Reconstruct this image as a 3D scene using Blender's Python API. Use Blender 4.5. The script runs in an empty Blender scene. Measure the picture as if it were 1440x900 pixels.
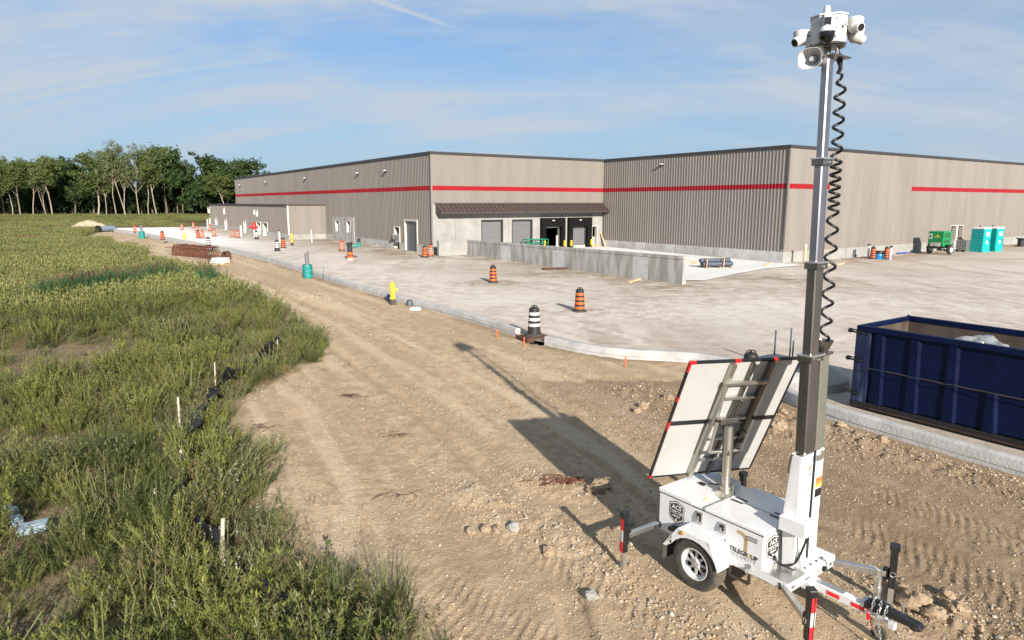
import bpy, math, random
import numpy as np
from mathutils import Vector, Matrix
from mathutils.geometry import delaunay_2d_cdt
random.seed(7)
SC = bpy.context.scene
COL = SC.collection
PI = math.pi
R = math.radians

# ------------------------------------------------------------------ camera, world, sun, exposure
CAMH = 4.6
PITCH = 0.1734887
FPX = 942.0                      # focal length in pixels of a 1440 px wide picture
cam = bpy.data.cameras.new('camera')
cam.lens = FPX / 1440 * 36
cam.sensor_width = 36
cam.clip_end = 6000
cam.clip_start = 0.05
camo = bpy.data.objects.new('camera', cam)
COL.objects.link(camo)
camo.location = (0, 0, CAMH)
camo.rotation_euler = (PI / 2 - PITCH, 0, 0)
SC.camera = camo

TOSUN = Vector((0.299, -0.871, 0.389)).normalized()
SUN_EL = math.asin(TOSUN.z)
SUN_ROT = math.atan2(TOSUN.x, TOSUN.y)
world = bpy.data.worlds.new("World")
SC.world = world
world.use_nodes = True


def build_world():
    nt = world.node_tree
    N = nt.nodes
    Lk = nt.links
    bg = N['Background']
    sky = N.new('ShaderNodeTexSky')
    sky.sky_type = 'NISHITA'
    sky.sun_disc = False
    sky.sun_elevation = SUN_EL
    sky.sun_rotation = SUN_ROT
    sky.altitude = 200
    sky.air_density = 1.0
    sky.dust_density = 0.5
    sky.ozone_density = 2.2
    tc = N.new('ShaderNodeTexCoord')
    sep = N.new('ShaderNodeSeparateXYZ')
    Lk.new(tc.outputs['Generated'], sep.inputs[0])

    def m(op, a, b=None, c=None):
        n = N.new('ShaderNodeMath')
        n.operation = op
        for i, v in enumerate((a, b, c)):
            if v is None:
                continue
            if isinstance(v, (int, float)):
                n.inputs[i].default_value = v
            else:
                Lk.new(v, n.inputs[i])
        return n.outputs[0]
    zc = m('MAXIMUM', sep.outputs[2], 0.0)
    dz = m('ADD', zc, 0.34)
    px = m('DIVIDE', sep.outputs[0], dz)
    py = m('DIVIDE', sep.outputs[1], dz)
    cmb = N.new('ShaderNodeCombineXYZ')
    Lk.new(px, cmb.inputs[0])
    Lk.new(py, cmb.inputs[1])

    def cloud(rot, scale, nscale, detail, rough, lo, hi, dist=0.6, off=(0, 0, 0)):
        mp = N.new('ShaderNodeMapping')
        mp.inputs['Rotation'].default_value = (0, 0, rot)
        mp.inputs['Scale'].default_value = scale
        mp.inputs['Location'].default_value = off
        Lk.new(cmb.outputs[0], mp.inputs[0])
        no = N.new('ShaderNodeTexNoise')
        no.inputs['Scale'].default_value = nscale
        no.inputs['Detail'].default_value = detail
        no.inputs['Roughness'].default_value = rough
        no.inputs['Distortion'].default_value = dist
        Lk.new(mp.outputs[0], no.inputs['Vector'])
        mr = N.new('ShaderNodeMapRange')
        mr.interpolation_type = 'SMOOTHSTEP'
        mr.inputs[1].default_value = lo
        mr.inputs[2].default_value = hi
        Lk.new(no.outputs[0], mr.inputs[0])
        return mr.outputs[0]
    veil = cloud(R(-18), (0.55, 1.15, 1), 1.05, 9, 0.55, 0.32, 0.57, 0.8, VEIL_OFF)
    streak = cloud(R(-28), (0.35, 1.7, 1), 2.4, 10, 0.64, 0.40, 0.70, 1.2, (4.3, 2.0, 0))
    puff = cloud(R(0), (0.6, 1.0, 1), 2.4, 7, 0.5, 0.60, 0.72, 0.2, (0, 7, 0))
    low = N.new('ShaderNodeMapRange')
    low.inputs[1].default_value = 0.36
    low.inputs[2].default_value = 0.02
    Lk.new(sep.outputs[2], low.inputs[0])
    c = m('MULTIPLY', veil, m('MULTIPLY_ADD', streak, 0.40, 0.56))
    c = m('ADD', c, m('MULTIPLY', streak, 0.22))
    c = m('ADD', c, m('MULTIPLY', m('MULTIPLY', puff, low.outputs[0]), 0.25))
    # a thin straight contrail high up, left of the mast
    cp_, sp_ = math.cos(PITCH), math.sin(PITCH)

    def ray(u, v):
        a_, b_ = (u - 720) / FPX, (450 - v) / FPX
        return Vector((a_, cp_ + b_ * sp_, -sp_ + b_ * cp_)).normalized()
    d1, d2 = ray(470, -16), ray(650, 44)
    nn = d1.cross(d2).normalized()
    tt = nn.cross(d1).normalized()

    def dot(vec):
        n = N.new('ShaderNodeVectorMath')
        n.operation = 'DOT_PRODUCT'
        Lk.new(tc.outputs['Generated'], n.inputs[0])
        n.inputs[1].default_value = vec
        return n.outputs['Value']
    wob = m('MULTIPLY_ADD', streak, 0.004, dot(nn))
    across = N.new('ShaderNodeMapRange')
    across.interpolation_type = 'SMOOTHSTEP'
    across.inputs[1].default_value = 0.0045
    across.inputs[2].default_value = 0.0005
    Lk.new(m('ABSOLUTE', wob), across.inputs[0])
    along = N.new('ShaderNodeMapRange')
    along.interpolation_type = 'SMOOTHSTEP'
    along.inputs[1].default_value = tt.dot(d2) + 0.01
    along.inputs[2].default_value = tt.dot(d2) - 0.05
    Lk.new(dot(tt), along.inputs[0])
    front = m('GREATER_THAN', dot(d1), 0.5)
    c = m('ADD', c, m('MULTIPLY', m('MULTIPLY', m('MULTIPLY', across.outputs[0], along.outputs[0]), front), 0.55))
    c = m("MINIMUM", c, 0.95)
    mix = N.new('ShaderNodeMix')
    mix.data_type = 'RGBA'
    Lk.new(c, mix.inputs[0])
    tint = N.new('ShaderNodeMix')
    tint.data_type = 'RGBA'
    tint.blend_type = 'MULTIPLY'
    tint.inputs[0].default_value = 1.0
    Lk.new(sky.outputs[0], tint.inputs[6])
    tint.inputs[7].default_value = SKY_TINT
    hz = N.new('ShaderNodeMix')
    hz.data_type = 'RGBA'
    Lk.new(m('MULTIPLY', low.outputs[0], 0.85), hz.inputs[0])
    Lk.new(tint.outputs[2], hz.inputs[6])
    hz.inputs[7].default_value = HAZE_COL
    Lk.new(hz.outputs[2], mix.inputs[6])
    mix.inputs[7].default_value = CLOUD_COL
    Lk.new(mix.outputs[2], bg.inputs[0])
    bg.inputs[1].default_value = 0.098


VEIL_OFF = (17.5, 11.8, 0)
SKY_TINT = (0.34, 0.53, 0.70, 1)
CLOUD_COL = (2.85, 3.25, 3.7, 1)
HAZE_COL = (2.1, 2.7, 3.45, 1)
build_world()
sun = bpy.data.lights.new('sun', 'SUN')
sun.energy = 5.0
sun.angle = R(0.7)
sun.color = (1.0, 0.925, 0.82)
suno = bpy.data.objects.new('sun', sun)
COL.objects.link(suno)
suno.location = (20, -60, 40)
suno.rotation_euler = TOSUN.to_track_quat('Z', 'Y').to_euler()
SC.view_settings.view_transform = 'Standard'
SC.view_settings.look = 'None'
SC.view_settings.gamma = 1.0
SC.view_settings.use_curve_mapping = False
SC.view_settings.exposure = 0.97

# ------------------------------------------------------------------ helpers


def at(u, v, z=0.0):
    """ground point (at height z) seen at pixel u,v of the 1440x900 photograph"""
    cp, sp = math.cos(PITCH), math.sin(PITCH)
    a = (u - 720) / FPX
    b = (450 - v) / FPX
    d = Vector((a, cp + b * sp, -sp + b * cp))
    t = (z - CAMH) / d.z
    return Vector((d.x * t, d.y * t, z))


class MB:
    def __init__(s):
        s.v = []
        s.f = []
        s.m = []

    def add(s, vs, fs, mi=0):
        o = len(s.v)
        s.v.extend([tuple(x) for x in vs])
        for f in fs:
            s.f.append(tuple(i + o for i in f))
            s.m.append(mi)
        return s

    def box(s, c, sz, mi=0, rot=None):
        hx, hy, hz = sz[0] / 2, sz[1] / 2, sz[2] / 2
        vs = [Vector((x, y, z)) for z in (-hz, hz) for y in (-hy, hy) for x in (-hx, hx)]
        if rot is not None:
            vs = [rot @ q for q in vs]
        c = Vector(c)
        vs = [q + c for q in vs]
        return s.add(vs, [(0, 2, 3, 1), (4, 5, 7, 6), (0, 1, 5, 4), (2, 6, 7, 3), (0, 4, 6, 2), (1, 3, 7, 5)], mi)

    def b2(s, x0, x1, y0, y1, z0, z1, mi=0):
        return s.box(((x0 + x1) / 2, (y0 + y1) / 2, (z0 + z1) / 2), (abs(x1 - x0), abs(y1 - y0), abs(z1 - z0)), mi)

    def bar(s, p, q, w, h=None, mi=0, up=(0, 0, 1)):
        p = Vector(p)
        q = Vector(q)
        h = h or w
        d = q - p
        L = d.length
        d.normalize()
        u = Vector(up)
        if abs(d.dot(u)) > 0.97:
            u = Vector((1, 0, 0))
        sx = d.cross(u).normalized()
        u = sx.cross(d).normalized()
        rot = Matrix((sx, d, u)).transposed()
        return s.box((p + q) / 2, (w, L, h), mi, rot)

    def cyl(s, p, q, r1, r2=None, n=12, mi=0, caps=True, capmi=None):
        p = Vector(p)
        q = Vector(q)
        r2 = r1 if r2 is None else r2
        d = (q - p).normalized()
        u = Vector((0, 0, 1)) if abs(d.z) < 0.95 else Vector((1, 0, 0))
        a = d.cross(u).normalized()
        b = a.cross(d).normalized()
        b = -b
        o = len(s.v)
        for P, r in ((p, r1), (q, r2)):
            for i in range(n):
                t = 2 * PI * i / n
                s.v.append(tuple(P + (a * math.cos(t) + b * math.sin(t)) * r))
        for i in range(n):
            j = (i + 1) % n
            s.f.append((o + i, o + j, o + n + j, o + n + i))
            s.m.append(mi)
        if caps:
            cm = mi if capmi is None else capmi
            s.f.append(tuple(o + n - 1 - i for i in range(n)))
            s.m.append(cm)
            s.f.append(tuple(o + n + i for i in range(n)))
            s.m.append(cm)
        return s

    def lathe(s, prof, n=16, c=(0, 0, 0), axis='z', mis=None, ph=0.0):
        """prof list of (r, z); mis material per ring"""
        o = len(s.v)
        c = Vector(c)
        for r, z in prof:
            for i in range(n):
                t = 2 * PI * i / n + ph
                p = (r * math.cos(t), r * math.sin(t), z)
                if axis == 'y':
                    p = (p[0], p[2], p[1])
                elif axis == 'x':
                    p = (p[2], p[0], p[1])
                s.v.append(tuple(Vector(p) + c))
        for k in range(len(prof) - 1):
            for i in range(n):
                j = (i + 1) % n
                f = (o + k * n + i, o + k * n + j, o + (k + 1) * n + j, o + (k + 1) * n + i)
                s.f.append(f if axis != 'y' else f[::-1])
                s.m.append(mis[k] if mis else 0)
        f = tuple(o + n - 1 - i for i in range(n))
        s.f.append(f if axis != 'y' else f[::-1])
        s.m.append(mis[0] if mis else 0)
        f = tuple(o + (len(prof) - 1) * n + i for i in range(n))
        s.f.append(f if axis != 'y' else f[::-1])
        s.m.append(mis[-1] if mis else 0)
        return s

    def tube(s, pts, r, n=6, mi=0):
        pts = [Vector(p) for p in pts]
        o = len(s.v)
        pa = None
        for k, p in enumerate(pts):
            d = (pts[min(k + 1, len(pts) - 1)] - pts[max(k - 1, 0)]).normalized()
            if pa is None:
                u = Vector((0, 0, 1)) if abs(d.z) < 0.9 else Vector((1, 0, 0))
                pa = d.cross(u).normalized()
            else:
                pa = (pa - d * pa.dot(d)).normalized()
            pb = d.cross(pa)
            for i in range(n):
                t = 2 * PI * i / n
                s.v.append(tuple(p + (pa * math.cos(t) + pb * math.sin(t)) * r))
        for k in range(len(pts) - 1):
            for i in range(n):
                j = (i + 1) % n
                s.f.append((o + k * n + i, o + k * n + j, o + (k + 1) * n + j, o + (k + 1) * n + i))
                s.m.append(mi)
        s.f.append(tuple(o + n - 1 - i for i in range(n)))
        s.m.append(mi)
        s.f.append(tuple(o + (len(pts) - 1) * n + i for i in range(n)))
        s.m.append(mi)
        return s

    def prism(s, poly, fn, d0, d1, mi=0):
        """2D polygon (ccw) extruded; fn(u,v,d)->xyz"""
        n = len(poly)
        o = len(s.v)
        for d in (d0, d1):
            for u, v in poly:
                s.v.append(tuple(fn(u, v, d)))
        s.f.append(tuple(o + n - 1 - i for i in range(n)))
        s.m.append(mi)
        s.f.append(tuple(o + n + i for i in range(n)))
        s.m.append(mi)
        for i in range(n):
            j = (i + 1) % n
            s.f.append((o + i, o + j, o + n + j, o + n + i))
            s.m.append(mi)
        return s

    def xform(s, M, start=0):
        s.v[start:] = [tuple(M @ Vector(q)) for q in s.v[start:]]
        return s

    def mesh(s, name, mats, smooth=None):
        me = bpy.data.meshes.new(name)
        me.from_pydata(s.v, [], s.f)
        if not isinstance(mats, (list, tuple)):
            mats = [mats]
        for m in mats:
            me.materials.append(m)
        me.polygons.foreach_set('material_index', s.m)
        if smooth is not None:
            me.polygons.foreach_set('use_smooth', [True] * len(me.polygons))
            me.set_sharp_from_angle(angle=R(smooth))
        me.update()
        return me

    def build(s, name, mats, parent=None, smooth=None, bevel=0, fix=True):
        me = s.mesh(name, mats, smooth)
        if fix:
            import bmesh
            bm = bmesh.new()
            bm.from_mesh(me)
            bmesh.ops.recalc_face_normals(bm, faces=bm.faces)
            bm.to_mesh(me)
            bm.free()
            if smooth is not None:
                me.set_sharp_from_angle(angle=R(smooth))
        return link(name, me, parent, bevel)


def link(name, me, parent=None, bevel=0):
    o = bpy.data.objects.new(name, me)
    COL.objects.link(o)
    if parent is not None:
        o.parent = parent
    if bevel:
        b = o.modifiers.new('bevel', 'BEVEL')
        b.width = bevel
        b.segments = 2
        b.limit_method = 'ANGLE'
        b.angle_limit = R(40)
        b.harden_normals = False
    return o


def thing(name, label, cat, loc=(0, 0, 0), rz=0.0, group=None):
    o = bpy.data.objects.new(name, None)
    COL.objects.link(o)
    o.empty_display_size = 0.2
    o.location = loc
    o.rotation_euler = (0, 0, rz)
    return tag(o, label, cat, group)


def tag(o, label, cat, group=None):
    o['label'] = label
    o['category'] = cat
    if group:
        o['group'] = group
    return o


def struct(o):
    o['kind'] = 'structure'
    return o


def stuff(o, label=None, cat=None):
    o['kind'] = 'stuff'
    if label:
        o['label'] = label
    if cat:
        o['category'] = cat
    return o


def copy_tree(o, parent=None):
    c = o.copy()
    COL.objects.link(c)
    if parent is not None:
        c.parent = parent
    for ch in list(o.children):
        copy_tree(ch, c)
    return c


# ------------------------------------------------------------------ materials


def newmat(name):
    m = bpy.data.materials.new(name)
    m.use_nodes = True
    return m, m.node_tree.nodes, m.node_tree.links, m.node_tree.nodes['Principled BSDF']


def rgb(c):
    return (c[0], c[1], c[2], 1.0)


def pbr(name, col, rough=0.6, metal=0.0, var=0.12, scale=4.0, bump=0.0, bscale=40.0, col2=None, stretch=(1, 1, 1), lo=0.3, hi=0.7, spec=0.5, detail=6, coat=0.0):
    m, N, Lk, P = newmat(name)
    P.inputs['Roughness'].default_value = rough
    P.inputs['Metallic'].default_value = metal
    P.inputs['Specular IOR Level'].default_value = spec
    if coat:
        P.inputs['Coat Weight'].default_value = coat
        P.inputs['Coat Roughness'].default_value = 0.1
    tc = N.new('ShaderNodeTexCoord')
    mp = N.new('ShaderNodeMapping')
    mp.inputs['Scale'].default_value = stretch
    Lk.new(tc.outputs['Object'], mp.inputs[0])
    no = N.new('ShaderNodeTexNoise')
    no.inputs['Scale'].default_value = scale
    no.inputs['Detail'].default_value = detail
    Lk.new(mp.outputs[0], no.inputs['Vector'])
    mr = N.new('ShaderNodeMapRange')
    mr.inputs[1].default_value = lo
    mr.inputs[2].default_value = hi
    Lk.new(no.outputs[0], mr.inputs[0])
    mx = N.new('ShaderNodeMix')
    mx.data_type = 'RGBA'
    Lk.new(mr.outputs[0], mx.inputs[0])
    if col2 is None:
        mx.inputs[6].default_value = rgb([c * (1 - var) for c in col])
        mx.inputs[7].default_value = rgb([min(1, c * (1 + var)) for c in col])
    else:
        mx.inputs[6].default_value = rgb(col)
        mx.inputs[7].default_value = rgb(col2)
    Lk.new(mx.outputs[2], P.inputs['Base Color'])
    if bump:
        n2 = N.new('ShaderNodeTexNoise')
        n2.inputs['Scale'].default_value = bscale
        n2.inputs['Detail'].default_value = 5
        Lk.new(tc.outputs['Object'], n2.inputs['Vector'])
        b = N.new('ShaderNodeBump')
        b.inputs['Strength'].default_value = bump
        b.inputs['Distance'].default_value = 0.02
        Lk.new(n2.outputs[0], b.inputs['Height'])
        Lk.new(b.outputs[0], P.inputs['Normal'])
    return m


def leafmat(name, c1, c2, trans=0.25, rough=0.6, isl=0.35):
    m, N, Lk, P = newmat(name)
    P.inputs['Roughness'].default_value = rough
    P.inputs['Specular IOR Level'].default_value = 0.25
    oi = N.new('ShaderNodeObjectInfo')
    gi = N.new('ShaderNodeNewGeometry')
    mx = N.new('ShaderNodeMix')
    mx.data_type = 'RGBA'
    ad = N.new('ShaderNodeMath')
    ad.operation = 'MULTIPLY'
    ad.inputs[1].default_value = 1 - isl
    Lk.new(oi.outputs['Random'], ad.inputs[0])
    ma = N.new('ShaderNodeMath')
    ma.operation = 'MULTIPLY_ADD'
    ma.inputs[1].default_value = isl
    Lk.new(gi.outputs['Random Per Island'], ma.inputs[0])
    Lk.new(ad.outputs[0], ma.inputs[2])
    Lk.new(ma.outputs[0], mx.inputs[0])
    mx.inputs[6].default_value = rgb(c1)
    mx.inputs[7].default_value = rgb(c2)
    Lk.new(mx.outputs[2], P.inputs['Base Color'])
    tr = N.new('ShaderNodeBsdfTranslucent')
    Lk.new(mx.outputs[2], tr.inputs[0])
    ms = N.new('ShaderNodeMixShader')
    ms.inputs[0].default_value = trans
    Lk.new(P.outputs[0], ms.inputs[1])
    Lk.new(tr.outputs[0], ms.inputs[2])
    Lk.new(ms.outputs[0], N['Material Output'].inputs[0])
    return m


def metal_zinc(name, c1, c2, rough=0.32):
    m, N, Lk, P = newmat(name)
    P.inputs['Metallic'].default_value = 0.9
    P.inputs['Roughness'].default_value = rough
    tc = N.new('ShaderNodeTexCoord')
    mp = N.new('ShaderNodeMapping')
    mp.inputs['Scale'].default_value = (3, 3, 0.6)
    Lk.new(tc.outputs['Object'], mp.inputs[0])
    no = N.new('ShaderNodeTexNoise')
    no.inputs['Scale'].default_value = 3
    Lk.new(mp.outputs[0], no.inputs['Vector'])
    cr = N.new('ShaderNodeValToRGB')
    e = cr.color_ramp.elements
    e[0].position = 0.3
    e[0].color = rgb(c1)
    e[1].position = 0.7
    e[1].color = rgb(c2)
    x = e.new(0.5)
    x.color = rgb([(a + b) / 2 * 1.05 for a, b in zip(c1, c2)])
    Lk.new(no.outputs[0], cr.inputs[0])
    Lk.new(cr.outputs[0], P.inputs['Base Color'])
    return m


M = {}
M['white'] = pbr('white_paint', (0.60, 0.605, 0.615), 0.3, 0, 0.04, 6, spec=0.5)
M['white_back'] = pbr('panel_backsheet', (0.385, 0.38, 0.37), 0.55, 0, 0.05, 3)
M['headwhite'] = pbr('white_enamel', (0.47, 0.475, 0.48), 0.35, 0, 0.04, 6)
M['white_plain'] = pbr('white_plastic', (0.50, 0.50, 0.495), 0.45, 0, 0.05, 8)
M['black'] = pbr('black_steel', (0.012, 0.012, 0.013), 0.4, 0, 0.3, 10)
M['rubber'] = pbr('tyre_rubber', (0.045, 0.041, 0.037), 0.85, 0, 0.3, 20, bump=0.2, bscale=60)
M['tread'] = pbr('dusty_tread', (0.12, 0.10, 0.08), 0.9, 0, 0.3, 20, bump=0.5, bscale=50)
M['galv'] = metal_zinc('galvanised_steel', (0.50, 0.51, 0.50), (0.62, 0.60, 0.55))
M['zinc'] = metal_zinc('zinc_plated_steel', (0.135, 0.145, 0.125), (0.23, 0.20, 0.19), 0.34)
M['zincpink'] = metal_zinc('passivated_steel', (0.50, 0.42, 0.38), (0.42, 0.46, 0.38), 0.38)
M['alu'] = metal_zinc('aluminium', (0.60, 0.60, 0.60), (0.7, 0.7, 0.68), 0.28)
M['red'] = pbr('red_reflector', (0.62, 0.02, 0.025), 0.35, 0, 0.1, 10)
M['redlamp'] = pbr('red_plastic', (0.55, 0.015, 0.012), 0.35, 0, 0.1, 10)
M['amber'] = pbr('amber_lens', (0.55, 0.2, 0.02), 0.3, 0, 0.1, 10)
M['orange_lbl'] = pbr('orange_label', (0.75, 0.2, 0.06), 0.5, 0, 0.05, 10)
M['yellow_lbl'] = pbr('yellow_label', (0.7, 0.5, 0.06), 0.5, 0, 0.05, 10)
M['gold'] = pbr('gold_print', (0.42, 0.30, 0.10), 0.5, 0, 0.05, 10)
M['grey_print'] = pbr('grey_print', (0.20, 0.20, 0.20), 0.5, 0, 0.05, 10)
M['dark_print'] = pbr('dark_print', (0.025, 0.024, 0.024), 0.5, 0, 0.05, 10)
M['blue_print'] = pbr('blue_print', (0.07, 0.08, 0.30), 0.5, 0, 0.05, 10)
M['glassblack'] = pbr('black_dome', (0.008, 0.008, 0.009), 0.12, 0, 0.1, 10)
M['siding'] = pbr('taupe_siding', (0.182, 0.160, 0.142), 0.5, 0, 0.10, 0.8, stretch=(1, 1, 0.10))
M['stripe'] = pbr('red_siding', (0.23, 0.004, 0.011), 0.6, 0, 0.06, 0.5, spec=0.25)
M['trim'] = pbr('dark_trim', (0.035, 0.033, 0.034), 0.45, 0, 0.1, 3)
M['awning'] = pbr('brown_metal', (0.055, 0.040, 0.034), 0.42, 0, 0.1, 2)
M['conc'] = pbr('wall_concrete', (0.215, 0.21, 0.197), 0.85, 0, 0.1, 1.2, bump=0.3, bscale=12, col2=(0.285, 0.278, 0.262))
M['conc_dark'] = pbr('stained_concrete', (0.24, 0.235, 0.22), 0.88, 0, 0.2, 1.6, bump=0.35, bscale=14, col2=(0.40, 0.39, 0.37), stretch=(1.6, 1.6, 0.30), lo=0.40, hi=0.63)
M['conc_white'] = pbr('patched_concrete', (0.38, 0.38, 0.375), 0.88, 0, 0.1, 2, col2=(0.50, 0.50, 0.49))
M['kerb'] = pbr('kerb_concrete', (0.30, 0.292, 0.28), 0.85, 0, 0.1, 2.2, bump=0.5, bscale=16, col2=(0.44, 0.43, 0.415))
M['door'] = pbr('grey_door', (0.115, 0.117, 0.124), 0.5, 0, 0.05, 2)
M['darkdoor'] = pbr('dark_door', (0.085, 0.09, 0.105), 0.4, 0, 0.1, 1)
M['void'] = pbr('dark_interior', (0.02, 0.02, 0.02), 0.9, 0, 0.2, 1)
M['seal'] = pbr('black_foam', (0.006, 0.006, 0.0065), 0.8, 0, 0.3, 4, bump=0.3, spec=0.1)
M['jamb'] = pbr('pale_jamb', (0.48, 0.45, 0.40), 0.7, 0, 0.06, 3)
M['yellow'] = pbr('yellow_paint', (0.72, 0.50, 0.02), 0.45, 0, 0.1, 6)
M['dkyellow'] = pbr('worn_yellow', (0.45, 0.32, 0.05), 0.5, 0, 0.2, 6)
M['pipegrey'] = pbr('grey_pvc', (0.13, 0.13, 0.135), 0.6, 0, 0.15, 5)
M['duskband'] = pbr('dirty_band', (0.30, 0.26, 0.23), 0.6, 0, 0.15, 8)
M['orange'] = pbr('orange_sheeting', (0.60, 0.100, 0.012), 0.5, 0, 0.1, 8)
M['faded'] = pbr('faded_orange', (0.36, 0.065, 0.022), 0.6, 0, 0.15, 8)
M['whiteband'] = pbr('white_sheeting', (0.55, 0.54, 0.52), 0.5, 0, 0.08, 8)
M['barrelblack'] = pbr('black_polyethylene', (0.016, 0.015, 0.015), 0.55, 0, 0.3, 8)
M['teal'] = pbr('teal_wrap', (0.006, 0.13, 0.12), 0.5, 0, 0.3, 9, col2=(0.015, 0.20, 0.18))
M['toilet'] = pbr('turquoise_plastic', (0.0, 0.34, 0.33), 0.4, 0, 0.08, 3)
M['green'] = pbr('green_enamel', (0.0, 0.20, 0.055), 0.4, 0, 0.06, 3)
M['grail'] = pbr('green_rail', (0.0, 0.16, 0.09), 0.5, 0, 0.1, 3)
M['navy'] = pbr('navy_paint', (0.0015, 0.0058, 0.030), 0.5, 0, 0.3, 3, bump=0.1, bscale=8, spec=0.15)
M['navyworn'] = pbr('scuffed_navy', (0.004, 0.010, 0.045), 0.5, 0, 0.2, 2.5, col2=(0.06, 0.085, 0.15), stretch=(3, 3, 0.5), lo=0.5, hi=0.75)
M['rustin'] = pbr('rusty_inside', (0.045, 0.026, 0.018), 0.85, 0, 0.3, 2.0, bump=0.4, col2=(0.085, 0.07, 0.055))
M['rustline'] = pbr('rust_streak', (0.045, 0.018, 0.012), 0.85, 0, 0.4, 3)
M['rust'] = pbr('rusty_rebar', (0.105, 0.034, 0.016), 0.85, 0, 0.3, 9)
M['darkrust'] = pbr('dark_rusty_steel', (0.07, 0.032, 0.02), 0.85, 0, 0.3, 9)
M['plastic_clear'] = pbr('plastic_film', (0.16, 0.17, 0.18), 0.18, 0, 0.5, 7, bump=1.0, bscale=9)
M['bagwhite'] = pbr('white_sack', (0.62, 0.60, 0.55), 0.75, 0, 0.1, 4)
M['card'] = pbr('cardboard', (0.40, 0.24, 0.13), 0.85, 0, 0.15, 3)
M['wood'] = pbr('pale_lumber', (0.52, 0.38, 0.20), 0.8, 0, 0.15, 4, stretch=(1, 1, 0.2))
M['stakewood'] = pbr('weathered_stake', (0.36, 0.32, 0.26), 0.8, 0, 0.12, 6)
M['bluegrey'] = pbr('blue_grey_roll', (0.055, 0.068, 0.095), 0.5, 0, 0.2, 4)
M['bluetarp'] = pbr('blue_tarp', (0.03, 0.08, 0.36), 0.5, 0, 0.2, 5)
M['bluedrum'] = pbr('blue_drum', (0.01, 0.20, 0.48), 0.45, 0, 0.1, 5)
M['foamblue'] = pbr('pale_blue_plastic', (0.20, 0.255, 0.29), 0.5, 0, 0.15, 7, bump=0.5, bscale=12)
M['tote'] = pbr('milky_plastic', (0.66, 0.67, 0.68), 0.4, 0, 0.08, 4)
M['darktote'] = pbr('grey_plastic', (0.14, 0.15, 0.17), 0.45, 0, 0.2, 4)
M['bark'] = pbr('pale_bark', (0.26, 0.22, 0.17), 0.9, 0, 0.25, 2.0, stretch=(2, 2, 0.3))
M['darkbark'] = pbr('dark_bark', (0.12, 0.10, 0.08), 0.9, 0, 0.25, 2.0, stretch=(2, 2, 0.3))
M['fabric'] = pbr('black_geotextile', (0.010, 0.010, 0.012), 0.6, 0, 0.3, 8, bump=0.4, bscale=25)
M['hydblack'] = pbr('hydrant_base', (0.06, 0.055, 0.05), 0.8, 0, 0.2, 6)
M['stone1'] = pbr('tan_stone', (0.27, 0.21, 0.15), 0.9, 0, 0.2, 6, bump=0.4, bscale=30)
M['stone2'] = pbr('grey_stone', (0.27, 0.255, 0.235), 0.9, 0, 0.25, 6, bump=0.3, bscale=30)
M['clod'] = pbr('dirt_clod', (0.27, 0.20, 0.13), 0.95, 0, 0.25, 14, bump=0.8, bscale=45)
M['leaf_a'] = leafmat('goldenrod_leaf', (0.098, 0.118, 0.030), (0.205, 0.210, 0.056), 0.3)
M['tip_a'] = leafmat('goldenrod_tip', (0.145, 0.175, 0.040), (0.270, 0.275, 0.064), 0.3)
M['far_a'] = leafmat('far_field_leaf', (0.165, 0.182, 0.058), (0.290, 0.290, 0.105), 0.3)
M['far_b'] = leafmat('far_field_green', (0.110, 0.138, 0.040), (0.195, 0.215, 0.070), 0.3)
M['flower'] = leafmat('white_aster', (0.24, 0.235, 0.17), (0.42, 0.40, 0.33), 0.2)
M['seedhead'] = leafmat('brown_seed_head', (0.085, 0.055, 0.03), (0.16, 0.11, 0.06), 0.1)
M['leaf_b'] = leafmat('weed_leaf', (0.055, 0.078, 0.024), (0.130, 0.148, 0.043), 0.3)
M['leaf_c'] = leafmat('dry_weed_leaf', (0.17, 0.13, 0.065), (0.27, 0.20, 0.10))
M['leaf_d'] = leafmat('grey_green_leaf', (0.15, 0.165, 0.08), (0.23, 0.235, 0.12))
M['leaf_e'] = leafmat('cattail_leaf', (0.018, 0.070, 0.030), (0.05, 0.125, 0.045))
M['stem'] = pbr('weed_stem', (0.10, 0.105, 0.035), 0.8, 0, 0.2, 8)
M['cattail'] = pbr('cattail_head', (0.07, 0.04, 0.025), 0.9, 0, 0.2, 8)
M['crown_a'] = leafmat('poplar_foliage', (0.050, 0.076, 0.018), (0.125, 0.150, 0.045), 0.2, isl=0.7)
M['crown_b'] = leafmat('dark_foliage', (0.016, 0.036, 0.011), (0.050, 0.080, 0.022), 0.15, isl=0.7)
M['crown_c'] = leafmat('airy_foliage', (0.07, 0.095, 0.035), (0.15, 0.17, 0.075), 0.25, isl=0.7)

# ------------------------------------------------------------------ noise (numpy) and outlines


def _hash(ix, iy, seed):
    n = (ix * 374761393 + iy * 668265263 + seed * 1442695041) & 0xFFFFFFFF
    n = ((n ^ (n >> 13)) * 1274126177) & 0xFFFFFFFF
    n = n ^ (n >> 16)
    return (n & 0xFFFF) / 65535.0


def vnoise(x, y, seed=0):
    x = np.asarray(x, float)
    y = np.asarray(y, float)
    ix = np.floor(x).astype(np.int64)
    iy = np.floor(y).astype(np.int64)
    fx = x - ix
    fy = y - iy
    ux = fx * fx * (3 - 2 * fx)
    uy = fy * fy * (3 - 2 * fy)
    a = _hash(ix, iy, seed)
    b = _hash(ix + 1, iy, seed)
    c = _hash(ix, iy + 1, seed)
    d = _hash(ix + 1, iy + 1, seed)
    return (a + (b - a) * ux) * (1 - uy) + (c + (d - c) * ux) * uy


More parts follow.
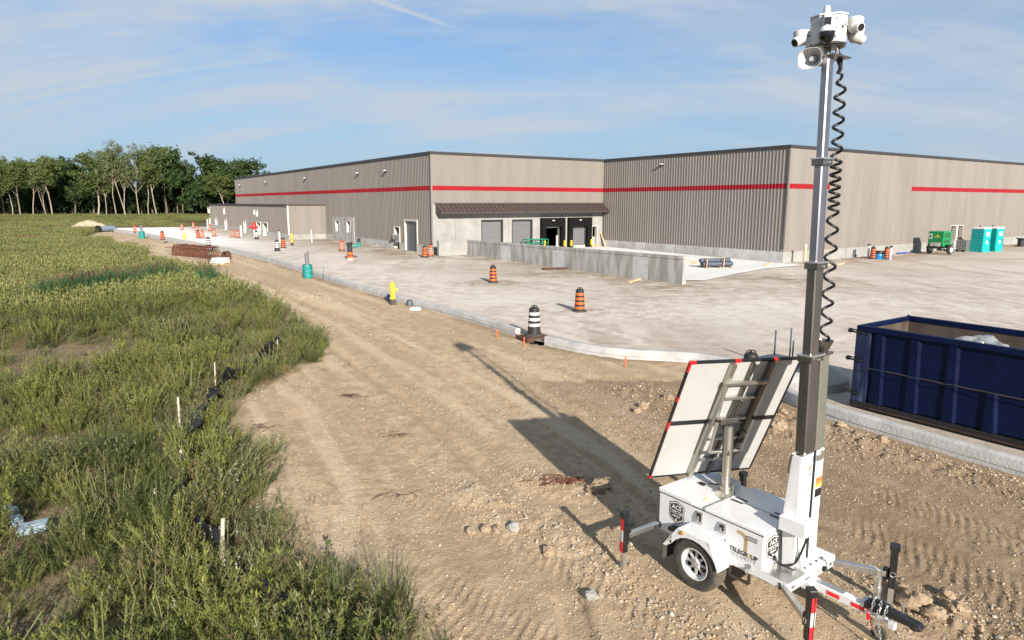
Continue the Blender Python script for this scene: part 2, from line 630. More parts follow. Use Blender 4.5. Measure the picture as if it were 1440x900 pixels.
def fbm(x, y, seed=0, oct=4):
    s = 0
    a = 0.5
    f = 1.0
    for k in range(oct):
        s = s + a * (vnoise(np.asarray(x) * f, np.asarray(y) * f, seed + k * 17) - 0.5)
        a *= 0.5
        f *= 2.03
    return s


def sstep(x, a, b):
    t = np.clip((x - a) / (b - a), 0, 1)
    return t * t * (3 - 2 * t)


def pdist(x, y, poly):
    """distance to a polyline, and arc length of the nearest point, and signed side"""
    best = np.full(np.shape(x), 1e9)
    arc = np.zeros(np.shape(x))
    side = np.zeros(np.shape(x))
    L0 = 0
    for (ax, ay), (bx, by) in zip(poly[:-1], poly[1:]):
        dx, dy = bx - ax, by - ay
        l = math.hypot(dx, dy)
        t = np.clip(((x - ax) * dx + (y - ay) * dy) / (l * l), 0, 1)
        qx, qy = x - (ax + t * dx), y - (ay + t * dy)
        d = np.hypot(qx, qy)
        k = d < best
        best = np.where(k, d, best)
        arc = np.where(k, L0 + t * l, arc)
        side = np.where(k, np.sign(dx * qy - dy * qx), side)
        L0 += l
    return best, arc, side


def inpoly(x, y, poly):
    ins = np.zeros(np.shape(x), bool)
    n = len(poly)
    for i in range(n):
        ax, ay = poly[i]
        bx, by = poly[(i + 1) % n]
        if ay == by:
            continue
        c = ((ay > y) != (by > y)) & (x < (bx - ax) * (y - ay) / (by - ay) + ax)
        ins ^= c
    return ins


# warehouse axes: AX runs along the dock front to the right, BX away from the camera
TH = 0.59141
AX = Vector((math.cos(TH), math.sin(TH), 0))
BX = Vector((-math.sin(TH), math.cos(TH), 0))
C2 = Vector((-6.768, 57.229, 0))
C1 = C2 + 74.6 * BX
C3 = C2 + 19.099 * AX
C4 = C3 - 20.536 * BX
ZT, ZS1, ZS0, ZB = 8.807, 6.003, 5.626, 0.92


def lotz(x, y):
    be = (np.asarray(x) - C2.x) * BX.x + (np.asarray(y) - C2.y) * BX.y
    return 0.08 + 0.32 * sstep(be, -25, 24)


def lat(u, v):
    """point on the lot surface seen at pixel u,v"""
    z = 0.1
    for _ in range(6):
        p = at(u, v, z)
        z = float(lotz(p.x, p.y))
    p.z = z
    return p


# dirt side line of the kerbs
def ppx(l):
    return [tuple(at(u, v, 0)[:2]) for u, v in l]


KERB_L = ppx([(150, 324), (200, 332), (262, 344), (330, 357), (380, 369), (430, 384.5), (490, 404), (555, 422.5), (640, 446), (690, 461.5), (724, 473)])
KERB_R = [(1.05, 21.5), (1.9, 20.55), (2.8, 19.8), (3.8, 19.35), (4.8, 19.15), (5.6, 18.75), (6.1, 18.0), (6.28, 17.0), (6.33, 15.8), (6.5, 14.55), (7.2, 13.2), (8.69, 10.74), (11, 7), (14.5, 1.2), (17, -3)]


def smooth_line(pts, step):
    out = []
    P = [Vector((p[0], p[1], 0)) for p in pts]
    for i in range(len(P) - 1):
        p0 = P[max(i - 1, 0)]
        p1, p2 = P[i], P[i + 1]
        p3 = P[min(i + 2, len(P) - 1)]
        n = max(2, int((p2 - p1).length / step))
        for k in range(n):
            t = k / n
            q = 0.5 * ((2 * p1) + (-p0 + p2) * t + (2 * p0 - 5 * p1 + 4 * p2 - p3) * t * t + (-p0 + 3 * p1 - 3 * p2 + p3) * t ** 3)
            out.append((q.x, q.y))
    out.append((P[-1].x, P[-1].y))
    return out


KLs = smooth_line(KERB_L, 2.5)
KRs = smooth_line(KERB_R, 0.35)
LOT = KLs + [(0.6, 22.0)] + KRs + [(60, -20), (140, 40), (140, 175), (-20, 150)] + [tuple(at(292, 318.5, 0.4)[:2]), tuple(at(162, 320.5, 0.4)[:2])]
EDGE_PX = [(605, 935), (582, 895), (535, 862), (478, 828), (438, 800), (405, 770), (374, 735), (352, 695), (374, 668), (382, 642), (348, 606), (318, 586), (330, 572), (372, 545), (410, 520), (450, 508), (456, 488), (436, 466), (400, 440), (362, 420), (318, 398), (290, 388), (240, 372), (190, 352), (165, 345), (140, 338), (108, 336), (125, 330), (140, 326)]
EDGE = ppx(EDGE_PX)
FIELD = EDGE + [tuple(at(152, 322, 0.2)[:2]), tuple(at(162, 320.5, 0.4)[:2]), tuple(at(292, 318.5, 0.4)[:2]), (-20, 150), (0, 180), (0, 340), (-400, 340), (-400, 0), (-60, -10), (-1, 3)]


def dirt_mask(x, y):
    """1 = bare dirt, 0 = vegetated field"""
    d, _, _ = pdist(x, y, EDGE)
    ins = inpoly(x, y, FIELD)
    sd = np.where(ins, -d, d) + 1.1 * fbm(x * 0.9, y * 0.9, 5, 4) * np.clip(np.hypot(x, y) / 18, 0.5, 3)
    return sd


# bare patches inside the field (centre, radius)
BARE = [(at(75, 505), 3.0, 1.3), (at(70, 865), 1.0, 0.6), (at(20, 640), 1.2, 0.5), (at(45, 745), 0.4, 0.35), (at(330, 530), 0.0, 0.1)]


def bare_mask(x, y):
    b = np.zeros(np.shape(x))
    for c, rx, ry in BARE:
        if rx <= 0:
            continue
        r = np.hypot((x - c.x) / rx, (y - c.y) / (ry * 2.2)) + 0.9 * fbm(x * 1.1, y * 1.1, 31, 3)
        b = np.maximum(b, 1 - sstep(r, 0.55, 1.15))
    return b


TRACKS = [  # vehicle paths: points, half gauge, rib pitch, rib depth, width
    ([(-44, 82), (-30, 61), (-19, 44), (-11, 31.5), (-5.5, 22.5), (-1.8, 16), (0.6, 11), (1.6, 7.5), (2.0, 3)], 0.95, 0.0, 0.03, 0.32),
    ([(-42, 84), (-28, 61.5), (-17, 44.5), (-9, 32), (-3.4, 23.2), (0.3, 17.5), (3.4, 13.2), (5.6, 9.8), (7.5, 6)], 0.85, 0.0, 0.025, 0.3),
    ([(4.2, 12.6), (5.4, 11.6), (6.8, 10.2), (8.2, 8.4), (9.4, 6.0)], 0.75, 0.13, 0.018, 0.40),
    ([(-2.2, 9.6), (-1.0, 8.6), (0.4, 7.3), (1.6, 5.9), (2.2, 4.6)], 0.62, 0.14, 0.014, 0.42),
    ([(3.2, 12.0), (4.6, 10.6), (5.8, 9.0), (7.0, 7.0)], 0.55, 0.13, 0.016, 0.38),
    ([(-2.8, 15.5), (-1.2, 12.2), (0.0, 9.6)], 0.7, 0.16, 0.012, 0.38),
    ([(-4.6, 11.2), (-3.2, 9.4), (-1.6, 7.4), (-0.4, 5.4)], 0.5, 0.14, 0.012, 0.40),
    ([(1.6, 8.6), (2.6, 7.0), (3.2, 5.4)], 0.55, 0.14, 0.016, 0.36),
    ([(4.4, 8.6), (5.2, 7.2), (5.8, 5.6)], 0.5, 0.15, 0.020, 0.36),
]
RUBBLE = [  # ridge lines of loose clods: polyline, half width, height
    ([(-0.7, 10.1), (0.2, 9.2), (1.2, 8.2), (1.7, 7.0), (2.6, 6.2)], 0.42, 0.09),
    ([(0.3, 10.6), (1.2, 10.4), (1.9, 9.6)], 0.5, 0.10),
    ([(3.0, 16.0), (4.2, 14.2), (5.0, 13.0), (6.3, 12.6), (7.6, 11.3), (8.9, 9.4)], 0.6, 0.15),
    ([(5.2, 14.6), (5.9, 13.6), (6.9, 12.8)], 0.7, 0.16),
    ([(4.2, 7.4), (4.9, 6.8), (5.6, 6.0), (6.2, 5.2)], 0.5, 0.14),
    ([(-15.0, 39.2), (-11.0, 33.8), (-8.0, 30.5)], 0.8, 0.10),
]
FLAT = (2.9, 7.6, 1.5)


def ground_h(x, y, detail=True):
    x = np.asarray(x, float)
    y = np.asarray(y, float)
    r = np.hypot(x, y)
    sd = dirt_mask(x, y)
    dm = sstep(sd, -0.4, 0.3)
    h = 0.10 * fbm(x * 0.22, y * 0.22, 3, 3) * (1 - 0.4 * dm)
    h = h + (1 - dm) * 0.10 * fbm(x * 1.3, y * 1.3, 9, 3)
    if detail:
        h = h + dm * 0.05 * road_streak(x, y)
        near = 1 - sstep(r, 28, 60)
        h = h + dm * near * (0.030 * fbm(x * 2.2, y * 2.2, 21, 4) + 0.022 * (fbm(x * 7.0, y * 7.0, 22, 3)))
        close = 1 - sstep(r, 15, 24)
        gr_ = sstep(fbm(x * 0.7, y * 0.7, 45, 3), -0.12, 0.16) * 0.85 + 0.15
        n1 = np.abs(fbm(x * 9.0, y * 9.0, 46, 3))
        n2 = np.abs(fbm(x * 24.0, y * 24.0, 47, 2))
        h = h + dm * close * gr_ * (0.060 * n1 + 0.034 * n2 - 0.012)
        for pts, hg, pitch, dep, wd in TRACKS:
            d, arc, side = pdist(x, y, pts)
            tw = np.abs(d - hg)
            w = 1 - sstep(tw, wd * 0.35, wd * 0.62)
            w = w * (1 - sstep(np.abs(tw - 0), 1.0, 1.2)) * dm
            patch = sstep(fbm(x * 0.55, y * 0.55, 41, 2), -0.24, -0.02)
            if pitch:
                wob = arc + side * (d - hg) * 0.55 + 0.05 * fbm(x * 3, y * 3, 77, 2)
                s = np.sin(2 * PI * wob / pitch)
                h = h + w * patch * dep * (0.75 * np.clip(s, -0.5, 1.0) - 0.35)
            else:
                h = h - w * dep * (0.7 + 0.6 * patch)
            lip = np.exp(-((tw - wd * 0.68) / 0.10) ** 2) * dm
            h = h + lip * dep * 0.45 * patch
        for pts, hw, hh in RUBBLE:
            d, arc, side = pdist(x, y, pts)
            w = np.exp(-(d / hw) ** 2) * dm
            h = h + w * hh * (0.35 + 1.5 * np.abs(fbm(x * 3.4, y * 3.4, 61, 3)) + 1.0 * np.abs(fbm(x * 8.5, y * 8.5, 62, 2)))
    # flat pad where the trailer stands
    fl = 1 - sstep(np.hypot(x - FLAT[0], y - FLAT[1]), FLAT[2] * 0.75, FLAT[2] * 1.25)
    h = h * (1 - 0.8 * fl)
    # under the lot and along the kerbs
    dk = np.minimum(pdist(x, y, KLs)[0], pdist(x, y, KRs)[0])
    h = h * sstep(dk, 0.1, 0.8) + 0
    inl = inpoly(x, y, LOT)
    h = np.where(inl, -0.35 * sstep(dk, 0.05, 0.5), h)
    return h


def road_streak(x, y):
    d, arc, side = pdist(x, y, TRACKS[0][0])
    c = d * side
    s = fbm(c * 1.9 + 40, arc * 0.10, 141, 3) + 0.6 * fbm(c * 5.5, arc * 0.22, 142, 2)
    return s * (1 - sstep(np.abs(c), 4.5, 8.0))


def gh(x, y):
    return float(ground_h(np.array([x]), np.array([y]))[0])

# ------------------------------------------------------------------ ground sheet


def ground_material():
    m, N, Lk, P = newmat('dirt_and_soil')
    P.inputs['Roughness'].default_value = 0.95
    P.inputs['Specular IOR Level'].default_value = 0.15
    tc = N.new('ShaderNodeTexCoord')

    def noise(scale, detail=6, rough=0.6, dist=0.0):
        n = N.new('ShaderNodeTexNoise')
        n.inputs['Scale'].default_value = scale
        n.inputs['Detail'].default_value = detail
        n.inputs['Roughness'].default_value = rough
        n.inputs['Distortion'].default_value = dist
        Lk.new(tc.outputs['Object'], n.inputs['Vector'])
        return n.outputs[0]

    def rng(v, a, b, c=0.0, d=1.0):
        n = N.new('ShaderNodeMapRange')
        n.interpolation_type = 'SMOOTHSTEP'
        for i, q in enumerate((a, b, c, d)):
            n.inputs[i + 1].default_value = q
        Lk.new(v, n.inputs[0])
        return n.outputs[0]

    def mix(f, a, b, mode='MIX'):
        n = N.new('ShaderNodeMix')
        n.data_type = 'RGBA'
        n.blend_type = mode
        if isinstance(f, float):
            n.inputs[0].default_value = f
        else:
            Lk.new(f, n.inputs[0])
        for i, q in ((6, a), (7, b)):
            if isinstance(q, tuple):
                n.inputs[i].default_value = rgb(q)
            else:
                Lk.new(q, n.inputs[i])
        return n.outputs[2]
    big = rng(noise(0.35, 5), 0.35, 0.65)
    mid = rng(noise(2.6, 6, 0.65), 0.38, 0.64)
    fine = rng(noise(22, 4, 0.7), 0.3, 0.7)
    c = mix(big, (0.50, 0.378, 0.240), (0.585, 0.455, 0.302))
    c = mix(mid, c, (0.385, 0.290, 0.185))
    c = mix(fine, mix(0.35, c, (0.29, 0.21, 0.135)), c)
    vo = N.new('ShaderNodeTexVoronoi')
    vo.inputs['Scale'].default_value = 26
    vo.inputs['Randomness'].default_value = 1
    Lk.new(tc.outputs['Object'], vo.inputs['Vector'])
    peb = rng(vo.outputs['Distance'], 0.34, 0.22)
    sepc = N.new('ShaderNodeSeparateColor')
    Lk.new(vo.outputs['Color'], sepc.inputs[0])
    some = rng(sepc.outputs[0], 0.62, 0.70)
    mm = N.new('ShaderNodeMath')
    mm.operation = 'MULTIPLY'
    Lk.new(peb, mm.inputs[0])
    Lk.new(some, mm.inputs[1])
    pm = N.new('ShaderNodeMath')
    pm.operation = 'MULTIPLY'
    Lk.new(mm.outputs[0], pm.inputs[0])
    Lk.new(rng(noise(0.9, 4), 0.36, 0.6, 0.25, 0.95), pm.inputs[1])
    pebc = mix(sepc.outputs[1], (0.36, 0.30, 0.23), (0.60, 0.54, 0.45))
    c = mix(pm.outputs[0], c, pebc)
    stq = N.new('ShaderNodeAttribute')
    stq.attribute_name = 'streak'
    c = mix(rng(stq.outputs['Fac'], 0.45, 0.95, 0, 0.7), c, (0.575, 0.455, 0.310))
    c = mix(rng(stq.outputs['Fac'], 0.45, 0.02, 0, 0.6), c, (0.385, 0.285, 0.180))
    wet = N.new('ShaderNodeAttribute')
    wet.attribute_name = 'damp'
    c = mix(wet.outputs['Fac'], c, (0.175, 0.115, 0.075))
    f1 = mix(rng(noise(0.5, 5), 0.35, 0.65), (0.085, 0.080, 0.032), (0.125, 0.105, 0.045))
    f1 = mix(rng(noise(5, 5, 0.7), 0.42, 0.66), f1, (0.15, 0.112, 0.065))
    bare = N.new('ShaderNodeAttribute')
    bare.attribute_name = 'bare'
    f1 = mix(bare.outputs['Fac'], f1, mix(rng(noise(7, 6, 0.7), 0.4, 0.62), (0.27, 0.205, 0.135), (0.135, 0.10, 0.06)))
    at_ = N.new('ShaderNodeAttribute')
    at_.attribute_name = 'dirt'
    c = mix(at_.outputs['Fac'], f1, c)
    Lk.new(c, P.inputs['Base Color'])
    add = N.new('ShaderNodeMath')
    add.operation = 'MULTIPLY_ADD'
    Lk.new(mm.outputs[0], add.inputs[0])
    add.inputs[1].default_value = 0.5
    Lk.new(noise(11, 8, 0.72), add.inputs[2])
    ad2 = N.new('ShaderNodeMath')
    ad2.operation = 'MULTIPLY_ADD'
    Lk.new(noise(42, 5, 0.75), ad2.inputs[0])
    ad2.inputs[1].default_value = 0.55
    Lk.new(add.outputs[0], ad2.inputs[2])
    b = N.new('ShaderNodeBump')
    b.inputs['Strength'].default_value = 0.9
    b.inputs['Distance'].default_value = 0.05
    Lk.new(ad2.outputs[0], b.inputs['Height'])
    Lk.new(b.outputs[0], P.inputs['Normal'])
    return m


def grid_mesh(name, X, Y, Z, nr, na, mat, attrs=None):
    co = np.stack([X.ravel(), Y.ravel(), Z.ravel()], 1).astype(np.float32)
    i = np.arange(nr - 1)[:, None] * na + np.arange(na - 1)[None, :]
    q = np.stack([i, i + 1, i + na + 1, i + na], -1).reshape(-1, 4).astype(np.int32)
    me = bpy.data.meshes.new(name)
    me.vertices.add(len(co))
    me.vertices.foreach_set('co', co.ravel())
    me.loops.add(q.size)
    me.loops.foreach_set('vertex_index', q.ravel())
    me.polygons.add(len(q))
    me.polygons.foreach_set('loop_start', np.arange(len(q), dtype=np.int32) * 4)
    me.polygons.foreach_set('use_smooth', np.ones(len(q), bool))
    for k, v in (attrs or {}).items():
        a = me.attributes.new(k, 'FLOAT', 'POINT')
        a.data.foreach_set('value', v.ravel().astype(np.float32))
    me.materials.append(mat)
    me.update()
    me.validate()
    return me


def build_ground():
    fine = np.arange(-42, 42.01, 0.15)
    coarse = np.arange(46, 181, 6.0)
    ang = np.radians(np.concatenate([-coarse[::-1], fine, coarse]))
    rr = [1.2]
    while rr[-1] < 4000:
        r = rr[-1]
        rr.append(r * (1.30 if r < 3.6 else 1.0058 if r < 15 else 1.012 if r < 45 else 1.03 if r < 140 else 1.15))
    rr = np.array(rr)
    A, Rr = np.meshgrid(ang, rr)
    X = Rr * np.sin(A)
    Y = Rr * np.cos(A)
    nr, na = X.shape
    Z = np.zeros_like(X)
    D = np.zeros_like(X)
    B = np.zeros_like(X)
    W = np.zeros_like(X)
    k = (Rr < 200) & (np.abs(A) < R(60))
    x, y = X[k], Y[k]
    Z[k] = ground_h(x, y)
    sd = dirt_mask(x, y)
    D[k] = sstep(sd, -0.35, 0.35)
    B[k] = bare_mask(x, y)
    dk = np.minimum(pdist(x, y, KLs)[0], pdist(x, y, KRs)[0])
    W[k] = (1 - sstep(dk + 0.5 * fbm(x * 2, y * 2, 88, 3), 0.12, 0.65)) * 0.55 * sstep(fbm(x * 0.6, y * 0.6, 89, 2), -0.15, 0.1)
    W[k] = np.maximum(W[k], 0.58 * sstep(x + 0.4 * y + 2.0 * fbm(x * .5, y * .5, 90, 3), 6.0, 8.6) * (y < 17))
    S = np.zeros_like(X)
    S[k] = np.clip(0.5 + 2.2 * road_streak(x, y), 0, 1)
    D[(Rr >= 200)] = 0
    # the bottom of the sheet keeps one level far out
    far = sstep(Rr, 180, 230)
    Z = Z * (1 - far)
    me = grid_mesh('ground', X, Y, Z, nr, na, ground_material(), {'dirt': D, 'bare': B, 'damp': W, 'streak': S})
    struct(link('ground', me))


build_ground()


def sheet_from_outline(name, poly, mat, step_fn, zf, parent=None):
    """triangulated sheet inside an outline, with inner points so that it can follow zf"""
    pts = [Vector((p[0], p[1])) for p in poly]
    n = len(pts)
    edges = [(i, (i + 1) % n) for i in range(n)]
    xs = [p[0] for p in poly]
    ys = [p[1] for p in poly]
    inner = []
    y = min(ys)
    while y < max(ys):
        st = step_fn(y)
        x = min(xs)
        while x < max(xs):
            inner.append((x + random.uniform(-.2, .2) * st, y + random.uniform(-.2, .2) * st))
            x += st
        y += st
    a = np.array(inner)
    k = inpoly(a[:, 0], a[:, 1], poly)
    d = pdist(a[:, 0], a[:, 1], list(poly) + [poly[0]])[0]
    a = a[k & (d > 0.25)]
    pts += [Vector((p[0], p[1])) for p in a]
    v, e, f, _, _, _ = delaunay_2d_cdt(pts, edges, [], 1, 1e-5)
    co = np.array([(p.x, p.y) for p in v])
    z = zf(co[:, 0], co[:, 1])
    me = bpy.data.meshes.new(name)
    me.from_pydata([(c[0], c[1], zz) for c, zz in zip(co, z)], [], [tuple(q) for q in f])
    me.materials.append(mat)
    me.polygons.foreach_set('use_smooth', [True] * len(me.polygons))
    me.update()
    o = link(name, me, parent)
    return o


def lot_material():
    m, N, Lk, P = newmat('graded_lot')
    P.inputs['Roughness'].default_value = 0.92
    P.inputs['Specular IOR Level'].default_value = 0.2
    tc = N.new('ShaderNodeTexCoord')

    def noise(scale, st=(1, 1, 1), rot=0.0, detail=6, rough=0.6, dist=0.0):
        mp = N.new('ShaderNodeMapping')
        mp.inputs['Rotation'].default_value = (0, 0, rot)
        mp.inputs['Scale'].default_value = st
        Lk.new(tc.outputs['Object'], mp.inputs[0])
        n = N.new('ShaderNodeTexNoise')
        n.inputs['Scale'].default_value = scale
        n.inputs['Detail'].default_value = detail
        n.inputs['Roughness'].default_value = rough
        n.inputs['Distortion'].default_value = dist
        Lk.new(mp.outputs[0], n.inputs['Vector'])
        return n.outputs[0]

    def rng(v, a, b, c=0.0, d=1.0):
        n = N.new('ShaderNodeMapRange')
        n.interpolation_type = 'SMOOTHSTEP'
        for i, q in enumerate((a, b, c, d)):
            n.inputs[i + 1].default_value = q
        Lk.new(v, n.inputs[0])
        return n.outputs[0]

    def mix(f, a, b):
        n = N.new('ShaderNodeMix')
        n.data_type = 'RGBA'
        if isinstance(f, float):
            n.inputs[0].default_value = f
        else:
            Lk.new(f, n.inputs[0])
        for i, q in ((6, a), (7, b)):
            if isinstance(q, tuple):
                n.inputs[i].default_value = rgb(q)
            else:
                Lk.new(q, n.inputs[i])
        return n.outputs[2]
    c = mix(rng(noise(0.12, detail=4), 0.35, 0.65), (0.41, 0.355, 0.302), (0.52, 0.46, 0.402))
    # wheel-swept streaks of brown fines, along and across the yard
    s1 = rng(noise(0.45, (1, 0.10, 1), R(-34), 7, 0.6, 0.7), 0.50, 0.66)
    s2 = rng(noise(0.40, (0.10, 1, 1), R(-24), 7, 0.62, 0.9), 0.52, 0.68)
    c = mix(s1, c, (0.36, 0.30, 0.245))
    c = mix(s2, c, (0.37, 0.31, 0.25))
    s3 = rng(noise(0.5, (0.3, 1, 1), R(-20), 8, 0.68, 1.2), 0.46, 0.64, 0, 0.5)
    c = mix(s3, c, (0.51, 0.455, 0.395))
    dirt = N.new('ShaderNodeAttribute')
    dirt.attribute_name = 'dust'
    du = N.new('ShaderNodeMath')
    du.operation = 'MULTIPLY'
    Lk.new(dirt.outputs['Fac'], du.inputs[0])
    Lk.new(rng(noise(0.7, detail=7, rough=0.65), 0.34, 0.56), du.inputs[1])
    c = mix(du.outputs[0], c, (0.26, 0.205, 0.15))
    for nm, colr, k_ in (('swath', (0.60, 0.54, 0.48), 0.8), ('track', (0.59, 0.53, 0.465), 0.9), ('rim', (0.285, 0.225, 0.17), 1.0)):
        ta = N.new('ShaderNodeAttribute')
        ta.attribute_name = nm
        tm_ = N.new('ShaderNodeMath')
        tm_.operation = 'MULTIPLY'
        Lk.new(ta.outputs['Fac'], tm_.inputs[0])
        Lk.new(rng(noise(1.6, detail=7, rough=0.7), 0.34, 0.60, 0.0, k_), tm_.inputs[1])
        c = mix(tm_.outputs[0], c, colr)
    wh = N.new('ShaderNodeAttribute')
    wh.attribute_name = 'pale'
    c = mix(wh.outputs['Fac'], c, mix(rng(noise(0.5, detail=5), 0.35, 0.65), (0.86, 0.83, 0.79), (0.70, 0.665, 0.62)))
    f = rng(noise(5, detail=9, rough=0.8), 0.3, 0.7, 0.84, 1.10)
    mul = N.new('ShaderNodeMix')
    mul.data_type = 'RGBA'
    mul.blend_type = 'MULTIPLY'
    mul.inputs[0].default_value = 1
    Lk.new(c, mul.inputs[6])
    Lk.new(f, mul.inputs[7])
    Lk.new(mul.outputs[2], P.inputs['Base Color'])
    b = N.new('ShaderNodeBump')
    b.inputs['Strength'].default_value = 0.5
    b.inputs['Distance'].default_value = 0.03
    Lk.new(noise(7, detail=8, rough=0.7), b.inputs['Height'])
    Lk.new(b.outputs[0], P.inputs['Normal'])
    return m


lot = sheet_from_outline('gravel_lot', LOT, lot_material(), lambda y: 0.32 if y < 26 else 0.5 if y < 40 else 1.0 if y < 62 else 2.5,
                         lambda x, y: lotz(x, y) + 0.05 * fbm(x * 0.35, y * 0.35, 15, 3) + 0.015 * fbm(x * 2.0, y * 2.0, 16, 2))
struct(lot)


LOT_TRACKS = []
SWATH = smooth_line([tuple(lat(u_, v_)[:2]) for u_, v_ in [(1440, 436), (1250, 428), (1080, 428), (900, 440), (760, 432), (640, 412), (540, 390), (450, 370), (370, 352), (300, 338)]], 2.0)
for l_, hg_, w_ in (([(1440, 500), (1250, 440), (1050, 415), (860, 425), (700, 440)], 0.85, 0.28), ([(1440, 470), (1300, 425), (1100, 405), (900, 412), (760, 400), (600, 378), (480, 362)], 0.9, 0.30),
                    ([(1440, 430), (1250, 402), (1050, 398), (850, 405), (640, 385), (520, 368)], 0.9, 0.32), ([(1440, 520), (1300, 455), (1180, 425), (1000, 400)], 0.8, 0.26),
                    ([(1440, 395), (1250, 388), (1100, 400), (950, 430), (820, 470)], 0.85, 0.28), ([(860, 480), (720, 440), (600, 412), (500, 390), (430, 372), (330, 345)], 0.9, 0.30),
                    ([(1440, 412), (1330, 392), (1200, 385), (1100, 388)], 0.9, 0.34), ([(1440, 455), (1330, 440), (1220, 450), (1120, 480)], 0.85, 0.26)):
    LOT_TRACKS.append((smooth_line([tuple(lat(u_, v_)[:2]) for u_, v_ in l_], 2.0), hg_, w_))


def lot_attrs():
    me = lot.data
    co = np.empty(len(me.vertices) * 3)
    me.vertices.foreach_get('co', co)
    co = co.reshape(-1, 3)
    x, y = co[:, 0], co[:, 1]
    al = (x - C2.x) * AX.x + (y - C2.y) * AX.y
    be = (x - C2.x) * BX.x + (y - C2.y) * BX.y
    # loose earth lies along the foot of the building walls and along the dock wall
    wa = np.maximum(1 - sstep(-al, 0.3, 7.5), 0) * (be > -3)
    wb = (1 - sstep(-be, 0.3, 5.5)) * (al > -3) * (al < 3)
    wd = (1 - sstep(-(be + 20.5), 0.3, 7.0)) * (al > 22)
    wr = (1 - sstep(np.abs(al - 2.2), 0.2, 3.6)) * (be < 0) * (be > -27)
    wk = 1 - sstep(pdist(x, y, KRs)[0], 0.1, 1.6)
    wl = (1 - sstep(pdist(x, y, KLs)[0], 0.1, 1.0)) * 0.6
    dust = np.clip(np.maximum.reduce([wa, wb, wd, wr, wk, wl]), 0, 1)
    # earth thrown round the barrels that stand out on the lot
    for u, v, rx, ry in ((693.5, 398, 3.4, 1.1), (770, 385, 4.5, 1.4), (830, 437, 2.6, 0.8), (950, 405, 3.5, 1.2), (1100, 392, 5.0, 1.5)):
        q = lat(u, v)
        e = np.hypot((x - q.x) / rx, (y - q.y) / (ry * 2.2))
        dust = np.maximum(dust, 1 - sstep(e, 0.25, 1.1))
    # sweeping wheel tracks: compacted pale bands with brown fines squeezed out beside them
    trk = np.zeros(len(x))
    rim = np.zeros(len(x))
    for pts, hg, w in LOT_TRACKS:
        d, arc, side = pdist(x, y, pts)
        t_ = np.abs(d - hg)
        fade = sstep(fbm(arc * 0.12, d * 0.3 + hg, 66, 3), -0.25, 0.05)
        trk = np.maximum(trk, (1 - sstep(t_, w * 0.4, w)) * fade)
        rim = np.maximum(rim, np.exp(-((t_ - w * 1.25) / (w * 0.35)) ** 2) * fade * 0.75)
    sw, _, _ = pdist(x, y, SWATH)
    swath = np.exp(-((sw + 1.5 * fbm(x * .25, y * .25, 68, 3)) / 3.6) ** 2)
    for nm, val in (('track', trk), ('rim', rim), ('swath', swath)):
        a = me.attributes.new(nm, 'FLOAT', 'POINT')
        a.data.foreach_set('value', val.astype(np.float32))
    a = me.attributes.new('dust', 'FLOAT', 'POINT')
    a.data.foreach_set('value', dust.astype(np.float32))
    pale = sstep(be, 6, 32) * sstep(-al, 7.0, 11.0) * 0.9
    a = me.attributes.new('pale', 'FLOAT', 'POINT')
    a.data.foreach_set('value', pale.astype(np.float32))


lot_attrs()

# concrete apron past the end of the dock wall
pad = [C3 - 20.2 * BX + 1.2 * AX, C3 - 20.9 * BX + 2.0 * AX, Vector((17.2, 46.3, 0)), Vector((10.2, 38.6, 0)), Vector((9.4, 37.6, 0)), C2 + 2.9 * AX - 1.3 * BX, C2 + 19.0 * AX - 0.3 * BX]
pad = [Vector((21.2, 48.6, 0)), Vector((20.2, 50.0, 0)), C3 - 0.35 * BX - 0.35 * AX, C2 + 2.95 * AX - 0.35 * BX, C2 + 2.95 * AX - 23.3 * BX, Vector((11.2, 38.9, 0)), Vector((14.6, 43.0, 0)), Vector((17.6, 46.2, 0))]


def flat_sheet(name, poly, z, mat, th=0.12):
    mb = MB()
    mb.prism([(p[0], p[1]) for p in poly], lambda u, v, d: (u, v, d), z - th, z)
    return struct(mb.build(name, mat))


def pad_z(x, y):
    return lotz(x, y) + 0.045


psh = sheet_from_outline('concrete_pad', [tuple(p[:2]) for p in pad], pbr('pad_concrete', (0.56, 0.545, 0.52), 0.85, 0, 0.08, 0.6, bump=0.2, bscale=10, col2=(0.66, 0.65, 0.63)), lambda y: 2.0, pad_z)
struct(psh)


def sweep_kerb(name, line, w0, w1, htop, mat, zbase=-0.25, joint=3.0):
    """kerb beam swept along a line; the line is its dirt-side foot"""
    mb = MB()
    P = [Vector((p[0], p[1], 0)) for p in line]
    n = len(P)
    rings = []
    for i, p in enumerate(P):
        d = (P[min(i + 1, n - 1)] - P[max(i - 1, 0)]).normalized()
        nx = Vector((-d.y, d.x, 0))           # left of travel; the lot lies on that side or the other
        s = KS
        z = htop(p.x, p.y) + 0.012 * float(vnoise(p.x * 2.0, p.y * 2.0, 4))
        wob = 0.025 * float(fbm(p.x * 1.5, p.y * 1.5, 12, 2))
        pr = [(0 + wob, zbase), (0.015 + wob, z - 0.035), (0.05 + wob, z), (w1 - 0.04, z), (w1, z - 0.03), (w1 + 0.03, zbase)]
        rings.append([p + nx * s * a + Vector((0, 0, b)) for a, b in pr])
    m = len(rings[0])
    vs = [q for r in rings for q in r]
    fs = []
    for i in range(n - 1):
        for j in range(m - 1):
            fs.append((i * m + j, i * m + j + 1, (i + 1) * m + j + 1, (i + 1) * m + j))
    fs.append(tuple(range(m)))
    fs.append(tuple((n - 1) * m + j for j in reversed(range(m))))
    mb.add(vs, fs)
    return struct(mb.build(name, mat, smooth=50))


KS = -1
KS = 1
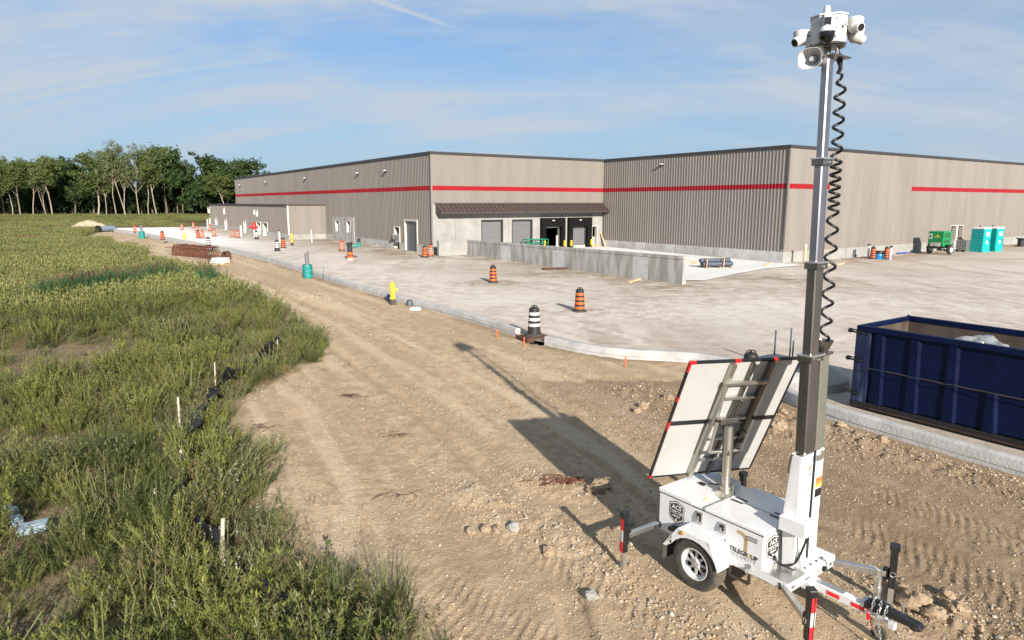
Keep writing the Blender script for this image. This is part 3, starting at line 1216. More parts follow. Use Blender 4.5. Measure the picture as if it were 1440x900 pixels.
# the lot lies to the left of KERB_L walked from far to near? decide by testing one point
p0, p1 = KLs[len(KLs) // 2], KLs[len(KLs) // 2 + 1]
nv = Vector((-(p1[1] - p0[1]), p1[0] - p0[0], 0)).normalized()
KS = 1 if bool(inpoly(np.array([p0[0] + nv.x]), np.array([p0[1] + nv.y]), LOT)[0]) else -1


def pieces(line, length):
    out = [[line[0]]]
    acc = 0
    for a, b in zip(line[:-1], line[1:]):
        acc += math.hypot(b[0] - a[0], b[1] - a[1])
        out[-1].append(b)
        if acc > length:
            acc = 0
            out.append([b])
    if len(out[-1]) < 2:
        out.pop()
    return out


sweep_kerb('kerb', smooth_line(KERB_L, 0.8), 0, 0.24, lambda x, y: 0.27 + 0.55 * (float(lotz(x, y)) - 0.08), M['kerb'])
p0, p1 = KRs[10], KRs[11]
nv = Vector((-(p1[1] - p0[1]), p1[0] - p0[0], 0)).normalized()
KS = 1 if bool(inpoly(np.array([p0[0] + nv.x]), np.array([p0[1] + nv.y]), LOT)[0]) else -1
sweep_kerb('kerb', KRs, 0, 0.26, lambda x, y: 0.28, M['kerb'])

# ------------------------------------------------------------------ warehouse


def wp(o, d, nrm, s, z, out=0.0):
    return o + d * s + nrm * out + Vector((0, 0, z))


def siding(name, parent, o, d, nrm, s0, s1, z0, z1, mat, holes=(), pitch=0.30, dep=0.026, off=0.0):
    """corrugated sheet: trapezoid ribs standing dep proud, cut round rectangular holes"""
    mb = MB()
    zs = sorted({z0, z1} | {h[2] for h in holes if z0 < h[2] < z1} | {h[3] for h in holes if z0 < h[3] < z1})
    prof = []
    k = math.floor(s0 / pitch)
    while k * pitch < s1:
        b = k * pitch
        for ds, h in ((0.0, 0), (0.185, 0), (0.212, dep), (0.272, dep), (0.30, 0)):
            if ds < 0.30 or True:
                prof.append((b + ds * pitch / 0.30, h))
        k += 1
    cuts = sorted({s0, s1} | {h[0] for h in holes} | {h[1] for h in holes})

    def hgt(s):
        t = (s % pitch) / pitch * 0.30
        return dep * max(0.0, min(1.0, (t - 0.185) / 0.027, (0.30 - t) / 0.028)) if t > 0.185 else 0.0
    ss = sorted({round(p[0], 4) for p in prof if s0 < p[0] < s1} | {round(c, 4) for c in cuts if s0 <= c <= s1})
    for za, zb in zip(zs[:-1], zs[1:]):
        zm = (za + zb) / 2
        for a, b in zip(ss[:-1], ss[1:]):
            sm = (a + b) / 2
            if any(h[0] < sm < h[1] and h[2] < zm < h[3] for h in holes):
                continue
            ha, hb = hgt(a + 1e-5), hgt(b - 1e-5)
            mb.add([wp(o, d, nrm, a, za, off + ha), wp(o, d, nrm, b, za, off + hb), wp(o, d, nrm, b, zb, off + hb), wp(o, d, nrm, a, zb, off + ha)], [(0, 1, 2, 3)])
    return mb.build(name, mat, parent)


def wbox(mb, o, d, nrm, s0, s1, z0, z1, n0, n1, mi=0):
    """box in wall coordinates"""
    vs = []
    for z in (z0, z1):
        for n in (n0, n1):
            for s in (s0, s1):
                vs.append(wp(o, d, nrm, s, z, n))
    return mb.add(vs, [(0, 2, 3, 1), (4, 5, 7, 6), (0, 1, 5, 4), (2, 6, 7, 3), (0, 4, 6, 2), (1, 3, 7, 5)], mi)


def foundation(parent, o, d, nrm, s0, s1, z0, z1, pl, mats, out=0.06, gaps=(), thick=0.3, tall=None):
    """cast panels side by side with recessed joints; one object each, sharing meshes of equal width"""
    n = max(1, round((s1 - s0) / pl))
    w = (s1 - s0) / n
    base = {}
    for k in range(n):
        a = s0 + k * w
        b = a + w
        segs = [(a, b)]
        for g0, g1 in gaps:
            nx = []
            for x0, x1 in segs:
                if g1 <= x0 or g0 >= x1:
                    nx.append((x0, x1))
                else:
                    if g0 - x0 > 0.05:
                        nx.append((x0, g0))
                    if x1 - g1 > 0.05:
                        nx.append((g1, x1))
            segs = nx
        for x0, x1 in segs:
            mb = MB()
            j = random.uniform(-0.006, 0.006)
            wbox(mb, o, d, nrm, x0 + 0.008, x1 - 0.008, z0, z1, out - thick, out + j)
            mb.build('foundation_panel', random.choice(mats), parent)
    mb = MB()
    wbox(mb, o, d, nrm, s0, s1, z0 + 0.01, z1 - 0.01, out - thick - 0.05, out - 0.03)
    return mb


def opening(parent, kind, o, d, nrm, s0, s1, z0, z1, leaf=None, depth=0.3, jw=0.09, jm='jamb', proud=0.055, side='both', leafpos=0.16):
    """frame round a hole with jambs going back into the wall, and a leaf or nothing"""
    mb = MB()
    wbox(mb, o, d, nrm, s0, s0 + jw, z0, z1, -depth, proud)
    wbox(mb, o, d, nrm, s1 - jw, s1, z0, z1, -depth, proud)
    wbox(mb, o, d, nrm, s0 + jw, s1 - jw, z1 - jw, z1, -depth, proud - 0.004)
    fr = mb.build(kind + '_frame', M[jm], parent)
    if leaf:
        m2 = MB()
        wbox(m2, o, d, nrm, s0 + jw, s1 - jw, z0 + 0.02, z1 - jw, -leafpos - 0.05, -leafpos)
        if kind == 'dock_door':
            # sectional door: shallow grooves between its five leaves
            m2 = MB()
            nsec = 5
            hh = (z1 - jw - z0) / nsec
            for i in range(nsec):
                wbox(m2, o, d, nrm, s0 + jw, s1 - jw, z0 + 0.02 + i * hh, z0 + i * hh + hh, -leafpos - 0.05, -leafpos)
            wbox(m2, o, d, nrm, s0 + jw, s1 - jw, z0 + 0.02, z1 - jw, -leafpos - 0.08, -leafpos - 0.02)
        m2.build(kind + '_leaf', M[leaf], fr)
    return fr


def wall_lamp(parent, o, d, nrm, s, z):
    mb = MB()
    wbox(mb, o, d, nrm, s - 0.12, s + 0.12, z - 0.12, z + 0.12, 0.05, 0.12, 0)
    wbox(mb, o, d, nrm, s - 0.15, s + 0.15, z - 0.02, z + 0.06, 0.12, 0.34, 1)
    wbox(mb, o, d, nrm, s - 0.12, s + 0.12, z - 0.06, z - 0.02, 0.14, 0.32, 0)
    return mb.build('wall_light', [M['black'], M['tote']], parent)


wh = thing('warehouse', 'long taupe ribbed metal warehouse with a red stripe and concrete loading dock', 'warehouse', C2)
O0 = Vector((0, 0, 0))
nA = -AX          # outward normal of the long left wall (runs along BX)
nB = -BX          # outward normal of the dock front (runs along AX)
oB, oC = O0, 19.099 * AX
oD = 19.099 * AX - 20.536 * BX
LD = 62.0
SD_OPEN = [(26.5, 27.75, 0.0, 2.42), (28.0, 29.2, 0.0, 2.42)]
SA_OPEN = [(18.0, 24.75, 0.0, 3.05), (6.45, 7.75, 0.35, 2.42), (2.72, 5.45, 0.0, 3.12)]
dcol = 'siding'
for nm, o, d, nr, s0, s1, zb, holes in (
        ('a', O0, BX, nA, 0.0, 74.6, ZB + 0.05, SA_OPEN),
        ('b', oB, AX, nB, 0.0, 19.099, 4.45, []),
        ('c', oC, -BX, nA, 0.0, 20.536, ZB, []),
        ('d', oD, AX, nB, 0.0, LD, ZB, SD_OPEN)):
    siding('siding', wh, o, d, nr, s0, s1, zb, ZS0, M['siding'], holes)
    siding('siding', wh, o, d, nr, s0, s1, ZS1, ZT - 0.2, M['siding'])
    if nm == 'd':
        siding('red_stripe', wh, o, d, nr, 0.0, 5.47, ZS0, ZS1, M['stripe'], off=0.004)
        siding('siding', wh, o, d, nr, 5.47, 18.31, ZS0, ZS1, M['siding'])
        siding('red_stripe', wh, o, d, nr, 18.31, LD, ZS0, ZS1, M['stripe'], off=0.004)
    else:
        siding('red_stripe', wh, o, d, nr, s0, s1, ZS0, ZS1, M['stripe'], off=0.004)
    mb = MB()
    wbox(mb, o, d, nr, s0 - (0.10 if nm in 'bd' else 0.0), s1 + 0.0, ZT - 0.21, ZT, -0.3, 0.10 if nm in 'bd' else 0.097)
    mb.build('coping', M['trim'], wh)
# corner trims
for o, mat in ((O0, 'siding'), (oD, 'trim')):
    mb = MB()
    q = o
    mb.box(q + nA * 0.02 + nB * 0.035 + Vector((0, 0, (ZB + ZT) / 2)), (0.13, 0.13, ZT - ZB - 0.5), 0, Matrix.Rotation(TH, 3, 'Z'))
    mb.build('corner_trim', M['siding'], wh)
# roof and the unseen back so that the inside is dark
mb = MB()
rf = [O0 + 0.15 * AX + 0.15 * BX, oC + 0.15 * BX + 0.15 * AX, oD + 0.15 * AX + 0.15 * BX, oD + LD * AX + 0.15 * BX, oD + LD * AX + 95.1 * BX, 74.5 * BX + 0.15 * AX]
mb.prism([(p.x, p.y) for p in rf], lambda u, v, dd: (u, v, dd), ZT - 0.55, ZT - 0.35)
mb.build('roof', M['conc'], wh)
mb = MB()
wbox(mb, 74.6 * BX, AX, BX, 0.0, 19.1 + LD, 0, ZT - 0.6, -0.1, 0.0)
wbox(mb, oD + LD * AX, BX, AX, 0.0, 95.1, 0, ZT - 0.6, -0.1, 0.0)
mb.build('rear_wall', M['siding'], wh)
# foundations
fm = [M['conc_dark'], M['conc_dark'], M['conc_white']]
foundation(wh, O0, BX, nA, 0.0, 26.9, -0.3, ZB + 0.05, 1.5, [M['kerb']], 0.07, [(2.72, 5.45), (6.45, 7.75), (18.0, 24.75)])
foundation(wh, oC, -BX, nA, 0.0, 20.60, -0.3, ZB, 1.22, [M['kerb'], M['conc_white']], 0.07)
foundation(wh, oD, AX, nB, -0.07, LD, -0.3, ZB, 1.22, [M['conc']], 0.07, [(26.5, 29.2)])
# concrete infill with two window holes in the long left wall
mb = MB()
for a, b, z0, z1 in ((18.0, 24.75, -0.2, 1.40), (18.0, 24.75, 2.68, 3.05), (18.0, 18.95, 1.40, 2.68), (20.2, 22.5, 1.40, 2.68), (23.75, 24.75, 1.40, 2.68)):
    wbox(mb, O0, BX, nA, a, b, z0, z1, -0.25, 0.09)
mb.build('concrete_infill', M['conc_dark'], wh)
opening(wh, 'window', O0, BX, nA, 18.95, 20.2, 1.40, 2.68, proud=0.11)
opening(wh, 'window', O0, BX, nA, 22.5, 23.75, 1.40, 2.68, proud=0.11)
opening(wh, 'window', O0, BX, nA, 6.45, 7.75, 0.35, 2.42, proud=0.08)
opening(wh, 'door', O0, BX, nA, 2.72, 5.45, 0.2, 3.12, 'darkdoor', jw=0.16, proud=0.085, leafpos=0.10)
# loose plastic sheet blowing out of the small opening
mb = MB()
vs = []
for i in range(7):
    for j in range(6):
        s = 7.6 - i * 0.17
        z = 1.75 - j * 0.16 + 0.06 * math.sin(i * 1.3)
        vs.append(wp(O0, BX, nA, s + 0.04 * math.sin(j * 2.1), z - 0.03 * (6 - i) ** 1.2 * 0.4, 0.08 + 0.07 * (6 - i) * (0.5 + 0.5 * math.sin(j + i)) * 0.9))
fs = [(i * 6 + j, i * 6 + j + 1, (i + 1) * 6 + j + 1, (i + 1) * 6 + j) for i in range(6) for j in range(5)]
mb.add(vs, fs)
po = mb.build('torn_plastic_sheet', M['plastic_clear'], wh, smooth=80)
so = po.modifiers.new('thick', 'SOLIDIFY')
so.thickness = 0.006
for s, z in ((70.0, 7.55), (52.9, 7.62), (34.0, 7.62), (16.2, 7.59), (9.08, 7.57)):
    wall_lamp(wh, O0, BX, nA, s, z)
wall_lamp(wh, oC, -BX, nA, 7.9, 7.96)
# two door openings side by side on the right wall
opening(wh, 'door', oD, AX, nB, 26.5, 27.75, 0.0, 2.42, jw=0.06, proud=0.08)
opening(wh, 'door', oD, AX, nB, 28.0, 29.2, 0.0, 2.42, jw=0.06, proud=0.08)
mb = MB()
wbox(mb, oD, AX, nB, 27.75, 28.0, 0.0, 2.45, -0.2, 0.10)
mb.build('door_post', M['jamb'], wh)
# ---- loading dock front
DOORS = [(4.83, 7.16, 0.5, 3.10), (8.10, 10.44, 0.5, 3.08)]
SHEL = [(11.26, 14.06), (14.52, 17.40)]
joints = [0.0, 2.2, 4.38, 7.72, 10.95, 14.28, 17.5, 19.04]
WT = 4.44


def dock_wall():
    holes = [(a, b, z0, z1) for a, b, z0, z1 in DOORS] + [(11.75, 13.58, 0.5, 2.38), (15.0, 16.82, 0.5, 2.36), (17.66, 18.40, 0.45, 2.34)]
    for a, b in zip(joints[:-1], joints[1:]):
        mb = MB()
        zs = sorted({-0.3, WT} | {q for h in holes if h[1] > a and h[0] < b for q in h[2:]})
        for z0, z1 in zip(zs[:-1], zs[1:]):
            cuts = sorted({a + 0.009, b - 0.009} | {min(max(q, a + 0.009), b - 0.009) for h in holes if h[1] > a and h[0] < b for q in h[:2]})
            for x0, x1 in zip(cuts[:-1], cuts[1:]):
                xm, zm = (x0 + x1) / 2, (z0 + z1) / 2
                if x1 - x0 < 0.01 or any(h[0] < xm < h[1] and h[2] < zm < h[3] for h in holes):
                    continue
                wbox(mb, oB, AX, nB, x0, x1, z0, z1, -0.25, 0.06 + random.uniform(-.004, .004))
        mb.build('dock_wall_panel', M['conc'], wh)


dock_wall()
for a, b, z0, z1 in DOORS:
    opening(wh, 'dock_door', oB, AX, nB, a, b, z0, z1, 'door', jw=0.10, jm='trim', proud=0.045, leafpos=0.20)
# dark gaps where the doors meet their heads and right-hand jambs
for (a, b), leaf in zip(SHEL, (None, 'door')):
    i0, i1 = (11.75, 13.58) if leaf is None else (15.0, 16.82)
    mb = MB()
    wbox(mb, oB, AX, nB, a, i0, 0.25, 3.18, 0.064, 0.42)
    wbox(mb, oB, AX, nB, i1, b, 0.25, 3.18, 0.064, 0.42)
    wbox(mb, oB, AX, nB, i0, i1, 2.37, 3.18, 0.064, 0.40)
    # curtain flaps
    wbox(mb, oB, AX, nB, i0 - 0.1, i1 + 0.1, 2.34, 2.72, 0.40, 0.425)
    sh = mb.build('dock_shelter', M['seal'], wh, bevel=0.03)
    mb = MB()
    wbox(mb, oB, AX, nB, (a + b) / 2 - 0.17, (a + b) / 2 + 0.10, 2.90, 2.98, 0.40, 0.414)
    mb.build('shelter_lamp', M['white_plain'], sh)
    if leaf:
        opening(wh, 'dock_door', oB, AX, nB, i0, i1, 0.5, 2.36, 'door', jw=0.03, jm='trim', proud=0.05, leafpos=0.05)
    else:
        mb = MB()
        wbox(mb, oB, AX, nB, i0 + 0.02, i1 - 0.02, 2.24, 2.37, -0.1, 0.03)
        mb.build('door_edge', M['white_plain'], wh)
        mb = MB()
        wbox(mb, oB, AX, nB, i1 - 0.34, i1 - 0.16, 0.3, 1.5, -0.02, 0.08)
        mb.build('guide_post', M['jamb'], wh)
    for s in (a + 0.12, b - 0.22):
        mb = MB()
        wbox(mb, oB, AX, nB, s, s + 0.16, 0.48, 1.02, 0.42, 0.55)
        mb.build('guide_lamp', M['yellow'], sh)
        mb = MB()
        wbox(mb, oB, AX, nB, s - 0.06, s + 0.2, 0.05, 0.5, 0.07, 0.22)
        mb.build('dock_bumper', M['seal'], wh)
    mb = MB()
    wbox(mb, oB, AX, nB, i0 + 0.1, i1 - 0.1, 0.2, 0.5, 0.07, 0.15)
    mb.build('dock_leveller', M['conc_dark'], wh)
# small opening with stored board and brick-coloured sill
opening(wh, 'window', oB, AX, nB, 17.66, 18.40, 0.45, 2.34, jw=0.07, proud=0.07)
mb = MB()
wbox(mb, oB, AX, nB, 17.73, 18.25, 0.45, 1.25, -0.16, -0.12)
mb.build('leaning_board', M['conc_dark'], wh)
mb = MB()
wbox(mb, oB, AX, nB, 17.45, 18.75, 0.28, 0.45, 0.064, 0.24)
mb.build('timber_sill', M['card'], wh)
# awning
aw = MB()
z1, z0, out = 4.48, 3.78, 1.05
s0, s1 = 0.32, 19.35
o0 = len(aw.v)
for s in (s0, s1):
    for n, z in ((0.06, z1), (out, z0 + 0.02), (out, z0 - 0.11), (0.06, z0 - 0.11)):
        aw.v.append(tuple(wp(oB, AX, nB, s, z, n)))
aw.f += [(0, 1, 5, 4), (1, 2, 6, 5), (2, 3, 7, 6), (3, 0, 4, 7), (0, 3, 2, 1), (4, 5, 6, 7)]
aw.m += [0] * 6
awo = aw.build('awning', M['awning'], wh)
mb = MB()
k = 0
s = s0 + 0.03
while s < s1:
    a = wp(oB, AX, nB, s, z1 + 0.02, 0.08)
    b = wp(oB, AX, nB, s, z0 + 0.045, out + 0.01)
    mb.bar(a, b, 0.06, 0.09, 0, up=tuple(nB))
    s += 0.44
mb.build('seam', M['awning'], awo)
mb = MB()
wbox(mb, oB, AX, nB, s0 - 0.02, s1 + 0.02, z1 - 0.03, z1 + 0.10, 0.05, 0.14)
mb.build('flashing', M['awning'], awo)

# ---- dock retaining wall
rw = thing('retaining_wall', 'grey weathered concrete retaining wall sheltering the loading dock', 'wall', C2)
sA = 2.42
line0 = sA * AX - 1.74 * BX
nW = -AX
lw = 23.9
npan = 18
w = lw / npan
for k in range(npan):
    z0w = -0.3
    ta = 1.38 + 0.17 * k / npan + 0.10
    tb = 1.38 + 0.17 * (k + 1) / npan + 0.10
    mb = MB()
    a, b = k * w + 0.006, (k + 1) * w - 0.006
    vs = []
    for (s, tz) in ((a, ta), (b, tb)):
        for n in (-0.30 + 0, 0.0 + random.uniform(-.004, .004)):
            for z in (z0w, tz - 0.17):
                vs.append(wp(line0, -BX, nW, s, z, n))
    mb.add(vs, [(0, 1, 3, 2), (4, 6, 7, 5), (0, 4, 5, 1), (2, 3, 7, 6), (1, 5, 7, 3), (0, 2, 6, 4)])
    mb.build('wall_panel', M['conc_white'] if k in (4, 9, 15) else M['conc_dark'], rw)
mb = MB()
vs = []
for (s, tz) in ((-0.02, 1.48), (lw + 0.02, 1.65)):
    for n in (-0.32, 0.022):
        for z in (tz - 0.172, tz):
            vs.append(wp(line0, -BX, nW, s, z, n))
mb.add(vs, [(0, 1, 3, 2), (4, 6, 7, 5), (0, 4, 5, 1), (2, 3, 7, 6), (1, 5, 7, 3), (0, 2, 6, 4)])
mb.build('cap', M['conc_dark'], rw)
mb = MB()
wbox(mb, line0, -AX, nB, 0.008, 2.72, -0.3, 1.33, -0.3, -0.003)
mb.build('return_panel', M['conc'], rw)
mb = MB()
wbox(mb, line0, -AX, nB, 0.03, 2.75, 1.33, 1.48, -0.32, 0.02)
mb.build('cap', M['conc'], rw)

# ---- low office annex against the long wall
AB0, AB1, AW, AH = 27.0, 74.4, 4.42, 4.40
an = thing('annex_building', 'low flat-roofed taupe annex with small openings against the long warehouse wall', 'building', C2 + AB0 * BX - AW * AX)
oE = O0
la = AB1 - AB0


def an_s(px):
    """distance along the annex long wall of a column of the photograph"""
    a = (px - 720) / FPX
    # ray in plan, using the cosine of the camera tilt for points near the horizon
    dx, dy = a, math.cos(PITCH) + 0.12 * math.sin(PITCH)
    ox, oy = an.location.x, an.location.y
    det = dx * BX.y - dy * BX.x
    return (ox * dy - oy * dx) / (-det) * -1 if False else (dx * oy - dy * ox) / (dy * BX.x - dx * BX.y)


def Z2(x):
    return x / 4.966 + 270


AHOLE = []
for x0, x1, z0, z1 in ((122, 133, 0.0, 2.05), (173, 187, 0.62, 2.15), (239, 253, 0.0, 2.05), (370, 386, 0.0, 2.10), (460, 488, 0.0, 2.14), (503, 536, 0.0, 2.14),
                       (120, 128, 2.80, 3.85), (235, 245, 2.80, 3.85), (443, 452, 3.02, 3.68), (461, 473, 2.80, 3.70)):
    sa, sb = sorted((an_s(Z2(x0)), an_s(Z2(x1))))
    AHOLE.append((max(0.1, sa), min(la - 0.1, sb), z0, z1))
siding('siding', an, oE, BX, nA, 0, la, 1.0, AH - 0.12, M['siding'], [h for h in AHOLE])
siding('siding', an, oE, AX, nB, 0, AW - 0.05, 0.98, AH - 0.12, M['siding'])
for h in AHOLE:
    if h[2] < 0.1:
        opening(an, 'door', oE, BX, nA, h[0], h[1], 0.25, h[3] + 0.03, depth=0.35, jw=0.14, proud=0.09)
    else:
        opening(an, 'window', oE, BX, nA, h[0], h[1], h[2], h[3], depth=0.25, jw=0.09, proud=0.07)
foundation(an, oE, BX, nA, 0, la, -0.2, 1.0, 3.0, [M['kerb']], 0.08, [(h[0], h[1]) for h in AHOLE if h[2] < 0.1])
foundation(an, oE, AX, nB, -0.08, AW - 0.1, -0.2, 0.98, 1.5, [M['conc']], 0.08)
mb = MB()
wbox(mb, oE, BX, nA, -0.02, la, AH - 0.13, AH, -AW + 0.02, 0.14)
mb.build('roof', M['trim'], an)
mb = MB()
wbox(mb, oE, AX, nB, -0.13, AW - 0.06, AH - 0.129, AH + 0.002, -0.1, 0.10)
mb.build('fascia', M['awning'], an)
mb = MB()
mb.box(nA * 0.05 + nB * 0.05 + Vector((0, 0, 2.6)), (0.16, 0.16, 3.3), 0, Matrix.Rotation(TH, 3, 'Z'))
mb.build('corner_trim', M['jamb'], an)
mb = MB()
wbox(mb, oE + la * BX, AX, BX, 0, AW - 0.05, 0, AH - 0.14, -0.1, 0)
mb.build('rear_wall', M['siding'], an)

# ------------------------------------------------------------------ surveillance trailer (local x = forward to the hitch, y = far side, z up)


def text_polys(txt, size, bold=0.0, spacing=1.0):
    """flat lettering as (verts, faces) in its own plane, centred"""
    cu = bpy.data.curves.new('lettering', 'FONT')
    cu.body = txt
    cu.size = size
    cu.align_x = 'CENTER'
    cu.align_y = 'CENTER'
    cu.offset = bold
    cu.space_character = spacing
    cu.resolution_u = 3
    o = bpy.data.objects.new('lettering', cu)
    COL.objects.link(o)
    dg = bpy.context.evaluated_depsgraph_get()
    me = bpy.data.meshes.new_from_object(o.evaluated_get(dg))
    vs = [tuple(v.co) for v in me.vertices]
    fs = [tuple(p.vertices) for p in me.polygons]
    bpy.data.objects.remove(o)
    bpy.data.curves.remove(cu)
    bpy.data.meshes.remove(me)
    return vs, fs


def put_text(mb, fn, txt, size, cu, cv, off, mi, bold=0.0, spacing=1.0, sx=1.0):
    vs, fs = text_polys(txt, size, bold, spacing)
    mb.add([fn(cu + v[0] * sx, cv + v[1], off) for v in vs], fs, mi)


def put_poly(mb, fn, poly, off, mi):
    mb.add([fn(u, v, off) for u, v in poly], [tuple(range(len(poly)))], mi)


tr = thing('surveillance_trailer', 'white mobile surveillance trailer with tilted solar panels and tall camera mast', 'trailer', (2.764, 7.848, 0), math.atan2(-0.8, 0.6))
BX0, BX1, BY = -0.76, 0.745, 0.49
ZD, ZL = 0.52, 0.915      # deck level, lid seam level
# chassis
mb = MB()
for y in (-BY + 0.05, BY - 0.05):
    mb.b2(-0.80, 1.07, y - 0.05, y + 0.05, 0.40, 0.50)
for x in (-0.77, -0.2, 0.35):
    mb.b2(x - 0.03, x + 0.03, -BY + 0.101, BY - 0.101, 0.41, 0.49)
mb.build('frame', M['white'], tr, bevel=0.006)
mb = MB()
mb.b2(1.02, 1.075, -BY - 0.005, BY + 0.005, 0.385, 0.495)
fb = mb.build('front_beam', M['white'], tr, bevel=0.006)
mb = MB()
mb.lathe([(0.0, 0), (0.035, 0), (0.035, 0.02), (0.0, 0.02)], 14, (1.077, 0.23, 0.44), 'x')
mb.build('connector', M['black'], fb)
mb = MB()
mb.b2(1.077, 1.082, 0.10, 0.17, 0.425, 0.455)
mb.build('label', M['card'], fb)
mb = MB()
mb.b2(1.077, 1.081, -0.44, -0.37, 0.42, 0.46)
mb.b2(1.077, 1.081, 0.36, 0.43, 0.42, 0.46)
mb.build('marker_plate', M['alu'], fb)
mb = MB()
mb.b2(1.077, 1.081, -0.16, -0.06, 0.43, 0.445)
mb.build('slot', M['black'], fb)
mb = MB()
mb.b2(BX1 + 0.002, 1.07, -BY, -0.14, 0.498, 0.507)
mb.build('step_plate', M['galv'], tr, bevel=0.004)
mb = MB()
mb.b2(BX1 - 0.01, 1.072, -0.138, BY, 0.49, 0.524)
for i, (x, y) in enumerate(((1.02, -0.08), (1.02, 0.05), (1.02, 0.17), (1.02, 0.29))):
    mb.cyl((x, y, 0.52), (x, y, 0.534), 0.014, n=8, mi=1)
mb.build('deck_plate', [M['white'], M['black']], tr, bevel=0.004)

# equipment box
mb = MB()
mb.b2(BX0, BX1, -BY, BY, 0.50, ZL)
box = mb.build('equipment_box', M['white'], tr, bevel=0.008)
mb = MB()
mb.b2(BX0 - 0.004, BX1 + 0.004, -BY - 0.004, BY + 0.004, ZL - 0.004, ZL + 0.006)
mb.build('seam_gasket', M['black'], box)


def lid(name, x0, x1, y0, y1, h=0.045, slope=0.0):
    m_ = MB()
    z0 = ZL + 0.006
    vs = [(x0, y0, z0), (x1, y0, z0), (x1, y1, z0), (x0, y1, z0), (x0, y0, z0 + h), (x1, y0, z0 + h), (x1, y1, z0 + h + slope), (x0, y1, z0 + h + slope)]
    m_.add(vs, [(3, 2, 1, 0), (4, 5, 6, 7), (0, 1, 5, 4), (2, 3, 7, 6), (1, 2, 6, 5), (3, 0, 4, 7)])
    return m_.build(name, M['white'], box, bevel=0.01)


lid('lid', BX0 - 0.012, -0.235, -BY - 0.012, BY + 0.012, 0.055)
lid('lid', -0.055, BX1 + 0.012, -BY - 0.012, -0.012)
lid('lid', -0.055, BX1 + 0.012, 0.012, BY + 0.012)
mb = MB()
mb.b2(-0.234, -0.056, -BY + 0.002, BY - 0.002, ZL + 0.006, ZL + 0.016)
mb.build('box_top', M['white'], box)
mb = MB()
for x in (0.05, 0.12, 0.58, 0.66):
    for y in (-0.05, 0.05):
        mb.b2(x - 0.045, x + 0.045, y - 0.012, y + 0.012, ZL + 0.052, ZL + 0.060)
mb.b2(-0.236, -0.205, -0.30, -0.22, ZL + 0.02, ZL + 0.05, 1)
mb.build('hinge', [M['black'], M['wood']], box)
mb = MB()
mb.b2(-0.52, -0.44, -0.02, 0.03, ZL + 0.062, ZL + 0.085)
mb.tube([(-0.48 + 0.03 * i, 0.02 + 0.035 * i, ZL + 0.072 + 0.004 * math.sin(i)) for i in range(9)], 0.006)
mb.build('lid_prop', M['black'], box)
# latches
mb = MB()
for x0, x1, z0, z1 in ((-0.175, -0.075, 0.73, 0.88), (0.155, 0.255, 0.745, 0.865)):
    mb.b2(x0, x1, -BY - 0.014, -BY - 0.001, z0, z1, 0)
    mb.b2(x0 + 0.018, x1 - 0.025, -BY - 0.026, -BY - 0.015, z0 + 0.03, z1 - 0.02, 1)
    mb.b2(x0 + 0.03, x1 - 0.045, -BY - 0.034, -BY - 0.027, z0 + 0.02, z1 - 0.05, 0)
mb.build('latch', [M['galv'], M['black']], box, bevel=0.003)


def fside(u, v, off):             # decals on the near long side; u forward, v up
    return (u, -BY - 0.003 - off, v)


def ffront(u, v, off):            # decals on the front end; u to the far side, v up
    return (BX1 + 0.003 + off, u, v)


def shield(mb, fn, cu, cv, w, h, edge=0):
    """five sided badge: dark field, pale rim, name, white band"""
    def sh(k):
        return [(cu - w * k, cv + h * k * 0.72), (cu - w * k, cv - h * k * 0.42), (cu - w * k * 0.82, cv - h * k * 0.62), (cu, cv - h * k), (cu + w * k * 0.82, cv - h * k * 0.62), (cu + w * k, cv - h * k * 0.42),
                (cu + w * k, cv + h * k * 0.72), (cu, cv + h * k)]
    put_poly(mb, fn, sh(1.0), 0.0, 0)
    put_poly(mb, fn, sh(0.93), 0.0012, 1)
    put_poly(mb, fn, sh(0.83), 0.0024, 0)
    b0, b1 = cv - h * 0.12, cv + h * 0.14
    put_poly(mb, fn, [(cu - w * 0.83, b0), (cu + w * 0.83, b0), (cu + w * 0.83, b1), (cu - w * 0.83, b1)], 0.0036, 1)
    put_text(mb, fn, 'ACS', h * 0.52, cu, cv + h * 0.43, 0.0048, 1, h * 0.018, 1.0, 1.0)
    put_text(mb, fn, 'SECURITY', h * 0.245, cu, cv + h * 0.005, 0.006, 0, h * 0.006, 1.0, w / h * 1.55)
    put_text(mb, fn, 'GROUP', h * 0.22, cu, cv - h * 0.32, 0.0048, 1, h * 0.012, 1.1)
    d = h * 0.10
    put_poly(mb, fn, [(cu - d, cv - h * 0.62), (cu - d * 0.5, cv - h * 0.74), (cu + d * 0.5, cv - h * 0.74), (cu + d, cv - h * 0.62), (cu + d * 0.5, cv - h * 0.5), (cu - d * 0.5, cv - h * 0.5)], 0.0048, 1)


mb = MB()
shield(mb, fside, -0.475, 0.735, 0.118, 0.155)
mb.build('shield_emblem', [M['dark_print'], M['whiteband']], box, fix=False)
mb = MB()
shield(mb, ffront, -0.30, 0.735, 0.135, 0.150)
mb.build('shield_emblem', [M['dark_print'], M['whiteband']], box, fix=False)


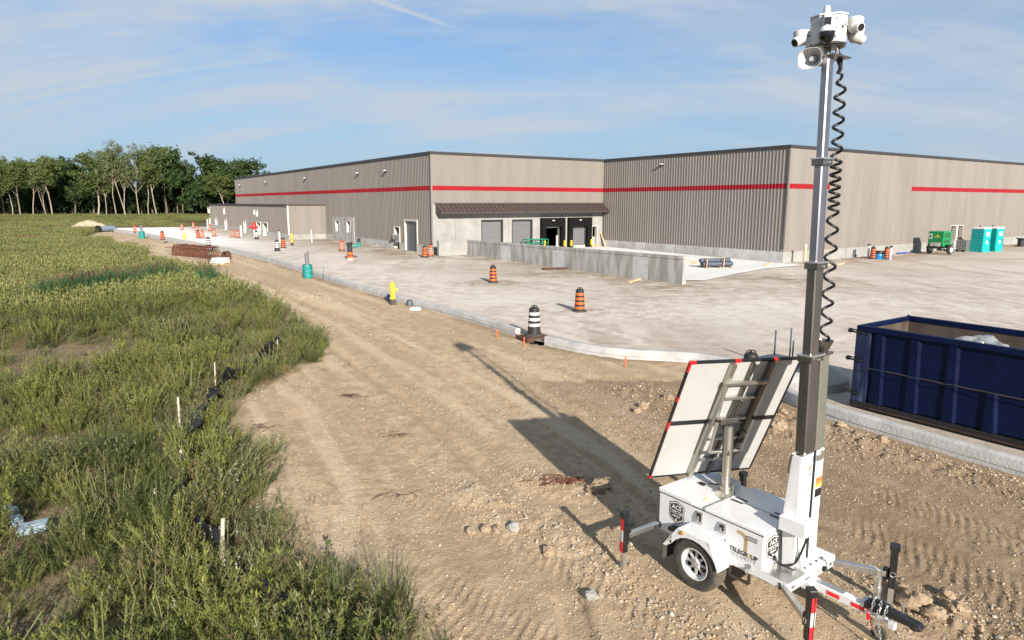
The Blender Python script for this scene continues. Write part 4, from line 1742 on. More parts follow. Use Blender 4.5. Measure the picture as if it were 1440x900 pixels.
def logo():
    mb = MB()

    def arc(cx, cz, r0, r1, a0, a1, mi, off=0.0, n=8):
        for i in range(n):
            t0 = a0 + (a1 - a0) * i / n
            t1 = a0 + (a1 - a0) * (i + 1) / n
            put_poly(mb, fside, [(cx + r0 * math.cos(t0), cz + r0 * math.sin(t0)), (cx + r1 * math.cos(t0), cz + r1 * math.sin(t0)), (cx + r1 * math.cos(t1), cz + r1 * math.sin(t1)), (cx + r0 * math.cos(t1), cz + r0 * math.sin(t1))], off, mi)

    def rect(u0, u1, v0, v1, mi, off=0.0):
        put_poly(mb, fside, [(u0, v0), (u1, v0), (u1, v1), (u0, v1)], off, mi)
    top = 0.868
    # three gold strokes: from the left, bending down into the stem of a T
    for i in range(3):
        r = 0.052 + 0.0155 * i
        w = 0.0115
        cx, cz = 0.452, top - 0.096
        # the arc's right end runs down as the stem
        arc(cx, cz, r, r + w, PI / 2, 0.0, 0)
        rect(0.400, cx, cz + r, cz + r + w, 0)
        rect(cx + r, cx + r + w, 0.640, cz, 0)
    # three dark strokes to the right
    for i in range(3):
        z = top - 0.020 - 0.021 * i
        rect(0.553, 0.668, z - 0.010, z, 1)
        arc(0.553, z - 0.045, 0.035, 0.045, PI / 2, PI * 0.86, 1)
    put_text(mb, fside, 'TELEGR', 0.074, 0.435, 0.607, 0.0, 1, 0.0026, 1.0, 0.96)
    put_text(mb, fside, 'O', 0.074, 0.5725, 0.607, 0.0, 0, 0.002, 1.0, 0.9)
    put_text(mb, fside, 'UP', 0.074, 0.640, 0.607, 0.0, 1, 0.0026, 1.0, 1.0)
    put_text(mb, fside, 'SECURITY', 0.062, 0.498, 0.552, 0.0, 2, 0.0, 1.28, 1.0)
    mb.build('company_logo', [M['gold'], M['dark_print'], M['grey_print']], box, fix=False)
    mb = MB()
    rect_ = [(0.155, 0.652), (0.165, 0.645), (0.245, 0.645), (0.255, 0.652), (0.255, 0.672), (0.245, 0.679), (0.165, 0.679), (0.155, 0.672)]
    put_poly(mb, fside, rect_, 0.0, 0)
    put_poly(mb, fside, [(0.172, 0.655), (0.238, 0.655), (0.238, 0.669), (0.172, 0.669)], 0.0015, 1)
    mb.build('blue_badge', [M['blue_print'], M['whiteband']], box, fix=False)


logo()
# control door on the front end, far side
mb = MB()
mb.b2(BX1 + 0.002, BX1 + 0.016, 0.10, 0.46, 0.54, 0.895)
cd = mb.build('cabinet_door', M['white'], tr, bevel=0.004)
mb = MB()
mb.b2(BX1 + 0.017, BX1 + 0.035, 0.445, 0.48, 0.57, 0.61)
mb.b2(BX1 + 0.017, BX1 + 0.035, 0.445, 0.48, 0.80, 0.84)
mb.b2(BX1 + 0.017, BX1 + 0.04, 0.165, 0.185, 0.65, 0.75)
mb.build('hinge', M['black'], cd)
mb = MB()
mb.b2(BX1 + 0.017, BX1 + 0.022, 0.20, 0.36, 0.74, 0.775)
mb.build('warning_label', M['orange_lbl'], cd)

# wheels, fenders
tyre = [(0.19, 0.0), (0.205, -0.006), (0.26, -0.018), (0.295, -0.012), (0.315, 0.006), (0.322, 0.03)]
full = [(r, z) for r, z in tyre] + [(0.324, 0.095)] + [(r, 0.19 - z) for r, z in reversed(tyre)]


def wheel(sg):
    y0 = -0.72 if sg < 0 else 0.72
    w = MB()
    prof = [(r, (z if sg < 0 else -z)) for r, z in full]
    mis = [0, 0, 0, 0, 1, 1, 1, 1, 0, 0, 0, 0]
    w.lathe(prof, 36, (0, y0, 0.322), 'y', mis=mis)
    del w.f[-2:], w.m[-2:]
    # tread blocks standing proud of the carcass
    for i in range(44):
        t = 2 * PI * i / 44
        for yy in (0.035, 0.075, 0.115, 0.155):
            yb = y0 + (yy if sg < 0 else -yy)
            tt = t + (0.03 if yy in (0.075, 0.155) else 0.0)
            w.box((0.326 * math.cos(tt), yb, 0.322 + 0.326 * math.sin(tt)), (0.014, 0.031, 0.034), 1, Matrix.Rotation(-tt, 3, 'Y'))
    wo = w.build('wheel', [M['rubber'], M['tread']], tr, smooth=30)
    s = 1 if sg < 0 else -1
    rm = MB()
    n = 40
    rm.lathe([(0.19, y_ * s) for y_ in (0.19,)] + [(0.192, 0.004 * s), (0.196, -0.004 * s), (0.186, -0.006 * s), (0.176, 0.012 * s), (0.168, 0.04 * s), (0.155, 0.052 * s)], n, (0, y0, 0.322), 'y')
    rm.f.pop()
    rm.m.pop()
    # spoke disc with eight triangular holes
    ro, ri = 0.156, 0.062
    for k in range(8):
        a0 = 2 * PI * k / 8

        def P(r, t, dy):
            return (r * math.cos(t), y0 + dy * s, 0.322 + r * math.sin(t))
        da = 2 * PI / 8
        # spoke between hole k-1 and hole k, wide at the rim's end
        rm.add([P(ri, a0 - da * .36, .036), P(ri, a0 + da * .36, .036), P(0.118, a0 + da * .16, .034), P(ro, a0 + da * 0.22, .05), P(ro, a0 - da * .22, .05), P(0.118, a0 - da * .16, .034)], [(0, 1, 2, 3, 4, 5)])
        for sgn in (1, -1):
            pts = [P(ri, a0 + sgn * da * .36, .036), P(0.118, a0 + sgn * da * .16, .034), P(ro, a0 + sgn * da * .22, .05)]
            b = [(q[0], q[1] + 0.012 * s, q[2]) for q in pts]
            rm.add(pts + b, [(0, 1, 4, 3), (1, 2, 5, 4)])
        a1 = a0 + da / 2
        rm.add([P(ri, a1 - da * .14, .036), P(ri, a1 + da * .14, .036), P(0.088, a1, .036)], [(0, 1, 2)])
        rm.add([P(0.146, a1 - da * .29, .047), P(0.146, a1 + da * .29, .047), P(ro, a1 + da * .29, .05), P(ro, a1 - da * .29, .05)], [(0, 1, 2, 3)])
    rm.lathe([(0.064, 0.036 * s), (0.05, 0.030 * s), (0.046, 0.024 * s)], 20, (0, y0, 0.322), 'y')
    rm.build('rim', M['white_plain'], wo, smooth=35)
    bk = MB()
    bk.lathe([(0.185, 0.075 * s), (0.185, 0.08 * s)], 24, (0, y0, 0.322), 'y')
    bk.build('brake_drum', M['black'], wo)
    hb = MB()
    hb.lathe([(0.034, 0.022 * s), (0.032, -0.006 * s), (0.022, -0.014 * s)], 14, (0, y0, 0.322), 'y')
    for k in range(5):
        t = 2 * PI * k / 5 + .3
        hb.lathe([(0.010, 0.02 * s), (0.010, 0.004 * s)], 6, (0.048 * math.cos(t), y0, 0.322 + 0.048 * math.sin(t)), 'y')
    hb.build('hub', M['galv'], wo, smooth=30)


def fender(sg):
    f = MB()
    yo, yi = 0.76 * sg, 0.495 * sg
    out = [(-0.455, 0.405), (-0.245, 0.700), (0.215, 0.700), (0.36, 0.395)]
    inn = [(-0.405, 0.405), (-0.215, 0.655), (0.185, 0.655), (0.325, 0.395)]
    t = 0.008

    def strip(line, y0, y1, th):
        for (xa, za), (xb, zb) in zip(line[:-1], line[1:]):
            d = Vector((xb - xa, 0, zb - za)).normalized()
            n = Vector((d.z, 0, -d.x)) * th
            vs = [Vector((xa, y0, za)), Vector((xb, y0, zb)), Vector((xb, y1, zb)), Vector((xa, y1, za))]
            vs2 = [v + n for v in vs]
            f.add(vs + vs2, [(0, 1, 2, 3), (7, 6, 5, 4), (0, 4, 5, 1), (2, 6, 7, 3), (1, 5, 6, 2), (3, 7, 4, 0)])
    strip(out, yi, yo, t)
    # side skirt with a round wheel opening
    arcp = [(0.372 * math.cos(a), 0.300 + 0.345 * math.sin(a)) for a in [PI * (1 - i / 12) for i in range(13)]]
    arcp = [(max(-0.405, min(0.330, x)), z) for x, z in arcp if z > 0.39]
    nn = len(arcp)
    for i in range(nn - 1):
        a, b = arcp[i], arcp[i + 1]

        def up(q):
            x = q[0]
            if x < -0.245:
                k = (x + 0.455) / 0.21
                return (x, min(0.700, 0.405 + k * 0.295))
            if x > 0.215:
                k = (x - 0.215) / 0.145
                return (x, max(0.395, 0.700 - k * 0.305))
            return (x, 0.700)
        ua, ub = up(a), up(b)
        for y in (yo + 0.003 * sg, yo - 0.009 * sg):
            f.add([(a[0], y, a[1]), (b[0], y, b[1]), (ub[0], y, ub[1]), (ua[0], y, ua[1])], [(0, 1, 2, 3)])
        f.add([(a[0], yo + .003 * sg, a[1]), (b[0], yo + .003 * sg, b[1]), (b[0], yo - .009 * sg, b[1]), (a[0], yo - .009 * sg, a[1])], [(0, 1, 2, 3)])
    f.add([(-0.455, yo + .003 * sg, 0.405), (-0.405, yo + .003 * sg, 0.405), (arcp[0][0], yo + .003 * sg, arcp[0][1]), (-0.40, yo + .003 * sg, 0.48)], [(0, 1, 2, 3)])
    for x in (0.29, 0.325):
        pass
    fo = f.build('fender', M['white'], tr)
    m_ = MB()
    m_.lathe([(0.026, 0), (0.026, -0.012 if sg < 0 else 0.012), (0.015, -0.018 if sg < 0 else 0.018)], 12, (-0.165, yo + 0.004 * sg, 0.672), 'y')
    m_.build('marker_light', M['amber'], fo, smooth=40)
    m_ = MB()
    m_.b2(-0.462, -0.452, yi, yo, 0.20, 0.43)
    m_.build('mud_flap', M['rubber'], fo)
    m_ = MB()
    for yy in (0.57, 0.68):
        m_.cyl((0.330, yy * sg, 0.475), (0.345, yy * sg, 0.480), 0.011, n=8)
    m_.build('bolt', M['galv'], fo)


for sg in (-1, 1):
    wheel(sg)
    fender(sg)
mb = MB()
mb.bar((0, -0.56, 0.322), (0, 0.56, 0.322), 0.06)
mb.build('axle', M['black'], tr)
# step bracket, battery tray and small lamp box by the fender
mb = MB()
mb.bar((0.36, -0.535, 0.30), (0.62, -0.535, 0.30), 0.03, 0.03)
mb.bar((0.36, -0.535, 0.30), (0.36, -0.535, 0.42), 0.03, 0.03)
mb.bar((0.62, -0.535, 0.30), (0.62, -0.535, 0.42), 0.03, 0.03)
mb.build('step', M['zinc'], tr, bevel=0.004)
mb = MB()
mb.b2(-0.52, -0.36, -0.60, -0.494, 0.52, 0.56)
mb.b2(-0.51, -0.40, -0.58, -0.496, 0.43, 0.52, 1)
mb.build('tail_bracket', [M['black'], M['white']], tr, bevel=0.005)
mb = MB()
mb.tube([(0.60, -0.50, 0.46), (0.60, -0.54, 0.46), (0.60, -0.545, 0.43)], 0.022, 8)
mb.cyl((0.60, -0.492, 0.50), (0.60, -0.51, 0.50), 0.02, n=10)
mb.build('ball_lock', M['galv'], tr, smooth=40)

# outriggers


def outrigger(a, b, ztop, zb, red_side, foot=True, lead=0.0, bright=True):
    """arm from a to b, with a drop leg at b"""
    a, b = Vector(a), Vector(b)
    m_ = MB()
    m_.bar(a, b, 0.062, 0.062)
    ar = m_.build('outrigger', M['galv'], tr, bevel=0.005)
    m_ = MB()
    d = (b - a).normalized()
    m_.bar(a - d * 0.01, a + d * 0.05, 0.08, 0.08)
    m_.build('arm_socket', M['black'], ar)
    m_ = MB()
    m_.box(b + Vector((0, 0, 0.0)), (0.05, 0.05, 0.14), 0)
    m_.build('leg_bracket', M['black'], ar)
    p = b + d * 0.068
    rz = Matrix.Rotation(math.atan2(d.y, d.x), 3, 'Z')
    m_ = MB()
    m_.box(p + Vector((0, 0, (ztop + zb) / 2 - b.z)), (0.074, 0.074, ztop - zb - 0.02), 0, rz)
    m_.box(p + Vector((0, 0, ztop - 0.035 - b.z)), (0.105, 0.088, 0.075), 0, rz)
    lg = m_.build('drop_leg', M['black'], ar, bevel=0.008)
    m_ = MB()
    m_.box(p + Vector((0, 0, (zb + 0.02) / 2 - b.z)), (0.056, 0.056, zb + 0.06), 0, rz)
    for k in range(3):
        m_.cyl(p + rz @ Vector((-0.0295, 0, zb - 0.05 - k * 0.07 - b.z)), p + rz @ Vector((0.0295, 0, zb - 0.05 - k * 0.07 - b.z)), 0.008, n=6, mi=1)
    if foot:
        m_.box(p + Vector((0, 0, 0.0 - b.z)), (0.13, 0.13, 0.012), 0, rz)
    m_.build('inner_leg', [M['alu'], M['black']], ar)
    if red_side is not None:
        m_ = MB()
        z0, z1 = zb + 0.012, ztop - 0.085
        h = (z1 - z0) / 3
        n = Vector(red_side).normalized()
        t = Vector((-n.y, n.x, 0))
        for k in range(3):
            c = p + n * 0.040 + Vector((0, 0, z0 + h * (k + .5) - b.z))
            m_.box(c, (0.005, 0.062, h - 0.003), 1 if k == 1 else 0, Matrix((n, t, Vector((0, 0, 1)))).transposed())
        m_.build('reflector', [M['red'], M['whiteband']], lg)
    # locking pin ring
    m_ = MB()
    pts = [p + rz @ Vector((0.028 * math.cos(q), -0.046, 0.028 * math.sin(q))) + Vector((0, 0, 0.02)) for q in [2 * PI * i / 14 for i in range(15)]]
    m_.tube(pts, 0.005)
    m_.build('pin_ring', M['alu'], lg)


outrigger((-0.76, -0.45, 0.47), (-0.79, -1.03, 0.47), 0.80, 0.25, (-0.25, -1, 0))
outrigger((-0.70, 0.45, 0.47), (-0.66, 1.12, 0.47), 0.80, 0.25, None)
outrigger((0.96, -0.44, 0.43), (1.46, -0.805, 0.43), 0.80, 0.23, (1, -0.25, 0))
outrigger((0.98, 0.44, 0.43), (1.55, 0.72, 0.43), 0.80, 0.26, None)

# draw bar, coupler, jockey jack, chains
mb = MB()
mb.b2(0.70, 1.92, -0.05, 0.05, 0.30, 0.398)
mb.b2(1.00, 1.12, -0.10, 0.10, 0.285, 0.384)
db = mb.build('draw_bar', M['white'], tr, bevel=0.008)
mb = MB()
for x in (1.28, 1.55):
    mb.b2(x, x + 0.14, -0.0545, -0.0505, 0.325, 0.370)
mb.build('reflector', M['red'], db)
mb = MB()
mb.b2(1.15, 1.45, -0.035, 0.035, 0.40, 0.409)
mb.b2(1.62, 1.84, -0.055, 0.13, 0.40, 0.411)
mb.build('mount_plate', M['galv'], db)
mb = MB()
mb.b2(1.88, 2.10, -0.058, 0.058, 0.435, 0.512)
mb.prism([(2.05, 0.44), (2.42, 0.45), (2.44, 0.47), (2.40, 0.505), (2.10, 0.525)], lambda u, v, d: (u, d, v), -0.05, 0.05)
mb.lathe([(0.062, 0), (0.066, 0.03), (0.05, 0.05)], 14, (2.37, 0, 0.435))
mb.tube([(1.92, 0.0, 0.53), (2.02, 0, 0.556), (2.12, 0, 0.545)], 0.022, 8)
mb.v = [(x - 0.20, y, z - 0.065) for x, y, z in mb.v]
cp = mb.build('coupler', M['black'], tr, smooth=35, bevel=0.006)
mb = MB()
mb.cyl((2.22, 0.045, 0.48), (2.22, 0.045, 0.60), 0.012, n=8)
mb.bar((2.22, 0.0, 0.60), (2.22, 0.09, 0.60), 0.012)
mb.v = [(x - 0.20, y, z - 0.065) for x, y, z in mb.v]
mb.build('coupler_pin', M['galv'], cp)
mb = MB()
mb.box((2.18, -0.075, 0.40), (0.07, 0.06, 0.07))
mb.v = [(x - 0.20, y, z - 0.065) for x, y, z in mb.v]
mb.build('plug', M['white_plain'], cp, bevel=0.006)
mb = MB()
for (cx, ph) in ((1.97, 0.0), (2.04, 0.6), (2.10, 1.1)):
    # loops of chain wrapped round the coupler
    for k in range(13):
        t = ph + 2 * PI * k / 13
        c = Vector((cx + 0.01 * math.sin(3 * t), 0.085 * math.cos(t), 0.475 + 0.085 * math.sin(t)))
        tg = Vector((0.0, -math.sin(t), math.cos(t)))
        sd = Vector((1, 0, 0)) if k % 2 else Vector((0, math.cos(t), math.sin(t)))
        pts = [c + tg * 0.024 * math.cos(q) + sd * 0.012 * math.sin(q) for q in [2 * PI * i / 8 for i in range(9)]]
        mb.tube(pts, 0.0045, 5)
for k in range(7):
    c = Vector((2.05 + 0.008 * k, -0.105, 0.42 - 0.036 * k))
    sd = Vector((1, 0, 0)) if k % 2 else Vector((0, 1, 0))
    pts = [c + Vector((0, 0, 0.024 * math.cos(q))) + sd * 0.012 * math.sin(q) for q in [2 * PI * i / 8 for i in range(9)]]
    mb.tube(pts, 0.0045, 5)
mb.v = [(x - 0.20, y, z - 0.065) for x, y, z in mb.v]
mb.build('safety_chain', M['alu'], tr, smooth=60)
mb = MB()
mb.tube([(1.92, -0.07, 0.46), (1.95, -0.09, 0.38), (1.99, -0.09, 0.40), (1.97, -0.08, 0.33), (2.0, -0.09, 0.27)], 0.006)
mb.box((1.95, -0.09, 0.38), (0.03, 0.02, 0.06))
mb.box((2.08, -0.11, 0.16), (0.025, 0.02, 0.04))
mb.v = [(x - 0.20, y, z - 0.065) for x, y, z in mb.v]
mb.build('red_tag', M['redlamp'], tr)
mb = MB()
mb.cyl((1.74, 0.09, 0.12), (1.74, 0.09, 0.71), 0.032, n=14)
mb.cyl((1.74, 0.09, 0.55), (1.74, 0.09, 0.60), 0.04, n=14)
mb.tube([(1.74, 0.09, 0.70), (1.74, 0.09, 0.77), (1.70, 0.07, 0.80), (1.64, 0.05, 0.805)], 0.013, 8)
mb.cyl((1.74, 0.09, 0.20), (1.74, 0.09, 0.25), 0.05, n=14)
mb.bar((1.74, 0.06, 0.14), (1.80, 0.06, 0.05), 0.02)
jk = mb.build('jockey_jack', M['galv'], tr, smooth=35)
mb = MB()
mb.lathe([(0.075, -0.025), (0.08, -0.01), (0.08, 0.01), (0.075, 0.025)], 18, (1.80, 0.09, 0.075), 'y')
mb.build('castor', M['rubber'], jk, smooth=35)

# mast housing: a tapered white shroud round the lowest mast section
XH = 0.84
mb = MB()


def plate(p, th, nv):
    p = [Vector(q) for q in p]
    n = Vector(nv) * th
    k = len(p)
    mb.add(p + [q + n for q in p], [tuple(range(k)), tuple(range(2 * k - 1, k - 1, -1))] + [(i, i + k, (i + 1) % k + k, (i + 1) % k) for i in range(k)])


HZ = 1.85
plate([(0.81, -0.20, 0.525), (0.95, -0.20, 0.525), (0.945, -0.20, 1.0), (0.93, -0.19, HZ), (0.835, -0.19, HZ), (0.775, -0.20, 1.12)], 0.02, (0, 1, 0))
plate([(0.81, 0.26, 0.525), (0.95, 0.26, 0.525), (0.93, 0.27, HZ), (0.835, 0.27, HZ), (0.775, 0.26, 1.12)], 0.02, (0, 1, 0))
plate([(0.93, -0.20, 0.53), (0.93, 0.045, 0.53), (0.93, 0.045, HZ), (0.93, -0.19, HZ)], 0.014, (1, 0, 0))
plate([(0.93, 0.135, 0.53), (0.93, 0.28, 0.53), (0.93, 0.29, HZ), (0.93, 0.135, HZ)], 0.014, (1, 0, 0))
plate([(0.775, -0.18, 0.97), (0.775, 0.26, 0.97), (0.825, 0.27, HZ), (0.825, -0.17, HZ)], 0.014, (-1, 0, 0))
plate([(0.90, 0.03, 0.53), (0.90, 0.15, 0.53), (0.90, 0.15, HZ - 0.01), (0.90, 0.03, HZ - 0.01)], 0.014, (-1, 0, 0))
# gusset in front
plate([(0.945, -0.15, 0.525), (1.05, -0.15, 0.525), (0.945, -0.15, 0.80)], 0.014, (0, 1, 0))
plate([(0.945, -0.02, 0.525), (1.03, -0.02, 0.525), (0.945, -0.02, 0.70)], 0.014, (0, 1, 0))
hs = mb.build('mast_housing', M['white'], tr, bevel=0.005)
mb = MB()
mb.b2(0.80, 1.11, -0.31, -0.09, 0.98, 1.15)
mb.build('winch_box', M['white'], hs, bevel=0.006)
mb = MB()
z_ = 0.947
mb.b2(z_, z_ + 0.003, -0.02, 0.03, 1.655, 1.70, 0)
mb.b2(z_, z_ + 0.003, 0.0, 0.03, 1.585, 1.61, 1)
mb.b2(z_, z_ + 0.003, -0.03, 0.01, 1.43, 1.46, 2)
mb.build('label', [M['card'], M['grey_print'], M['yellow_lbl']], hs)
mb = MB()
mb.b2(z_, z_ + 0.003, 0.15, 0.275, 1.44, 1.52, 0)
mb.b2(z_ + 0.001, z_ + 0.004, 0.16, 0.265, 1.485, 1.495, 1)
mb.b2(z_, z_ + 0.003, 0.15, 0.275, 1.40, 1.438, 2)
mb.b2(z_, z_ + 0.003, 0.15, 0.275, 1.285, 1.38, 3)
mb.build('warning_label', [M['orange_lbl'], M['dark_print'], M['yellow_lbl'], M['black']], hs)
mb = MB()
mb.b2(0.945, 0.965, 0.12, 0.24, 1.73, 1.80)
mb.cyl((0.945, 0.22, 1.795), (0.968, 0.22, 1.795), 0.045, n=14)
mb.b2(0.91, 0.955, -0.19, 0.06, HZ, HZ + 0.012)
mb.build('mast_clamp', M['galv'], hs, bevel=0.004)
mb = MB()
mb.tube([(0.86, -0.20, HZ + 0.005), (0.84, -0.225, HZ - 0.01), (0.825, -0.225, HZ - 0.09), (0.82, -0.222, HZ - 0.22)], 0.006)
mb.build('release_cord', M['black'], hs)
mb = MB()
for z in (1.62, 1.28, 0.95):
    mb.cyl((0.945, -0.09, z), (0.95, -0.09, z), 0.009, n=8)
mb.build('rivet', M['galv'], hs)
mb = MB()
ctrl = [(1.07, -0.13, 1.00), (1.06, -0.12, 0.90), (1.02, -0.10, 0.78), (0.985, -0.10, 0.67), (0.95, -0.13, 0.585), (0.89, -0.17, 0.548), (0.83, -0.20, 0.545), (0.79, -0.215, 0.565), (0.775, -0.22, 0.60)]
ctrl = [Vector((a_, b_ - 0.06, c_)) for a_, b_, c_ in ctrl]
pts = []
for i in range(len(ctrl) - 1):
    p0_, p1_, p2_, p3_ = ctrl[max(i - 1, 0)], ctrl[i], ctrl[i + 1], ctrl[min(i + 2, len(ctrl) - 1)]
    for k in range(4):
        t = k / 4
        pts.append(0.5 * ((2 * p1_) + (-p0_ + p2_) * t + (2 * p0_ - 5 * p1_ + 4 * p2_ - p3_) * t * t + (-p0_ + 3 * p1_ - 3 * p2_ + p3_) * t ** 3))
pts.append(ctrl[-1])
mb.tube(pts, 0.013, 8)
mb.cyl(pts[-1] + Vector((0, 0, -0.02)), pts[-1] + Vector((-0.012, 0, 0.025)), 0.022, n=10)
mb.build('power_cable', M['black'], tr, smooth=50)

# telescopic mast: three main sections and a parallel tube
mx, my = 0.875, -0.01
secs = [(1.84, 2.965, 0.125, 0.20, 'zinc'), (2.95, 3.975, 0.108, 0.165, 'zinc'), (3.95, 5.055, 0.092, 0.138, 'zinc2'), (5.03, 6.08, 0.080, 0.112, 'zinc2')]
M['zinc2'] = metal_zinc('plated_mast_tube', (0.24, 0.25, 0.29), (0.34, 0.31, 0.34), 0.36)
for z0, z1, sx, sy, mt in secs:
    mb = MB()
    c = 0.012
    poly = [(-sx / 2 + c, -sy / 2), (sx / 2 - c, -sy / 2), (sx / 2, -sy / 2 + c), (sx / 2, sy / 2 - c), (sx / 2 - c, sy / 2), (-sx / 2 + c, sy / 2), (-sx / 2, sy / 2 - c), (-sx / 2, -sy / 2 + c)]
    mb.prism(poly, lambda u, v, d: (mx + u, my + v, d), z0, z1)
    ms = mb.build('mast_section', M[mt], tr)
    if z1 < 6:
        mb = MB()
        mb.b2(mx - sx / 2 - 0.018, mx + sx / 2 + 0.022, my - sy / 2 - 0.02, my + sy / 2 + 0.03, z1 - 0.075, z1 - 0.012, 0)
        mb.b2(mx - sx / 2 - 0.03, mx + sx / 2 + 0.034, my - sy / 2 - 0.03, my + sy / 2 + 0.045, z1 - 0.012, z1 + 0.006, 1)
        mb.cyl((mx + sx / 2 + 0.02, my, z1 - 0.045), (mx + sx / 2 + 0.05, my, z1 - 0.045), 0.012, n=8, mi=1)
        mb.tube([(mx, my + sy / 2 + 0.04, z1 - 0.04), (mx, my + sy / 2 + 0.10, z1 - 0.035), (mx, my + sy / 2 + 0.17, z1 - 0.06)], 0.006, 5, 1)
        mb.build('collar', [M['zinc'], M['alu']], ms, bevel=0.004)
mb = MB()
mb.b2(mx - 0.05, mx + 0.05, 0.135, 0.315, 1.84, 2.93)
pt = mb.build('cable_tube', M['zincpink'], tr, bevel=0.012)
mb = MB()
mb.b2(mx - 0.07, mx + 0.07, 0.12, 0.35, 2.93, 2.96)
mb.lathe([(0.05, 0.0), (0.11, 0.13), (0.105, 0.13), (0.045, 0.0)], 14, (mx, 0.245, 2.96))
mb.build('funnel', M['zinc'], pt)
# coiled cable
mb = MB()
pts = []
zt_, zb_ = 5.93, 3.02


def coil_density(z):
    return 6.6 if z > 5.05 else 11.5 if z > 4.50 else 5.0


ang_ = 0
z = zt_
n = 0
while z > zb_:
    s = (zt_ - z) / (zt_ - zb_)
    cx = mx + 0.015
    cy = 0.24 + 0.01 * s + 0.015 * math.sin(PI * s)
    rr_ = 0.050 if z > 4.5 else 0.056
    rr_ *= min(1, (zt_ - z) / 0.15 + 0.1, (z - zb_) / 0.15 + 0.1)
    pts.append((cx + rr_ * math.cos(ang_), cy + rr_ * math.sin(ang_) * 1.0, z))
    step = 1 / 14
    ang_ += 2 * PI * step
    z -= step / coil_density(z)
mb.tube(pts, 0.0155, 7)
mb.build('coiled_cable', M['black'], tr, smooth=60)

# camera head on the mast
hd = MB()
hx, hy = 0.855, 0.005
HZ0, HZ1 = 6.215, 6.545
va = math.atan2(-7.2, -3.25) - math.atan2(-0.8, 0.6)      # towards the camera, in trailer axes
Rz = Matrix.Rotation(va, 3, 'Z')


def hp(f, s, z):
    """head coordinates: f out of the main face, s to the right in the picture, z"""
    q = Rz @ Vector((f * HS, s * HS, 0))
    return Vector((hx + q.x, hy + q.y, 6.30 + (z - 6.38) * 0.86))


HS = 0.76
oct_ = [(0.22, -0.115), (0.22, 0.115), (0.115, 0.22), (-0.115, 0.22), (-0.22, 0.115), (-0.22, -0.115), (-0.115, -0.22), (0.115, -0.22)]
hd.prism(oct_, lambda u, v, d: hp(u, v, d), HZ0 + 0.03, HZ1)
ho = hd.build('camera_head', M['headwhite'], tr, bevel=0.008)
mb = MB()
mb.prism([(a * 1.05, b * 1.05) for a, b in oct_], lambda u, v, d: hp(u, v, d), HZ1, HZ1 + 0.022)
mb.build('head_lid', M['headwhite'], ho, bevel=0.006)
mb = MB()
mb.prism([(a * 1.01, b * 1.01) for a, b in oct_], lambda u, v, d: hp(u, v, d), HZ0 + 0.012, HZ0 + 0.03)
mb.prism([(a * 0.9, b * 0.9) for a, b in oct_], lambda u, v, d: hp(u, v, d), HZ0, HZ0 + 0.012)
mb.build('head_base', M['zinc'], ho)
mb = MB()
for s_ in (-0.095, 0.095):
    for zz in (6.30, 6.40, 6.50):
        mb.cyl(hp(0.221, s_, zz), hp(0.228, s_, zz), 0.008, n=8)
mb.cyl(hp(0.19, 0.19, 6.42), hp(0.20, 0.20, 6.42), 0.016, n=8)
mb.build('screw', M['galv'], ho)


def lathe_at(mb, c, axis, prof, n=18, mis=None):
    """lathe along any axis from point c"""
    axis = Vector(axis).normalized()
    q = axis.to_track_quat('Z', 'Y').to_matrix()
    st = len(mb.v)
    mb.lathe(prof, n, (0, 0, 0), 'z', mis)
    mb.v[st:] = [tuple(q @ Vector(v) + Vector(c)) for v in mb.v[st:]]


# pan-tilt dome camera on the face towards the viewer
DN = (0, 0, -1)
mb = MB()
c0 = hp(0.30, -0.015, 6.60)
lathe_at(mb, hp(0.30, -0.015, 6.50), DN, [(0.02, 0.0), (0.045, 0.004), (0.048, 0.02), (0.048, 0.075), (0.055, 0.09), (0.074, 0.105), (0.08, 0.12), (0.08, 0.140)])
pz = mb.build('dome_camera', M['headwhite'], ho, smooth=40)
mb = MB()
lathe_at(mb, hp(0.30, -0.015, 6.345), DN, [(0.073, 0.0), (0.074, 0.025), (0.072, 0.052), (0.062, 0.080), (0.043, 0.100), (0.018, 0.110)], 22)
mb.build('dome', M['glassblack'], pz, smooth=60)
mb = MB()
q_ = [hp(0.30, -0.06, 6.49), hp(0.30, 0.03, 6.49)]
mb.prism([(-0.05, 0), (0.03, 0), (0.03, 0.085), (-0.05, 0.085)], lambda u, v, d: hp(0.350 + d, u, 6.405 + v), 0.0, 0.014)
mb.build('sensor_window', M['black'], pz)
mb = MB()
mb.bar(hp(0.20, -0.015, 6.52), hp(0.30, -0.015, 6.52), 0.06, 0.06)
mb.build('bracket', M['white'], pz)
mb = MB()
lathe_at(mb, hp(0.12, -0.03, 6.56), (0, 0, 1), [(0.034, 0.0), (0.033, 0.06), (0.030, 0.07), (0.026, 0.088), (0.012, 0.096)])
mb.build('antenna', M['headwhite'], ho, smooth=40)


def turret(c, aim, arm):
    c = Vector(c)
    m_ = MB()
    lathe_at(m_, c + Vector((0, 0, 0.075)), DN, [(0.05, -0.012), (0.078, 0.0), (0.08, 0.03), (0.074, 0.05), (0.074, 0.07), (0.068, 0.10), (0.045, 0.13), (0.015, 0.14)])
    m_.bar(c + Vector((0, 0, 0.06)), arm, 0.09, 0.055)
    t = m_.build('turret_camera', M['white_plain'], ho, smooth=40)
    m_ = MB()
    a = Vector(aim).normalized()
    lathe_at(m_, c + a * 0.02, a, [(0.05, 0.0), (0.05, 0.055), (0.044, 0.075), (0.036, 0.076), (0.034, 0.070)], 16, [0, 0, 0, 1, 1])
    m_.build('lens', [M['white_plain'], M['black']], t, smooth=40)
    return t


